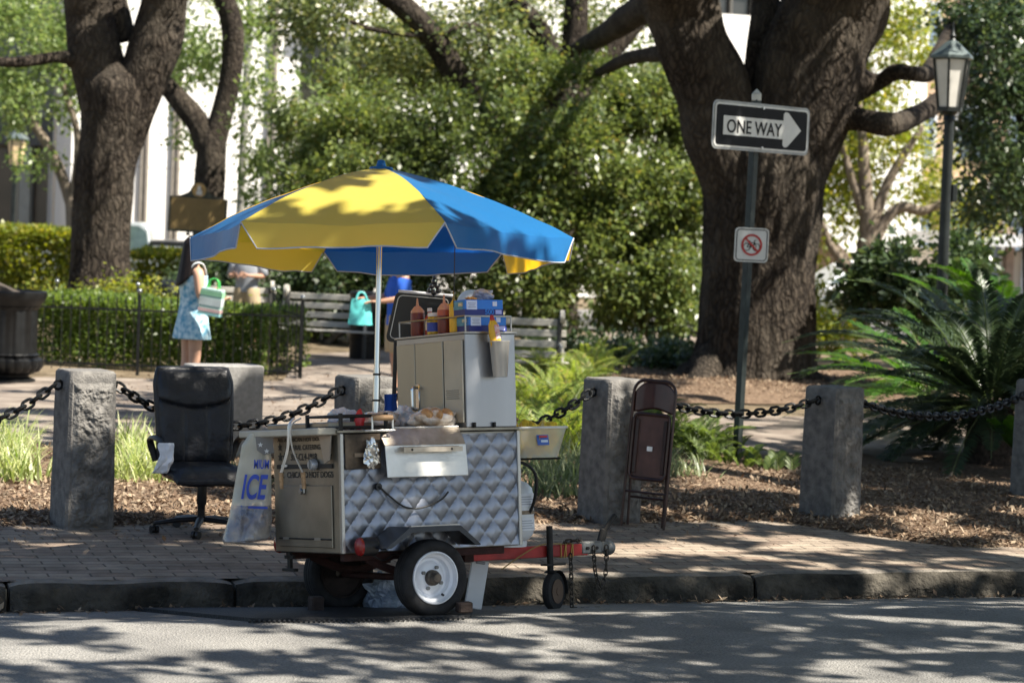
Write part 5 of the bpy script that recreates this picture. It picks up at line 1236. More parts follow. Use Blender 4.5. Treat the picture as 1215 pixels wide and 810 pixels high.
# middle oak limbs rising out of the shrubs
MY = 48
b0 = P(655, 420, MY); b0.z = 0
mo = tree('dark oak whose slanting limbs rise above the big shrubs in the middle', b0)
limb(mo, 'trunk', [(650, 430, MY, 36), (652, 330, MY, 31), (660, 220, MY, 28), (672, 140, MY, 28), (678, 100, MY, 20), (680, 75, MY, 6)], seg=36, sd=50)
limb(mo, 'limb', [(668, 170, MY, 24), (640, 170, MY-.5, 20), (600, 150, MY-1, 17), (565, 120, MY-1.3, 17), (538, 84, MY-1.5, 16), (515, 48, MY-1.7, 15), (485, 14, MY-2, 14), (450, -12, MY-2.2, 13), (380, -60, MY-2.5, 9)], seg=28, k=9, sd=51)
limb(mo, 'limb', [(676, 110, MY, 18), (655, 70, MY-.3, 15), (636, 32, MY-.6, 13), (612, 4, MY-.9, 11), (570, -50, MY-1.5, 8)], seg=24, sd=52)
limb(mo, 'limb', [(678, 110, MY, 18), (682, 50, MY, 15), (684, 0, MY, 14), (690, -80, MY, 11)], seg=24, sd=53)
limb(mo, 'limb', [(682, 110, MY, 18), (710, 70, MY+.2, 17), (745, 30, MY+.4, 16), (775, 5, MY+.6, 14), (830, -40, MY+1, 10)], seg=24, sd=54)
limb(mo, 'limb', [(615, 155, MY-1, 8), (575, 40, MY-1.4, 5), (530, 38, MY-1.8, 4), (490, 42, MY-2, 3.2), (430, 32, MY-2.3, 3), (395, 14, MY-2.5, 2.5), (345, 25, MY-2.7, 2)], seg=10, sd=55)
foliage('crown', mo, [bl(400, 10, 46, 80, 40, 2), bl(350, 30, 46, 40, 26, 1.2), bl(560, 30, 47, 70, 40, 2), bl(640, 90, 49, 70, 40, 2), bl(600, 100, 49, 60, 40, 2), bl(500, 60, 49, 60, 40, 2), bl(735, 110, 50, 40, 45, 2), bl(640, 10, 49, 70, 30, 2), bl(540, 90, 49.5, 60, 40, 1.5), bl(450, 70, 49.5, 50, 40, 1.5), bl(720, 20, 49.5, 40, 35, 1.5), bl(760, 90, 50.5, 30, 30, 1.2)], 56000, .12, .06, LF_OAK, .17)

# light trees at the right, behind the oak
RY = 50
b0 = P(1030, 320, RY); b0.z = 0
rt = tree('pale multi-stemmed tree with light green leaves right of the oak trunk', b0)
limb(rt, 'trunk', [(1025, 380, RY, 15), (1026, 320, RY, 13), (1030, 280, RY, 12), (1032, 250, RY, 11)], seg=18, mat=BARKL, sd=60)
limb(rt, 'limb', [(1030, 265, RY, 9), (1026, 210, RY, 8), (1024, 170, RY, 6), (1020, 130, RY, 4), (1015, 90, RY, 3)], seg=14, mat=BARKL, sd=61)
limb(rt, 'limb', [(1026, 255, RY, 7), (1010, 210, RY, 5), (1000, 175, RY, 4), (990, 150, RY, 3)], seg=14, mat=BARKL, sd=62)
limb(rt, 'limb', [(1035, 265, RY, 8), (1052, 220, RY, 6), (1072, 185, RY, 5), (1095, 150, RY, 3)], seg=14, mat=BARKL, sd=63)
limb(rt, 'limb', [(1036, 290, RY, 8), (1050, 262, RY, 7), (1070, 246, RY, 7), (1095, 250, RY, 6), (1120, 240, RY, 4)], seg=14, mat=BARKL, sd=64)
limb(rt, 'limb', [(1018, 330, RY, 8), (1000, 310, RY, 7), (985, 290, RY, 5), (975, 262, RY, 3)], seg=14, mat=BARKL, sd=65)
foliage('crown', rt, [bl(1045, 150, 51, 45, 40, 1.6), bl(1000, 190, 51, 25, 60, 1.2), bl(1090, 190, 51, 45, 40, 1.5), bl(1050, 70, 52, 60, 50, 2), bl(1010, 110, 52, 30, 40, 1.5), bl(985, 250, 50.5, 22, 55, .9), bl(1010, 240, 51.5, 30, 40, 1), bl(1060, 230, 51.5, 45, 35, 1.2), bl(1000, 150, 52, 30, 50, 1), bl(1140, 250, 51, 40, 30, 1.5), bl(1075, 20, 52, 40, 30, 2)], 26000, .13, .06, LF_YEL, .2)
DY = 43
b0 = P(1225, 420, DY); b0.z = 0
dt = tree('dense dark green tree filling the right edge behind the street lamp', b0)
limb(dt, 'trunk', [(1235, 430, DY, 22), (1232, 300, DY, 18), (1225, 180, DY, 16), (1210, 60, DY, 12), (1200, -40, DY, 8)], seg=20, sd=70)
limb(dt, 'limb', [(1228, 220, DY, 10), (1200, 190, DY, 7), (1170, 180, DY, 5), (1140, 150, DY, 3)], seg=12, sd=71)
limb(dt, 'limb', [(1225, 150, DY, 10), (1195, 100, DY, 7), (1165, 60, DY, 5), (1140, 20, DY, 3)], seg=12, sd=72)
foliage('crown', dt, [bl(1185, 60, 42, 50, 70, 2), bl(1195, 150, 42, 50, 60, 2), bl(1180, 225, 42, 45, 45, 1.6), bl(1150, 130, 43, 30, 45, 1.2), bl(1230, 230, 43, 40, 60, 2), bl(1160, 20, 43, 50, 35, 2), bl(1215, 20, 43, 50, 60, 2)], 26000, .125, .07, LF_DARK, .16)

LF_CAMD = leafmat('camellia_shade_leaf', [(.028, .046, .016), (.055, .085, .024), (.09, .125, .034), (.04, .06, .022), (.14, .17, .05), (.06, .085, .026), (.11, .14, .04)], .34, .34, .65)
# ------------------------------------------------------------------ shrubs and hedges
def shrub(label, blobs, n, mat, L=.105, W=.055, cl=.11, name='shrub', group=None, stems=5, shell=.5, up=.4):
    x = sum(b[0][0] for b in blobs)/len(blobs); y = sum(b[0][1] for b in blobs)/len(blobs); o = thing(name, label, 'shrub' if name != 'hedge' else 'hedge', (x, y, 0), (0, 0, 0), group)
    foliage('crown', o, blobs, n, L, W, mat, cl, shell=shell, up=up)
    for i in range(stems):
        c = V(random.choice(blobs)[0]); a = V((x + random.gauss(0, .25), y + random.gauss(0, .15), -.05)); m = a.lerp(c, .5) + V((random.gauss(0, .15), 0, .1))
        limb_w(o, 'stem', [(*a, .05), (*m, .04), (*c, .02)], 8, 4, BARKL, i)
    return o
SYY = 43.5
GRP = 'large glossy shrubs behind the benches'
bt = tree('leafy pale tree crown filling the gaps behind the big shrubs', V((P(580, 300, 55).x, 55, 0)))
limb(bt, 'trunk', [(580, 420, 55, 16), (582, 300, 55, 14), (590, 180, 55, 11), (600, 60, 55, 6)], seg=14, mat=BARKL, sd=81)
foliage('crown', bt, [bl(420, 160, 55, 80, 90, 2), bl(540, 140, 55, 90, 90, 2), bl(660, 130, 55, 90, 90, 2), bl(770, 150, 55, 70, 90, 2), bl(600, 280, 55, 120, 90, 2), bl(760, 290, 55, 80, 90, 2), bl(420, 290, 55, 90, 80, 2)], 26000, .20, .10, LF_BRIGHT, .22)
shrub('tall glossy shrub with bright top leaves above the left of the umbrella', [bl(375, 130, 45, 48, 60, 1.0), bl(420, 180, 44, 60, 60, 1.2), bl(390, 240, 44, 60, 60, 1.2), bl(350, 230, 44.5, 26, 60, .9), bl(430, 120, 45.5, 40, 40, 1), bl(390, 320, 44, 60, 60, 1.2), bl(360, 370, 44, 60, 30, 1.0)], 48000, LF_CAM, group=GRP, name='shrub')
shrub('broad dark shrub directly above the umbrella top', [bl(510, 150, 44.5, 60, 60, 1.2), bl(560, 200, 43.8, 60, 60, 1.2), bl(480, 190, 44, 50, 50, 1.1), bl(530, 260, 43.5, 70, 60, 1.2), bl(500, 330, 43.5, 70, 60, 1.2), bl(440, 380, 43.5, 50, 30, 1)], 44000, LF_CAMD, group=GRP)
shrub('sunlit glossy shrub between the umbrella and the oak trunk', [bl(640, 150, 44, 60, 55, 1.2), bl(700, 120, 44.5, 60, 50, 1.1), bl(620, 100, 45, 50, 45, 1.1), bl(690, 200, 43.5, 65, 70, 1.2), bl(620, 240, 43.5, 50, 60, 1.1), bl(680, 290, 43.2, 75, 65, 1.2), bl(640, 350, 43.2, 70, 45, 1.1), bl(720, 345, 43.2, 50, 40, 1.0)], 72000, LF_CAM, group=GRP)
shrub('glossy shrub touching the left side of the oak trunk', [bl(765, 170, 44, 45, 60, 1.1), bl(775, 115, 44.5, 45, 45, 1.0), bl(805, 190, 43.8, 30, 60, .9), bl(810, 280, 43.4, 30, 60, .8), bl(790, 240, 43.5, 45, 60, 1.1), bl(745, 240, 43.5, 40, 60, 1.0), bl(790, 320, 43.2, 45, 55, 1.0), bl(750, 340, 43.2, 40, 45, 1.0), bl(800, 375, 43, 35, 20, .8)], 60000, LF_CAM, group=GRP)
shrub('shady low shrub behind the left bench under the umbrella edge', [bl(320, 335, 43, 60, 25, .8), bl(410, 335, 43, 70, 30, .9), bl(470, 345, 43, 50, 35, .9), bl(250, 330, 44, 60, 22, .8)], 22000, LF_DARK, group=GRP)
shrub('dark leafy bush at the foot of the big shrubs beside the right bench', [bl(690, 420, 39.5, 65, 18, .7), bl(760, 425, 38.5, 55, 20, .7), bl(800, 432, 37.5, 32, 16, .5)], 14000, LF_DARK, .10, .05)
shrub('dark broad shrub around the foot of the street lamp', [bl(1075, 325, 36, 55, 32, .9), bl(1130, 315, 36, 45, 28, .9), bl(1040, 345, 36, 40, 22, .7), bl(1105, 350, 35.5, 60, 30, .9)], 16000, LF_DARK, .13, .075)
shrub('sunlit low bush right at the edge of the oak trunk', [bl(975, 365, 43, 22, 26, .5), bl(990, 400, 42, 28, 18, .5), bl(968, 395, 42, 14, 25, .4)], 2600, LF_YEL, .10, .055)
# hedges
def hedge(label, p0, p1, Y0_, Y1_, z0, z1, dp, n, mat, L=.06, W=.035):
    """clipped hedge from ground px p0 to p1: leaves fill the skin of a long box"""
    a = P(p0, 400, Y0_); b = P(p1, 400, Y1_); a.z = b.z = 0; ln = (b-a).length; d = (b-a)/ln; nn = V((-d.y, d.x, 0))
    o = thing('hedge', label, 'hedge', ((a+b)/2).to_tuple(), (0, 0, 0))
    m = n; u = RNG.random(m)*ln; face = RNG.random(m); h = z1-z0
    v = np.where(face < .42, 0, np.where(face < .85, RNG.random(m)*dp, dp)); w = np.where(face < .42, RNG.random(m)*h, np.where(face < .85, h, RNG.random(m)*h))
    inn = RNG.random(m) < .25; w = np.where(inn, RNG.random(m)*h, w)
    wob = .12*(vnoise(u*1.3, w*2+v*2, 3)-.5); pts = np.array(a)[None]+np.array(d)[None]*u[:, None]+np.array(nn)[None]*(v+wob+RNG.normal(size=m)*.035)[:, None]
    pts[:, 2] = z0 + w + .12*(vnoise(u*1.7, v*2, 5)-.5)*(w > h*.7) + RNG.normal(size=m)*.035
    out = np.zeros((m, 3)); out[:, 2] = np.where(w >= h*.98, 1, .2); out += -np.array(nn)[None]*np.where(v <= 0, 1, 0)[:, None]
    q = leaf_quads(pts, L*(.6+.8*RNG.random(m)), W*(.6+.8*RNG.random(m)), .3, .05, out) - np.array(o.location)[None]
    fast_mesh('foliage', q, 4, mat, o)
    k = int(ln/.35)
    mb = MB()
    for i in range(k):
        s = (i+.5)*ln/k; c = a + d*s + nn*(dp*random.uniform(.3, .7)) - V(o.location)
        mb.tube([c, c + V((random.gauss(0, .08), random.gauss(0, .08), z1*.85))], [.022, .010], 6)
    tag(mb.build('stem', BARKL, o), kind='stuff')
    return o
hedge('low clipped hedge behind the iron fence at left', 25, 316, 35.2, 33.9, .02, .82, 1.35, 34000, LF_HEDGE)
hedge('tall yellow-green hedge in front of the dark windows at far left', -40, 100, 47, 47, .05, 1.55, 1.4, 16000, LF_YEL, .10, .06)
hedge('yellow-green bush right of the left oak trunk', 150, 218, 46.5, 46.5, .05, 1.22, 1.2, 5000, LF_YEL, .10, .06)
shrub('yellowish low planting between the two iron fence runs', [bl(80, 352, 37.6, 45, 12, .5), bl(160, 350, 37.6, 45, 12, .5), bl(225, 356, 37.4, 40, 10, .5)], 4200, LF_YEL, .07, .04)

# ------------------------------------------------------------------ ferns, grasses and the palm
def frond_quads(base, d, L, rise, droop, npair, lw, ll, keel=.35, rng=random, taper=.5, side=None):
    """one pinnate frond as arrays of leaflet quads + rachis points"""
    d = V((d.x, d.y, 0)).normalized(); sd = V((-d.y, d.x, 0)); pts = []
    p = V(base); a = rise; n = 14; st_ = L/n
    for i in range(n+1):
        pts.append(p.copy()); t = i/n; p = p + (d*math.cos(a) + V((0, 0, math.sin(a))))*st_; a -= droop/n*(.4+1.2*t)
    out = []
    for i in range(npair):
        t = .10 + .9*i/npair; k = t*n; j = min(int(k), n-1); c = pts[j].lerp(pts[j+1], k-j); tn = (pts[j+1]-pts[j]).normalized(); up = sd.cross(tn)
        if up.z < 0: up = -up
        l = ll*(math.sin(PI*min(1, .12+t*.95))**taper)*(.92+.16*rng.random())
        for s_ in (-1, 1):
            dr = (sd*s_*.80 + tn*.62 + up*keel + V((rng.gauss(0, .06), rng.gauss(0, .06), rng.gauss(0, .06)))).normalized(); w = tn*lw*.5
            m = c + dr*l*.55 + up*(.02*l); e = c + dr*l - up*(.16*l)
            out += [c - w*.6, m - w, e, m + w]
    return out, pts
def fern(label, x, y, n, L, mat, name='fern', group=None, spread=.15, rise=(55, 80), droop=(1.2, 2.2), lw=.018, ll=.115, npair=34, z=.0, cat_='fern'):
    o = thing(name, label, cat_, (x, y, z), (0, 0, 0), group); qs = []; mb = MB()
    for i in range(n):
        a = random.uniform(0, 2*PI); b = V((random.gauss(0, spread), random.gauss(0, spread), 0)); l = L*random.uniform(.6, 1.1)
        q, pts = frond_quads(b, V((math.cos(a), math.sin(a), 0)), l, R(random.uniform(*rise)), random.uniform(*droop), npair, lw, ll*l/L)
        qs += q; mb.tube(pts[::2], [.006*(1-.7*k/7) for k in range(len(pts[::2]))], 4)
    fast_mesh('fronds', np.array([tuple(v) for v in qs]), 4, mat, o); mb.build('frond_stalk', M('stalk_green', (.10, .14, .03), .6), o)
    return o
FERN = leafmat('fern_leaf', [(.10, .17, .03), (.18, .25, .05), (.24, .31, .07), (.14, .20, .04), (.34, .31, .10)], .5, .45)
FERN2 = leafmat('green_fern_leaf', [(.045, .085, .02), (.085, .13, .03), (.13, .18, .045), (.07, .10, .025)], .5, .4)
GF = 'fern clumps in the mulch bed'
fpos = [(642, 545, 34, .85, FERN), (672, 535, 34, .80, FERN), (640, 522, 34, .85, FERN), (632, 500, 30, .9, FERN), (664, 490, 32, .9, FERN), (650, 470, 30, .9, FERN), (690, 475, 28, .85, FERN),
        (765, 520, 28, .68, FERN2), (800, 538, 30, .68, FERN2), (830, 543, 26, .62, FERN2), (858, 550, 20, .5, FERN2), (905, 556, 12, .34, FERN2), (740, 500, 18, .5, FERN2), (700, 448, 26, .8, FERN), (625, 440, 24, .8, FERN)]
fl_ = ['pale yellow-green fern just behind the plastic tub', 'pale fern beside the left face of the chair bollard', 'pale fern behind the cabinet side', 'pale fern low behind the cabinet edge', 'pale fern rising left of the chair bollard top', 'pale fern further back below the right bench', 'pale fern behind the top of the chair bollard', 'green fern right behind the folding chair back', 'green fern right of the folding chair seat', 'green fern left of the signpost', 'small green fern at the foot of the signpost', 'lone small bright fern right of the signpost foot', 'green fern between bollard and folding chair', 'pale fern in front of the dark bush', 'pale fern under the right bench end']
for (px, py, n, L, m_), lb in zip(fpos, fl_):
    p = G(px, py, .02); fern(lb, p.x, p.y, n, L, m_, group=GF)
GRASS = leafmat('striped_grass', [(.16, .24, .05), (.34, .40, .16), (.50, .52, .30), (.24, .32, .09), (.60, .60, .42)], .45, .4)
GRASS2 = leafmat('grey_grass', [(.08, .12, .05), (.16, .20, .10), (.24, .27, .16), (.11, .16, .06)], .45, .4)
def tuft(label, px, py, n, L, mat, w=.018, spread=.12, group='grass clumps in the mulch bed'):
    p = G(px, py, .02); o = thing('grass_clump', label, 'grass clump', (p.x, p.y, 0), (0, 0, 0), group); vs = []
    for i in range(n):
        a = random.uniform(0, 2*PI); d = V((math.cos(a), math.sin(a), 0)); s_ = V((-d.y, d.x, 0))*w*.5*random.uniform(.7, 1.2); q = V((random.gauss(0, spread), random.gauss(0, spread), 0))
        l = L*random.uniform(.55, 1.1); an = R(random.uniform(55, 88)); dr = random.uniform(.9, 2.3); k = 6; pts = []
        for j in range(k+1): pts.append(q.copy()); q = q + (d*math.cos(an) + V((0, 0, math.sin(an))))*(l/k); an -= dr/k*(.4+j/k)
        for j in range(k): t0, t1 = 1-(j/k)**2*.9, 1-((j+1)/k)**2*.95; vs += [pts[j]-s_*t0, pts[j+1]-s_*t1, pts[j+1]+s_*t1, pts[j]+s_*t0]
    fast_mesh('blades', np.array([tuple(v) for v in vs]), 4, mat, o); return o
for (px, py, n, L, m_), lb in zip([(-8, 560, 150, .60, GRASS), (24, 572, 130, .50, GRASS), (6, 540, 130, .58, GRASS), (150, 572, 140, .46, GRASS), (182, 562, 140, .50, GRASS), (150, 545, 130, .50, GRASS), (212, 572, 90, .40, GRASS), (285, 575, 120, .42, GRASS2), (655, 590, 150, .48, GRASS2), (678, 570, 150, .48, GRASS2), (640, 565, 120, .45, GRASS2), (775, 562, 110, .40, GRASS2), (805, 568, 100, .36, GRASS2)],
        ['sunlit striped grass clump cut by the left edge', 'sunlit striped grass clump close to the left bollard foot', 'striped grass clump behind the left chain', 'striped grass clump right of the left bollard', 'striped grass clump behind the office chair armrest', 'striped grass clump behind the left bollard and chair', 'striped grass clump under the office chair seat', 'greyish grass clump between office chair and ice bag', 'greyish grass clump behind the propane tank', 'greyish grass clump left of the chair bollard', 'greyish grass clump under the plastic tub', 'greyish grass clump behind the folding chair legs', 'greyish grass clump right of the folding chair legs']):
    tuft(lb, px, py, n, L, m_)

PALM = leafmat('palm_leaflet', [(.030, .050, .026), (.052, .080, .040), (.040, .064, .034), (.085, .115, .055)], .30, .25, .8)
PALM2 = leafmat('young_palm_leaflet', [(.03, .085, .012), (.05, .12, .016), (.04, .10, .015)], .3, .35, .6)
def cycad(label, px, py, Y, zc, n, L, mat, seed, el=(-25, 75), amin=0, amax=360, sub='sago_palm', droop=(.6, 1.5), npair=84):
    rg = random.Random(seed); p = P(px, py, Y); o = thing(sub, label, 'palm', (p.x, p.y, 0), (0, 0, 0)); qs = []
    limb_w(None, 'trunk', [(0, 0, -.05, .26), (0, 0, zc*.5, .24), (0, 0, zc+.05, .18)], 18, 5, M('palm_trunk', (.05, .035, .025), .95, var=.5, scale=20, bump=2, bscale=25), 80, .25, .2).parent = o
    for i in range(n):
        a = R(amin + (amax-amin)*((i*.618034) % 1)); e = R(el[0] + (el[1]-el[0])*rg.random()**.8); l = L*rg.uniform(.78, 1.08); c = V((math.cos(a)*.12, math.sin(a)*.12, zc))
        q, pts = frond_quads(c, V((math.cos(a), math.sin(a), 0)), l, e, rg.uniform(*droop)*(.6+.5*max(0, math.sin(e))), npair, .033, .22, .30, rg, .45); 
        # rachis
        f = fast_mesh('frond', np.array([tuple(v) for v in q]), 4, mat, o)
        MB().tube(pts[::2], [.012*(1-.8*k/7) for k in range(len(pts[::2]))], 5).build('rachis', M('rachis_green', (.10, .15, .04), .45), f, smooth=True)
    return o
cycad('large dark sago palm with arching fronds behind the right chain', 1176, 505, 24.6, .62, 92, 2.05, PALM, 3, (-28, 66))
cycad('lighter green sago palm standing behind the large one', 1180, 380, 30.5, 1.0, 26, 1.4, PALM2, 5, (0, 75), npair=48)
cycad('sago palm with long low fronds left of the large one', 1110, 455, 28.0, .45, 26, 1.6, PALM2, 9, (0, 50), 80, 310, npair=48)
# broad-leaved plant at the right edge
p = G(1196, 560, 0); o = thing('broad_leaf_plant', 'bright green broad-leaved plant in front of the palm at the right edge', 'plant', (p.x, p.y-.6, 0))
for i, (a, e, l) in enumerate(((200, 75, .62), (165, 62, .55), (250, 80, .70), (300, 60, .5), (20, 70, .6), (120, 75, .6))):
    d = V((math.cos(R(a)), math.sin(R(a)), 0)); s_ = V((-d.y, d.x, 0))
    def lf(u, v):
        an = R(e) - 1.3*v; q = d*(.05 + l*.55*v) + V((0, 0, .25 + l*(math.sin(R(e))*v - .45*v*v)))
        wdt = .15*math.sin(PI*min(1, .08+v*.92))**.8; return q + s_*(u-.5)*2*wdt + V((0, 0, .03*math.cos((u-.5)*PI)*-1 + .012*math.sin(v*24)))
    MB().grid(lf, 8, 18).build('leaf', PALM2, o, smooth=True); MB().tube([V((0, 0, 0)), lf(.5, 0)], .012, 6).build('leaf_stalk', M('rachis_green', (.10, .15, .04), .45), o)
# ------------------------------------------------------------------ iron fences
FIRON = M('fence_iron', (.018, .019, .019), .4, .5, var=.3, scale=20)
def fence(label, A, B_, h, n, posts, grp='iron fences round the hedge'):
    d = (B_-A); L = d.length; d = d/L; o = thing('iron_fence', label, 'fence', A, (0, 0, math.atan2(d.y, d.x)), grp)
    for z in (.12, h-.16): MB().box((L/2, 0, z), (L, .012, .024)).build('rail', FIRON, o)
    for i in range(n):
        x = (i+.5)*L/n; mb = MB(); mb.tube([(x, 0, .04), (x, 0, h-.04)], .0062, 5); mb.lathe([(.0062, h-.05), (.012, h-.035), (.004, h+.01)], 6, (x, 0, 0)); mb.build('picket', FIRON, o)
    for i in range(posts):
        x = i*L/(posts-1); mb = MB(); mb.box((x, 0, h*.52), (.04, .04, h*1.06)); pp_ = mb.build('post', FIRON, o); MB().sphere((x, 0, h*1.06+.03), .035, 12, 8).build('finial_ball', M('ball_grey', (.30, .32, .33), .25, .7), pp_, smooth=True)
    return o
fa, fb_ = G(64, 441, 0), G(356, 452, 0); fa2 = P(-30, 436, fa.y+.1); fa2.z = 0; fr = P(322, 430, 35.6); fr.z = 0; fl2 = P(-30, 420, 37.2); fl2.z = 0; fr2 = P(258, 420, 36.8); fr2.z = 0
fence('near run of black iron fence in front of the low hedge', fa2, fb_, 1.0, 36, 3)
fence('short return of black iron fence at the right end of the hedge', fb_, fr, 1.0, 8, 2)
fence('far run of black iron fence behind the low hedge', fl2, fr2, .95, 32, 4)

# ------------------------------------------------------------------ benches
BEN = M('bench_grey', (.30, .285, .25), .85, var=.25, scale=7, bump=.3, bscale=30, stretch=(.5, 3, 3), col2=(.46, .44, .39)); BIRON = M('bench_iron', (.04, .04, .038), .6, .4)
def bench():
    o = thing('park_bench', '', '', (0, 0, 0))
    for k in range(4): MB().box((0, .30 + .035*k, .52 + .135*k), (1.5, .026, .088), ch=.006).build('back_slat', BEN, o)
    for k in range(4): MB().box((0, .22 - .115*k, .43 + .004*k), (1.5, .095, .028), ch=.006).build('seat_slat', BEN, o)
    for sx in (-.66, .66):
        mb = MB(); mb.tube([(sx, .27, 0), (sx, .285, .42), (sx, .36, .98)], .030, 6); mb.tube([(sx, -.16, 0), (sx, -.15, .40)], .03, 6); mb.box((sx, .06, .40), (.05, .46, .045)); mb.build('bench_end', BIRON, o)
        MB().tube([(sx, .33, .66), (sx, .10, .66), (sx, -.14, .63), (sx, -.15, .40)], .022, 6).build('armrest', BEN, o)
        mb = MB(); mb.lathe([(.0, -.03), (.085, -.028), (.09, 0), (.085, .028), (0, .03)], 16, (sx*1.05, .375, 1.0), 'X'); mb.build('scroll', BEN, o, smooth=True)
    return o
be = bench()
for i, (px, Y, yaw, lb) in enumerate(((384, 37.6, -10, 'grey slatted park bench in the shade left of the umbrella pole'), (268, 39.0, 6, 'grey slatted park bench behind the man in the grey shirt'), (604, 31.6, 4, 'grey slatted park bench right of the blue napkin boxes'))):
    o = be if i == 0 else copy_tree(be); p = P(px, 400, Y); o.location = (p.x, p.y, 0); o.rotation_euler = (0, 0, R(yaw)); tag(o, lb, 'bench', 'slatted benches in the park')

# ------------------------------------------------------------------ litter bins
BINM = M('bin_iron', (.008, .0085, .009), .45, .35, var=.35, scale=9)
b0 = P(8, 455, 30.5); b0.z = 0
o = thing('litter_bin', 'big ornate fluted black iron litter bin at the left edge', 'litter bin', b0)
MB().lathe([(.30, 0), (.34, .02), (.34, .06), (.26, .09), (.27, .12)], 28).build('base', BINM, o, smooth=True)
MB().lathe([(.26, .12), (.36, .16), (.405, .23), (.40, .30), (.35, .335)], 88, flute=.07, nf=22).build('bulb', BINM, o, smooth=True)
MB().lathe([(.35, .335), (.37, .36), (.335, .38), (.335, .90), (.37, .94)], 88, flute=.045, nf=26).build('fluted_body', BINM, o, smooth=True)
MB().lathe([(.37, .94), (.43, 1.02), (.455, 1.07), (.455, 1.12), (.44, 1.13), (.43, 1.10), (.36, 1.05), (.02, 1.05)], 40).build('rim', BINM, o, smooth=True)
MB().prism([(-.34, .0), (.16, 0), (-.24, .17), (-.34, .19)], (-.05, -.1, 1.10), (1, 0, 0), (0, 0, 1), (0, .3, 0)).build('hood', M('hood_brown', (.05, .038, .026), .7), o)
b0 = P(199, 400, 41.5); b0.z = 0
o = thing('litter_bin', 'small dark round litter bin left of the woman in the sundress', 'litter bin', b0)
MB().lathe([(.22, .0), (.23, .1), (.25, .72), (.255, .74)], 24).build('body', M('bin_green', (.018, .024, .022), .45, .2, var=.3), o, smooth=True); MB().lathe([(.275, .74), (.275, .80), (.24, .90), (.10, .97), (.02, .98)], 24).build('lid', BINM, o, smooth=True)
b0 = G(431, 428, 0)
o = thing('litter_bin', 'tall dark litter bin behind the turquoise bag', 'litter bin', b0)
MB().lathe([(.20, .0), (.215, .05), (.225, .95), (.24, .97), (.24, 1.02), (.20, 1.04), (.18, 1.0), (.02, 1.0)], 24).build('body', M('bin_black', (.010, .010, .011), .5, .2), o, smooth=True); MB().lathe([(.232, .30), (.232, .34)], 24, cap=False).build('hoop', BINM, o, smooth=True)

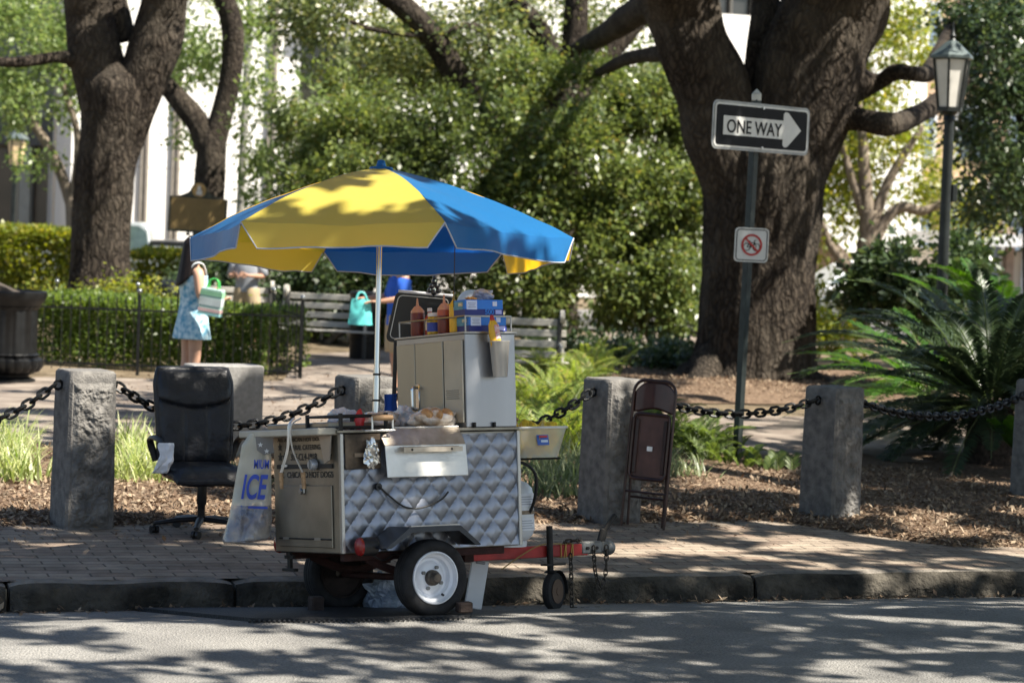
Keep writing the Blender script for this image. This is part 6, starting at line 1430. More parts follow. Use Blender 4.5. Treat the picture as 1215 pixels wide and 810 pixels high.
# ------------------------------------------------------------------ cars
def car(label, p, yaw, body, h=1.5, L=4.5, pickup=False, w=1.8):
    o = thing('parked_car' if not pickup else 'pickup_truck', label, 'car' if not pickup else 'pickup truck', (p.x, p.y, 0), (0, 0, R(yaw)))
    hw = w/2; low = [(-L/2, .38), (-L/2+.05, .78), (-L/2+.9, .92), (L/2-1.0, .95), (L/2-.05, .90), (L/2, .42)]
    def wheelarch(cx): return [(cx+.38, .30)] + [(cx+.38*math.cos(a), .32+.38*math.sin(a)) for a in [PI*i/8 for i in range(1, 8)]] + [(cx-.38, .30)]
    out = low + [(L/2-.1, .28)] + wheelarch(L/2-.85) + wheelarch(-L/2+.85) + [(-L/2+.1, .28)]
    MB().prism(out, (0, -hw, 0), (1, 0, 0), (0, 0, 1), (0, w, 0)).build('body', body, o, bevel=.05)
    if pickup: cabp = [(-.55, .93), (.05, h-.05), (.35, h), (1.05, h), (1.25, h-.1), (1.35, .93)]
    else: cabp = [(-L/2+1.0, .90), (-L/2+1.85, h-.06), (-L/2+2.3, h), (L/2-1.6, h), (L/2-1.1, h-.1), (L/2-.55, .93)]
    def cabin(hwb, hwt, infl, mb):
        n = len(cabp); zt = h; vs = []
        cx = sum(q[0] for q in cabp)/n
        for s_ in (-1, 1):
            for x, z in cabp: k = (z-.9)/(zt-.9); vs.append((cx+(x-cx)*(1+infl), s_*(hwb+(hwt-hwb)*k), z))
        return mb.add(vs, [tuple(range(n)), tuple(range(n, 2*n))[::-1]] + [(i, (i+1) % n, (i+1) % n+n, i+n) for i in range(n)])
    cb_ = cabin(hw-.02, hw-.28, 0, MB()).build('cabin', body, o, bevel=.05)
    GL = M('car_glass', (.05, .075, .07), .06, var=.2, spec=.9)
    n = len(cabp); zm = .99
    for s_ in (-1, 1):
        mb = MB(); q = [(x*.90 + .1*sum(c[0] for c in cabp)/n, max(zm, z-.07)) for x, z in cabp]
        vs = [(x, s_*(hw-.02+(-.26)*((z-.9)/(h-.9)) + .006), z) for x, z in q]; mb.add(vs, [tuple(range(n))]); mb.build('side_window', GL, cb_, solid=.008)
    for (a, b, s_) in ((cabp[0], cabp[1], -1), (cabp[-1], cabp[-2], 1)):
        def sc(u, v):
            k = .12+.76*v; x = a[0]+(b[0]-a[0])*k; z = a[1]+(b[1]-a[1])*k; hwz = hw-.02-.26*((z-.9)/(h-.9))-.09
            return V((x + s_*.012, (u*2-1)*hwz, z+.006))
        MB().grid(sc, 4, 4).build('windscreen', GL, cb_, solid=.006)
    for cx in (L/2-.85, -L/2+.85):
        for s_ in (-1, 1):
            wv = MB().lathe([(.20, -.09), (.31, -.095), (.325, -.05), (.325, .05), (.31, .095), (.20, .09)], 24, (cx, s_*(hw-.10), .325), 'Y').build('tyre', RUBBER, o, smooth=True)
            MB().lathe([(.20, s_*.085), (.19, s_*.07), (.06, s_*.06), (.02, s_*.065)] if s_ > 0 else [(.02, -.065), (.06, -.06), (.19, -.07), (.20, -.085)], 20, (cx, s_*(hw-.10), .325), 'Y').build('rim', M('alloy', (.5, .5, .5), .3, .9), wv, smooth=True)
    for s_ in (-1, 1):
        MB().box((-L/2-.004, s_*(hw-.28), .72), (.05, .34, .13), ch=.02).build('headlight', M('lamp_clear', (.7, .72, .74), .15), o); MB().box((L/2+.004, s_*(hw-.2), .74), (.04, .24, .16), ch=.015).build('tail_light', RED, o)
        MB().box((-L/2+1.45, s_*(hw+.08), 1.0), (.12, .18, .13), ch=.03).build('mirror', body, o)
    return o
WHITECAR = M('car_white', (.72, .74, .76), .18, var=.03, coat=.5); GREYT = M('truck_grey', (.30, .33, .34), .25, .2, var=.05, coat=.4)
car('white car parked beyond the park behind the palm fronds', P(1020, 350, 58), 14, WHITECAR, 1.5)
car('silver car parked just in front of the white one behind the palm', P(1075, 360, 54), 10, M('car_silver', (.42, .45, .46), .22, .5, var=.04, coat=.4), 1.45)
pk = car('grey pickup truck behind the yellow-green bush at left', P(112, 330, 57), 4, GREYT, 1.55, 5.2, True, 1.9)
pk.scale = (1, 1, 1.13)
MB().box((1.95, 0, 1.03), (1.25, 1.88, .20), ch=.03).build('bed_side', GREYT, pk)
MB().box((1.95, 0, 1.17), (1.35, 1.9, .09), ch=.03).build('bed_cover', M('bed_black', (.015, .016, .017), .35), pk)

# ------------------------------------------------------------------ buildings
WH = M('white_facade', (.78, .765, .73), .75, var=.04, scale=.6, bump=.1, bscale=8); GROV = M('facade_groove', (.28, .25, .21), .8, var=.1); BEI = M('beige_column', (.50, .42, .31), .8, var=.12, scale=2)
DKW = M('dark_window', (.022, .022, .022), .08, var=.5, scale=.8, spec=.8); BRW = M('brown_window', (.05, .035, .025), .2, var=.4, scale=1, spec=.7); FRM = M('window_frame', (.10, .095, .085), .5, .3)
GREYB = M('grey_panel', (.14, .15, .15), .7, var=.1)
def wbuild(name, label, Y, px0, px1, pyb):
    a = P(px0, pyb, Y); b = P(px1, pyb, Y); return thing(name, label, 'building', ((a.x+b.x)/2, Y, 0)), a.x, b.x
BY = 70
FA = R(22); F0 = P(580, 200, BY); FD = V((math.cos(FA), math.sin(FA), 0)); FN = V((-FD.y, FD.x, 0))
bw = thing('white_building', 'bright white building with grooved walls and dark windows behind the trees', 'building', (F0.x, F0.y, 0), (0, 0, FA))
def fpt(px, py=200): d = ray(px, py); return CAM + d*((F0-CAM).dot(FN)/d.dot(FN))
def fx(px): return (fpt(px)-F0).dot(FD)
def bx(o, name, px0, py0, px1, py1, Y, dep, mat, par=None, off=0):
    p = P(px0, py0, Y); q = P(px1, py1, Y); l = V(o.location)
    return MB().box(((p.x+q.x)/2 - l.x, Y - l.y + dep/2 + off, (p.z+q.z)/2), (abs(q.x-p.x), dep, abs(p.z-q.z))).build(name, mat, par or o)
zt_ = 12
# facade pieces between openings
l = V(bw.location)
def wall(px0, px1, z0, z1, Y=BY, dep=1.0, mat=WH, nm='wall', off=0):
    a = fx(px0); b = fx(px1); return MB().box(((a+b)/2, Y-BY+dep/2+off, (z0+z1)/2), (b-a, dep, z1-z0)).build(nm, mat, bw)
zw0, zw1 = fpt(380, 150).z, fpt(380, 42).z; zv0, zv1 = fpt(875, 18).z, fpt(875, -60).z
wall(84, 352, 0, zt_); wall(352, 468, 0, zw0-1.2); wall(352, 468, zw1, zt_); wall(468, 840, 0, zt_); wall(840, 915, 0, zv0); wall(840, 915, zv1, zt_, ); wall(915, 1095, 0, zt_)
for px in (171, 208, 320):
    wall(px-5, px+4, 0, zt_, BY-.12, .11, GROV, 'pilaster_groove'); wall(px-1.5, px+1, 0, zt_, BY-.16, .03, M('groove_dark', (.08, .07, .06), .8), 'groove_line')
for z in (3.1, 6.2): wall(84, 350, z, z+.03, BY-.012, .01, M('joint_grey', (.55, .53, .5), .8), 'panel_joint')
def win(px0, px1, z0, z1, nm=3, Y=BY):
    a = fx(px0); b = fx(px1); f = MB()
    for i in range(nm+1): x = a+(b-a)*i/nm; f.box((x, .35, (z0+z1)/2), (.07, .12, z1-z0))
    for z in (z0, (z0+z1)/2, z1): f.box(((a+b)/2, .352, z), (b-a, .11, .07))
    w = f.build('window', FRM, bw); MB().box(((a+b)/2, .45, (z0+z1)/2), (b-a, .02, z1-z0)).build('pane', DKW, w)
    MB().box(((a+b)/2, -.10, z1+.10), (b-a+.3, .5, .2)).build('hood', WH, w)
win(352, 468, zw0-1.2, zw1); win(840, 915, zv0, zv1)
# left building with dark shop windows
lb, xa, xb = wbuild('shop_building', 'building at far left with tall brown windows between grey and beige columns', 68, -200, 112, 200); l = V(lb.location)
def wl(px0, px1, z0, z1, dep, mat, nm, off=0, par=None):
    a = P(px0, 200, 68).x; b = P(px1, 200, 68).x; return MB().box(((a+b)/2-l.x, dep/2+off, (z0+z1)/2), (b-a, dep, z1-z0)).build(nm, mat, par or lb)
zl = P(30, 172, 68).z
wl(-260, 70, zl+.75, 12, 1.2, GREYB, 'upper_wall'); wl(-260, 70, zl, zl+.75, 1.1, M('fascia_dark', (.07, .075, .075), .7), 'fascia', .05)
for px0, px1, m_ in ((-260, -40, GREYB), (22, 35, M('column_grey', (.26, .27, .25), .75, var=.1)), (60, 66, GREYB)): wl(px0, px1, 0, zl, .5, m_, 'column', .1)
wl(66, 84, 0, 12, 1.6, BEI, 'column', -.3); wl(84, 118, 0, 12, 1.2, M('tan_column', (.60, .50, .38), .8, var=.08, scale=2), 'column', .0)
for px0, px1 in ((-40, 22), (35, 60)):
    w = wl(px0, px1, 0, zl, .06, FRM, 'window', .62); wl(px0+1.5, px1-1.5, .1, zl-.1, .03, BRW, 'pane', .58, w)
MB().box((0, 5.5, 6), (P(118, 200, 68).x-P(-260, 200, 68).x, 8, 12)).build('rear_mass', GREYB, lb)
MB().box(((fx(84)+fx(1095))/2, 6, 5.9), (fx(1095)-fx(84)-.1, 9.5, 11.8)).build('rear_mass', WH, bw)
# far right tan building and pale shop
fb2, xa, xb = wbuild('tan_building', 'tan building with pale blue windows behind the street lamp', 86, 1085, 1290, 100); l = V(fb2.location)
TAN = M('tan_brick', (.50, .36, .24), .85, var=.12, scale=3)
a = P(1040, 200, 86).x-l.x; b = P(1330, 200, 86).x-l.x
MB().box(((a+b)/2, 4, 7), (b-a, 8, 14)).build('wall', TAN, fb2)
for i in range(4):
    for zz in (1.2, 4.6, 8.0):
        x = a + .8 + (b-a-1.2)*i/4; f = MB().box((x+.6, -.02, zz+1.0), (1.15, .10, 1.9)).build('window', M('frame_pale', (.66, .68, .70), .6), fb2); MB().box((x+.6, -.08, zz+1.0), (.95, .02, 1.7)).build('pane', M('pane_blue', (.16, .22, .30), .1, spec=.8), f)
MB().box(((a+b)/2, -.15, 3.7), (b-a, .5, .5)).build('cornice', M('cornice_pale', (.72, .70, .66), .7), fb2)
ps, xa, xb = wbuild('low_shop', 'low cream shop front with a flat roof at the right edge', 66, 1140, 1330, 300); l = V(ps.location)
CRM = M('shop_cream', (.66, .58, .48), .8, var=.06, scale=2); a = P(1128, 200, 66).x-l.x; b = P(1400, 200, 66).x-l.x; zr = P(1170, 284, 66).z
MB().box(((a+b)/2, 3, zr/2-.15), (b-a, 5.4, zr-.3)).build('wall', CRM, ps); MB().box(((a+b)/2, 2.4, zr), (b-a+.4, 7.2, .32)).build('roof', M('roof_white', (.74, .74, .73), .7), ps)
for i in range(4):
    x = a+.5+i*1.5; f = MB().box((x+.5, .27, 1.25), (.98, .07, 1.7)).build('window', M('frame_pale', (.66, .68, .70), .6), ps); MB().box((x+.5, .23, 1.25), (.82, .02, 1.5)).build('pane', M('pane_blue', (.16, .22, .30), .1, spec=.8), f); MB().box((x-.35, .1, 1.2), (.20, .4, 2.4)).build('column', M('col_brown', (.30, .22, .17), .8), ps)
th_ = thing('tent_roof', 'tan gable of a small kiosk seen beside the oak trunk', 'kiosk', P(975, 340, 62).to_tuple()[:2] + (0,)); k_ = 62/FPX; zz = P(975, 275, 62).z
MB().prism([(-.9, 0), (.9, 0), (.9, zz-1.0), (-.2, zz), (-.9, zz-.2)], (0, 0, 0), (1, 0, 0), (0, 0, 1), (0, 1.5, 0)).build('wall', M('kiosk_tan', (.55, .36, .24), .85, var=.08), th_)
MB().box((.35, -.06, zz-.42), (1.5, 1.8, .08), Matrix.Rotation(R(42), 3, 'Y')).build('roof', M('kiosk_roof', (.30, .22, .17), .8), th_)
# ------------------------------------------------------------------ people
SKIN = M('skin', (.52, .30, .20), .5, var=.06, scale=5); SKIN2 = M('tan_skin', (.42, .23, .15), .5, var=.08, scale=5)
def skinmesh(name, pts, edges, mat, parent, sub=2, root=0):
    me = bpy.data.meshes.new(name); me.from_pydata([p[:3] for p in pts], edges, []); o = bpy.data.objects.new(name, me); COL.objects.link(o)
    md = o.modifiers.new('skin', 'SKIN'); md.use_smooth_shade = True; md.branch_smoothing = .6
    for i, p in enumerate(pts):
        r = p[3]; me.skin_vertices[0].data[i].radius = (r, r) if not isinstance(r, tuple) else r
    me.skin_vertices[0].data[root].use_root = True
    s = o.modifiers.new('sub', 'SUBSURF'); s.levels = sub; s.render_levels = sub
    bpy.context.view_layer.update(); dg = bpy.context.evaluated_depsgraph_get(); nm = bpy.data.meshes.new_from_object(o.evaluated_get(dg))
    bpy.data.objects.remove(o); nm.materials.clear(); nm.materials.append(mat); nm.polygons.foreach_set('use_smooth', [True]*len(nm.polygons))
    ob = bpy.data.objects.new(name, nm); COL.objects.link(ob); ob.parent = parent; return ob
def loft(name, rings, mat, parent, n=28, noise_amp=.006, hem=True):
    """rings (cx,cy,z,rx,ry); open tube with a little cloth unevenness"""
    rs = cat(rings, 4); vs = []; fs = []
    for i, (cx, cy, z, rx, ry) in enumerate(rs):
        for j in range(n):
            a = 2*PI*j/n; p = V((cx+rx*math.cos(a), cy+ry*math.sin(a), z)); d = 1 + noise_amp*8*noise.noise(V((math.cos(a)*2.5, math.sin(a)*2.5, z*4)))
            vs.append(V((cx+rx*math.cos(a)*d, cy+ry*math.sin(a)*d, z)))
    for i in range(len(rs)-1):
        for j in range(n): fs.append((i*n+j, i*n+(j+1) % n, (i+1)*n+(j+1) % n, (i+1)*n+j))
    return MB().add(vs, fs).build(name, mat, parent, smooth=True, solid=.006)
def person(label, loc, yaw, h, arms, skin=SKIN, fem=False, feet=((-.09, 0), (.09, 0)), group=None):
    """local: faces -y; arms = two lists [elbow, wrist, hand tip]"""
    o = thing('person', label, 'person', loc, (0, 0, R(yaw)), group); k = h/1.72; sh = .165 if fem else .195
    P_ = [(0, 0, .95, (.135, .10)), (0, .01, 1.10, (.115, .085)), (0, .0, 1.28, (.145, .10)), (0, .01, 1.42, (.10, .08)), (0, .0, 1.49, (.05, .052)), (0, -.012, 1.56, (.062, .075)), (0, -.012, 1.63, (.074, .092)), (0, -.005, 1.695, (.060, .075)), (0, -.095, 1.60, (.016, .016))]
    E = [(0, 1), (1, 2), (2, 3), (3, 4), (4, 5), (5, 6), (6, 7), (6, 8)]
    for s_ in (-1, 1):
        for dx in (.0,): pass
        b = len(P_); fx, fy = feet[0 if s_ < 0 else 1]
        P_ += [(s_*.095, 0, .86, (.09, .092)), (s_*.098 + fx*.0, fy*.4, .50, .060), ((s_*.1)*.6+fx*.4, fy*.8+.02, .33, .058), (fx, fy+.02, .09, .038), (fx, fy-.05, .045, (.038, .03)), (fx, fy-.15, .03, (.035, .022))]
        E += [(0, b), (b, b+1), (b+1, b+2), (b+2, b+3), (b+3, b+4), (b+4, b+5)]
        b = len(P_); el, wr, hd = [V(q) for q in arms[0 if s_ < 0 else 1]]
        P_ += [(s_*sh, .01, 1.40, .062), (*el, .043), (*wr, .028)]; E += [(3, b), (b, b+1), (b+1, b+2)]
        d = (hd-wr).normalized(); sd = d.cross(V((0, 1, 0)));  sd = (sd if sd.length > .1 else V((1, 0, 0))).normalized()
        pm = len(P_); P_.append((*(wr+d*.05), (.030, .018))); E.append((b+2, pm))
        for f in range(4):
            a = sd*(-.027+.018*f); l = (.068, .078, .074, .058)[f]; i = len(P_); P_ += [(*(wr+d*.09+a), .0085), (*(wr+d*(.09+l*.55)+a*1.05+V((0, -.008, -.010))), .008), (*(wr+d*(.09+l*.85)+a*1.05+V((0, -.016, -.030))), .007)]; E += [(pm, i), (i, i+1), (i+1, i+2)]
        i = len(P_); P_ += [(*(wr+d*.045+sd*.035+V((0, -.012, 0))), .010), (*(wr+d*.085+sd*.048+V((0, -.022, 0))), .008)]; E += [(pm, i), (i, i+1)]
    P_ = [(p[0]*k, p[1]*k, p[2]*k, tuple(q*k for q in p[3]) if isinstance(p[3], tuple) else p[3]*k) for p in P_]
    bd_ = skinmesh('body', P_, E, skin, o)
    EY = M('eye_white', (.75, .74, .72), .3); EB = M('eye_dark', (.02, .015, .012), .2); LIP = M('lips', (.38, .14, .11), .5)
    for s_ in (-1, 1):
        e = MB().sphere((s_*.030*k, -.092*k, 1.628*k), .011*k, 10, 8).build('eye', EY, o, smooth=True); MB().sphere((s_*.030*k, -.101*k, 1.628*k), .0055*k, 8, 6).build('pupil', EB, e, smooth=True)
        MB().sphere((s_*.073*k, .0, 1.615*k), (.010*k, .020*k, .030*k), 10, 8).build('ear', skin, o, smooth=True)
    MB().sphere((0, -.089*k, 1.557*k), (.022*k, .008*k, .007*k), 10, 6).build('mouth', LIP, o, smooth=True)
    return o, k
def shoes(o, k, feet, mat):
    for fx, fy in feet: MB().sphere((fx*k, (fy-.06)*k, .042*k), (.050*k, .135*k, .045*k), 16, 10).build('shoe', mat, o, smooth=True)
# woman in the sundress, seen from behind her left shoulder
p = G(225, 486, .04); feet = ((-.075, 0), (.075, .02))
DRESS = M('dress_print', (.07, .30, .46), .85, var=.3, scale=19, detail=2, col2=(.60, .76, .80))
wm, k = person('woman in a blue and white patterned sundress carrying a green and white bag', p, 118, 1.66, [[(-.21, .01, 1.16), (-.19, -.20, 1.10), (-.17, -.30, 1.16)], [(.22, -.02, 1.15), (.19, -.22, 1.17), (.14, -.30, 1.22)]], SKIN, True, feet)
loft('dress', [(0, .0, .70, .235, .175), (0, .0, .80, .215, .16), (0, .0, .95, .175, .135), (0, .005, 1.08, .140, .112), (0, 0, 1.22, .158, .128), (0, 0, 1.32, .160, .122)], DRESS, wm, 40, .012)
for s_ in (-1, 1): MB().tube(cat([(s_*.09, -.10, 1.30), (s_*.115, -.05, 1.43), (s_*.115, .05, 1.435), (s_*.085, .105, 1.30)], 5), [.018]*16, 6, flat=.35).build('dress_strap', M('strap_white', (.66, .72, .74), .8), wm, smooth=True)
HAIR = M('dark_hair', (.010, .006, .005), .55, var=.4, scale=14, stretch=(6, 6, .5), spec=.25)
def hr(u, v):
    a = 2*PI*u; th = v; back = .5+.5*math.sin(a); L = .12 + .27*back**1.2
    if v < .5: t = v/.5*PI/2; q = V((.088*math.sin(t)*math.cos(a), .015+.098*math.sin(t)*math.sin(a)*(1 if math.sin(a) > 0 else .55), 1.60+.105*math.cos(t)))
    else: t = (v-.5)*2; q = V((.088*math.cos(a)*(1+.55*t), .015+.098*math.sin(a)*(1 if math.sin(a) > 0 else .55)+.06*t*back, 1.60 - L*t))
    return q*(1) + V((.006*noise.noise(V((a*5, v*2, 0))), .006*noise.noise(V((a*5, v*2, 7))), 0))
MB().grid(hr, 48, 20).build('hair', HAIR, wm, smooth=True, solid=.01)
wm.scale = (1.1, 1.1, 1.1)
shoes(wm, k, feet, M('sandal', (.25, .15, .09), .6))
MB().tube(cat([(.13, -.02, 1.44), (.19, -.05, 1.20), (.21, -.03, .92), (.17, .02, .86), (.10, .12, 1.0), (.06, .115, 1.25), (.10, .06, 1.44)], 6), .007, 6).build('purse_strap', PLAST, wm, smooth=True)
# bag in her hand
q = P(251, 358, p.y-.32); bg_ = thing('shopping_bag', 'pale green and white shopping bag held by the woman in the sundress', 'bag', (q.x, q.y, q.z), (0, R(7), R(-14)))
BGM = M('bag_mint', (.34, .50, .44), .6, var=.1, scale=6)
MB().box((0, 0, 0), (.25, .09, .29), ch=.012).build('bag_body', BGM, bg_)
for z, h_, m_ in ((.09, .05, M('bag_green', (.25, .50, .30), .6)), (.0, .08, M('bag_pale', (.50, .56, .54), .6)), (-.09, .035, M('bag_pink', (.62, .42, .40), .6)), (-.135, .02, M('bag_aqua', (.30, .58, .58), .6))): MB().box((0, 0, z), (.252, .094, h_)).build('stripe', m_, bg_)
for s_ in (-1, 1): MB().tube(cat([(-.06, s_*.03, .14), (-.05, s_*.02, .22), (.0, 0, .25), (.05, s_*.02, .22), (.06, s_*.03, .14)], 4), .008, 6).build('handle', M('handle_green', (.05, .42, .08), .6), bg_, smooth=True)
# man in a grey shirt and khaki shorts
p = P(291, 411, 33.6); p = P(291, 400, 38.6); p.z = 0; feet = ((-.10, 0), (.10, .03))
mg, k = person('man in a grey t-shirt and khaki shorts standing by the benches', p, -12, 1.78, [[(-.27, .02, 1.14), (-.16, -.24, 1.13), (-.06, -.30, 1.16)], [(.27, .02, 1.14), (.12, -.26, 1.15), (.0, -.30, 1.18)]], SKIN2, False, feet)
GSH = M('shirt_grey', (.27, .29, .32), .9, var=.1, scale=8); KHA = M('khaki', (.36, .28, .17), .9, var=.12, scale=8)
def shirt(o, m_, z0=.93): 
    loft('shirt', [(0, .0, z0, .185, .135), (0, .0, 1.05, .170, .128), (0, .0, 1.25, .195, .140), (0, .005, 1.40, .190, .115), (0, .005, 1.47, .10, .08)], m_, o, 30, .008)
def sleeves(o, m_, arms):
    for s_, el in zip((-1, 1), arms): a = V((s_*.18, .01, 1.42)); b = V(el); MB().tube([a, a.lerp(b, .45), a.lerp(b, .85)], [.085, .080, .075], 14, cap=False).build('sleeve', m_, o, smooth=True, solid=.004)
def shorts(o, m_, zk=.52):
    for s_ in (-1, 1): loft('shorts_leg', [(s_*.105, 0, zk, .105, .115), (s_*.10, 0, .75, .115, .125), (s_*.075, 0, .92, .125, .13), (s_*.06, 0, 1.0, .125, .12)], m_, o, 22, .008)
shirt(mg, GSH); sleeves(mg, GSH, [(-.27, .02, 1.14), (.27, .02, 1.14)]); shorts(mg, KHA); shoes(mg, k, feet, M('shoe_grey', (.2, .2, .2), .7))
def haircap(o, k, m_): MB().grid(lambda u, v: V((.082*math.sin(v*1.75)*math.cos(2*PI*u), .012+.098*math.sin(v*1.75)*math.sin(2*PI*u)*(1 if math.sin(2*PI*u) > 0 else .78), 1.625+.10*math.cos(v*1.75)))*k, 28, 10).build('hair', m_, o, smooth=True, solid=.012)
haircap(mg, k, HAIR)
# man in a blue shirt with a turquoise bag
p = G(469, 474, .04); feet = ((-.10, 0), (.10, .04))
am = [[(-.25, -.06, 1.16), (-.21, -.31, 1.13), (-.20, -.41, 1.13)], [(.25, -.04, 1.15), (.20, -.28, 1.11), (.19, -.38, 1.11)]]
mbl, k = person('man in a bright blue shirt and khaki shorts behind the hot dog cart', p, -72, 1.80, am, SKIN2, False, feet)
BSH = M('shirt_blue', (.015, .10, .50), .85, var=.15, scale=7); shirt(mbl, BSH, .88); sleeves(mbl, BSH, [am[0][0], am[1][0]]); shorts(mbl, KHA, .56); shoes(mbl, k, feet, M('shoe_brown', (.15, .09, .06), .7)); haircap(mbl, k, HAIR)
q = P(428, 370, p.y-.3); bg_ = thing('shopping_bag', 'turquoise plastic shopping bag held out by the man in the blue shirt', 'bag', (q.x, q.y, q.z), (0, 0, R(10)))
def tq(u, v, s_): 
    w = (.11+.035*v); a = (u-.5)*2; return V((a*w, s_*(.05*(1-a*a)*(.3+v))+.012*noise.noise(V((u*4, v*4, s_))), .15-.30*v + .01*math.sin(a*5)*(1-v)))
TQ = M('bag_turquoise', (.10, .48, .47), .4, var=.2, scale=9, trans=.0)
mb = MB(); mb.grid(lambda u, v: tq(u, v, 1), 14, 14); mb.grid(lambda u, v: tq(u, v, -1), 14, 14); mb.build('bag_body', TQ, bg_, smooth=True)
for s_ in (-1, 1): MB().tube(cat([(-.06, s_*.015, .14), (-.03, s_*.01, .22), (.03, s_*.01, .22), (.07, s_*.015, .14)], 4), [.012]*13, 6, flat=.4).build('handle', TQ, bg_, smooth=True)
# vendor with a white cap hidden behind the boxes
p = P(556, 500, 16.75); p.z = 0; feet = ((-.10, 0), (.10, .0))
av = [[(-.25, .02, 1.12), (-.20, -.15, .98), (-.18, -.22, .94)], [(.25, .02, 1.12), (.20, -.15, .98), (.18, -.22, .94)]]
vd, k = person('vendor in a white cap standing behind the napkin boxes', p, 40, 1.735, av, SKIN2, False, feet)
VSH = M('shirt_dark', (.03, .032, .04), .9, var=.1); shirt(vd, VSH); sleeves(vd, VSH, [av[0][0], av[1][0]]); shorts(vd, M('trousers_dark', (.025, .025, .03), .9), .12); shoes(vd, k, feet, PLAST)
CAPM = M('cap_white', (.70, .68, .66), .85, var=.12, scale=14)
c_ = MB().grid(lambda u, v: V((.100*math.sin(v*PI/2)**.8*math.cos(2*PI*u), .0+.118*math.sin(v*PI/2)**.8*math.sin(2*PI*u), 1.655+.105*math.cos(v*PI/2)))*k, 32, 10).build('cap', CAPM, vd, smooth=True, solid=.006)
MB().grid(lambda u, v: V(((u-.5)*.19*(1-.3*v*v), -.10-.10*v*math.cos((u-.5)*2.4), 1.66-.03*v-.03*(2*u-1)**2))*k, 12, 6).build('brim', M('cap_brim', (.35, .48, .66), .7), c_, smooth=True, solid=.006)
# ------------------------------------------------------------------ unseen street oak, crown shaped to cast the shade on road and sidewalk
b0 = K(11.5, -2.2, 0); b0.z = 0
b0 = V((11.2, 12.8, 0))
sk = tree('unseen street oak right of the frame, its crown shaped to dapple the road', b0)
limb_w(sk, 'trunk', [(b0.x, b0.y, -.2, .75), (b0.x-.1, b0.y, 1.2, .55), (b0.x-.2, b0.y+.2, 3.5, .48), (b0.x-.1, b0.y+.5, 5.4, .50)], 28, 6, BARK, 90)
tops = []
for i, (dx, dy) in enumerate(((-9.5, 1), (-6.5, 7), (-3, 12), (-7.5, 15), (1.5, 9), (-4, -2), (-1, 18), (-8, 22))):
    e = V((b0.x+dx, b0.y+dy, 8.3)); m_ = b0.lerp(e, .45); limb_w(sk, 'limb', [(b0.x-.1, b0.y+.4, 5.0, .34), (m_.x, m_.y, 7.2, .20), (b0.x+dx*.75, b0.y+dy*.75, 8.0, .11), (e.x, e.y, 8.4, .04)], 12, 5, BARK, 91+i)
# leaves: spread through the slab of the crown, culled to place the sun flecks
LIT = [ # (photo px, py, rx, ry) sunlit patches on the ground
    (1000, 645, 110, 13), (770, 652, 110, 11), (900, 622, 70, 8), (345, 688, 45, 9), (215, 690, 40, 6), (230, 652, 60, 5), (60, 660, 70, 4), (100, 683, 60, 4), (640, 690, 40, 5), (700, 678, 40, 4), (850, 676, 70, 3),
    (20, 570, 60, 60), (155, 560, 50, 60), (60, 605, 50, 6), (160, 605, 40, 8), (300, 610, 30, 14), (650, 500, 45, 80), (660, 598, 25, 8), (850, 462, 50, 14), (905, 475, 60, 22), (915, 520, 40, 10), (910, 568, 40, 8), (360, 495, 70, 20), (400, 440, 60, 20), (1090, 622, 55, 10), (1150, 638, 50, 5), (700, 610, 15, 5), (820, 545, 50, 30), (1110, 430, 90, 60), (190, 424, 185, 22)]
DARK = [(90, 632, 110, 18), (230, 640, 60, 14), (1110, 600, 110, 9), (870, 596, 100, 8), (460, 705, 130, 25), (330, 715, 40, 10), (1050, 560, 80, 22), (90, 640, 20, 20)]
LIT3 = [(CW((.03, .05, .90)), .15), (CW((.66, .16, 1.16)), .085), (CW((.60, .16, 1.10)), .06), (CW((-.10, .16, .60)), .05), (CW((.05, -.06, .07)), .05), (CW((.29, .25, 1.13)), .08), (CW((-.27, .09, 1.14)), .05),
        (P(500, 235, 14.6), .36), (P(395, 245, 14.5), .26), (P(585, 245, 14.9), .50), (P(640, 285, 15.0), .30), (P(330, 265, 14.5), .18), (P(460, 215, 14.9), .20), (P(300, 250, 14.8), .20), (P(370, 290, 15.8), .34), (P(265, 275, 15.4), .26), (P(1080, 390, 24.6), .7), (P(1150, 380, 24.6), .8), (P(1195, 430, 24.6), .7), (P(1050, 460, 24.4), .45), (P(1030, 400, 24.6), .5), (P(1120, 470, 24.2), .25),
        (P(110, 470, 17.3), .20), (P(105, 520, 17.3), .17), (P(112, 575, 17.3), .12), (P(752, 545, 19), .10), (P(742, 480, 19), .08), (P(555, 345, 16.7), .12), (P(760, 465, 19), .10)]
DARK3 = [(CW((.1, .1, .75)), .42), (CW((-.35, .3, .75)), .45), (CW((.55, .3, 1.45)), .30), (P(230, 500, 17.2), .45), (P(780, 560, 19), .28), (P(985, 540, 19.6), .40), (P(715, 560, 19), .2), (P(640, 640, 15.2), .35), (P(898, 150, 24.4), .75), (P(890, 290, 24.4), .3)]
NQ = 330000
x = RNG.uniform(-1.5, 15.5, NQ); y = RNG.uniform(5.5, 37, NQ); z = RNG.uniform(6.9, 9.6, NQ)
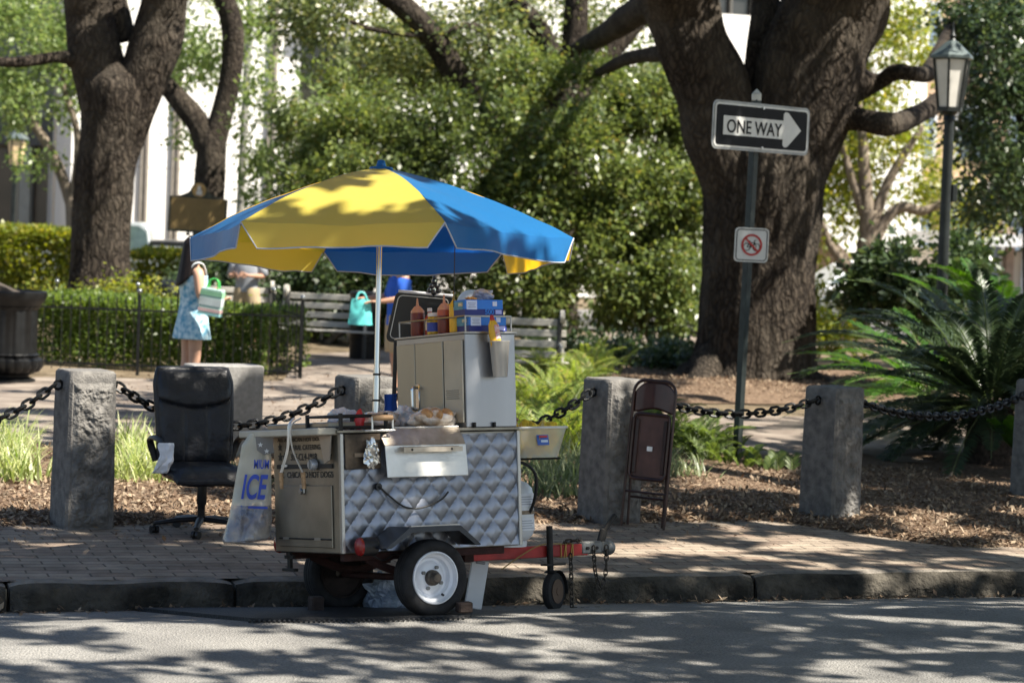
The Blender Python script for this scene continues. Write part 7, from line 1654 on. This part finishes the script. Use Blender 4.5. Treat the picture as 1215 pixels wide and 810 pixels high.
gx = x - S.x/S.z*z; gy = y - S.y/S.z*z
# photo coordinates of the shaded ground point
q0 = np.stack([gx, gy, np.zeros(NQ)-CH], 1); wv = q0 @ np.array(FW); uu = q0 @ np.array(R0)/wv*FPX; vv = -(q0 @ np.array(U0))/wv*FPX
gpx = uu*cr - vv*sr + 607.5; gpy = uu*sr + vv*cr + 405
tt = (gx-KA.x)*KN.x + (gy-KA.y)*KN.y
nz = .55*vnoise(gx*1.9, gy*1.9, 1) + .3*vnoise(gx*4.6, gy*4.6, 2) + .25*vnoise(gx*.55, gy*.55, 3)
nz = np.where(((gx-KA.x)*KN.x + (gy-KA.y)*KN.y) < -.1, .35*vnoise(gx*1.7, gy*3.2, 1) + .42*vnoise(gx*3.6, gy*7.0, 2) + .33*vnoise(gx*.6, gy*.9, 3), nz)
base = np.where(tt < -.25, .55, np.where(tt < 2.7, .63, .55))     # threshold: higher means more shade
base = np.where(gy > 27, .42, base)
keep = nz < base
lit = np.zeros(NQ, bool); drk = np.zeros(NQ, bool)
for px, py, rx, ry in LIT: lit |= ((gpx-px)/rx)**2 + ((gpy-py)/ry)**2 < (.55+.75*vnoise(gx*3.1, gy*3.1, 9))
for px, py, rx, ry in DARK: drk |= ((gpx-px)/rx)**2 + ((gpy-py)/ry)**2 < 1
keep = (keep | drk) & ~(lit & ~drk)
pp_ = np.stack([x, y, z], 1); Sv = np.array(S)
def hit(c, r): d = pp_ - np.array(c)[None]; t = d @ Sv; return np.linalg.norm(d - t[:, None]*Sv[None], axis=1) < r
for c, r in DARK3: keep |= hit(c, r)
wob = .75+.5*vnoise(x*5, y*5, 11)
for c, r in LIT3: keep &= ~hit(c, r*wob)
idx = np.nonzero(keep)[0]
dens = np.where(gy[idx] > 27, .30, .75); idx = idx[RNG.random(len(idx)) < dens]
pts = pp_[idx]; m_ = len(pts); Ls = .22*(.6+.7*RNG.random(m_))
q = leaf_quads(pts, Ls, Ls*.62, .6, .1) - np.array(sk.location)[None]
fast_mesh('crown', q, 4, LF_OAK, sk)
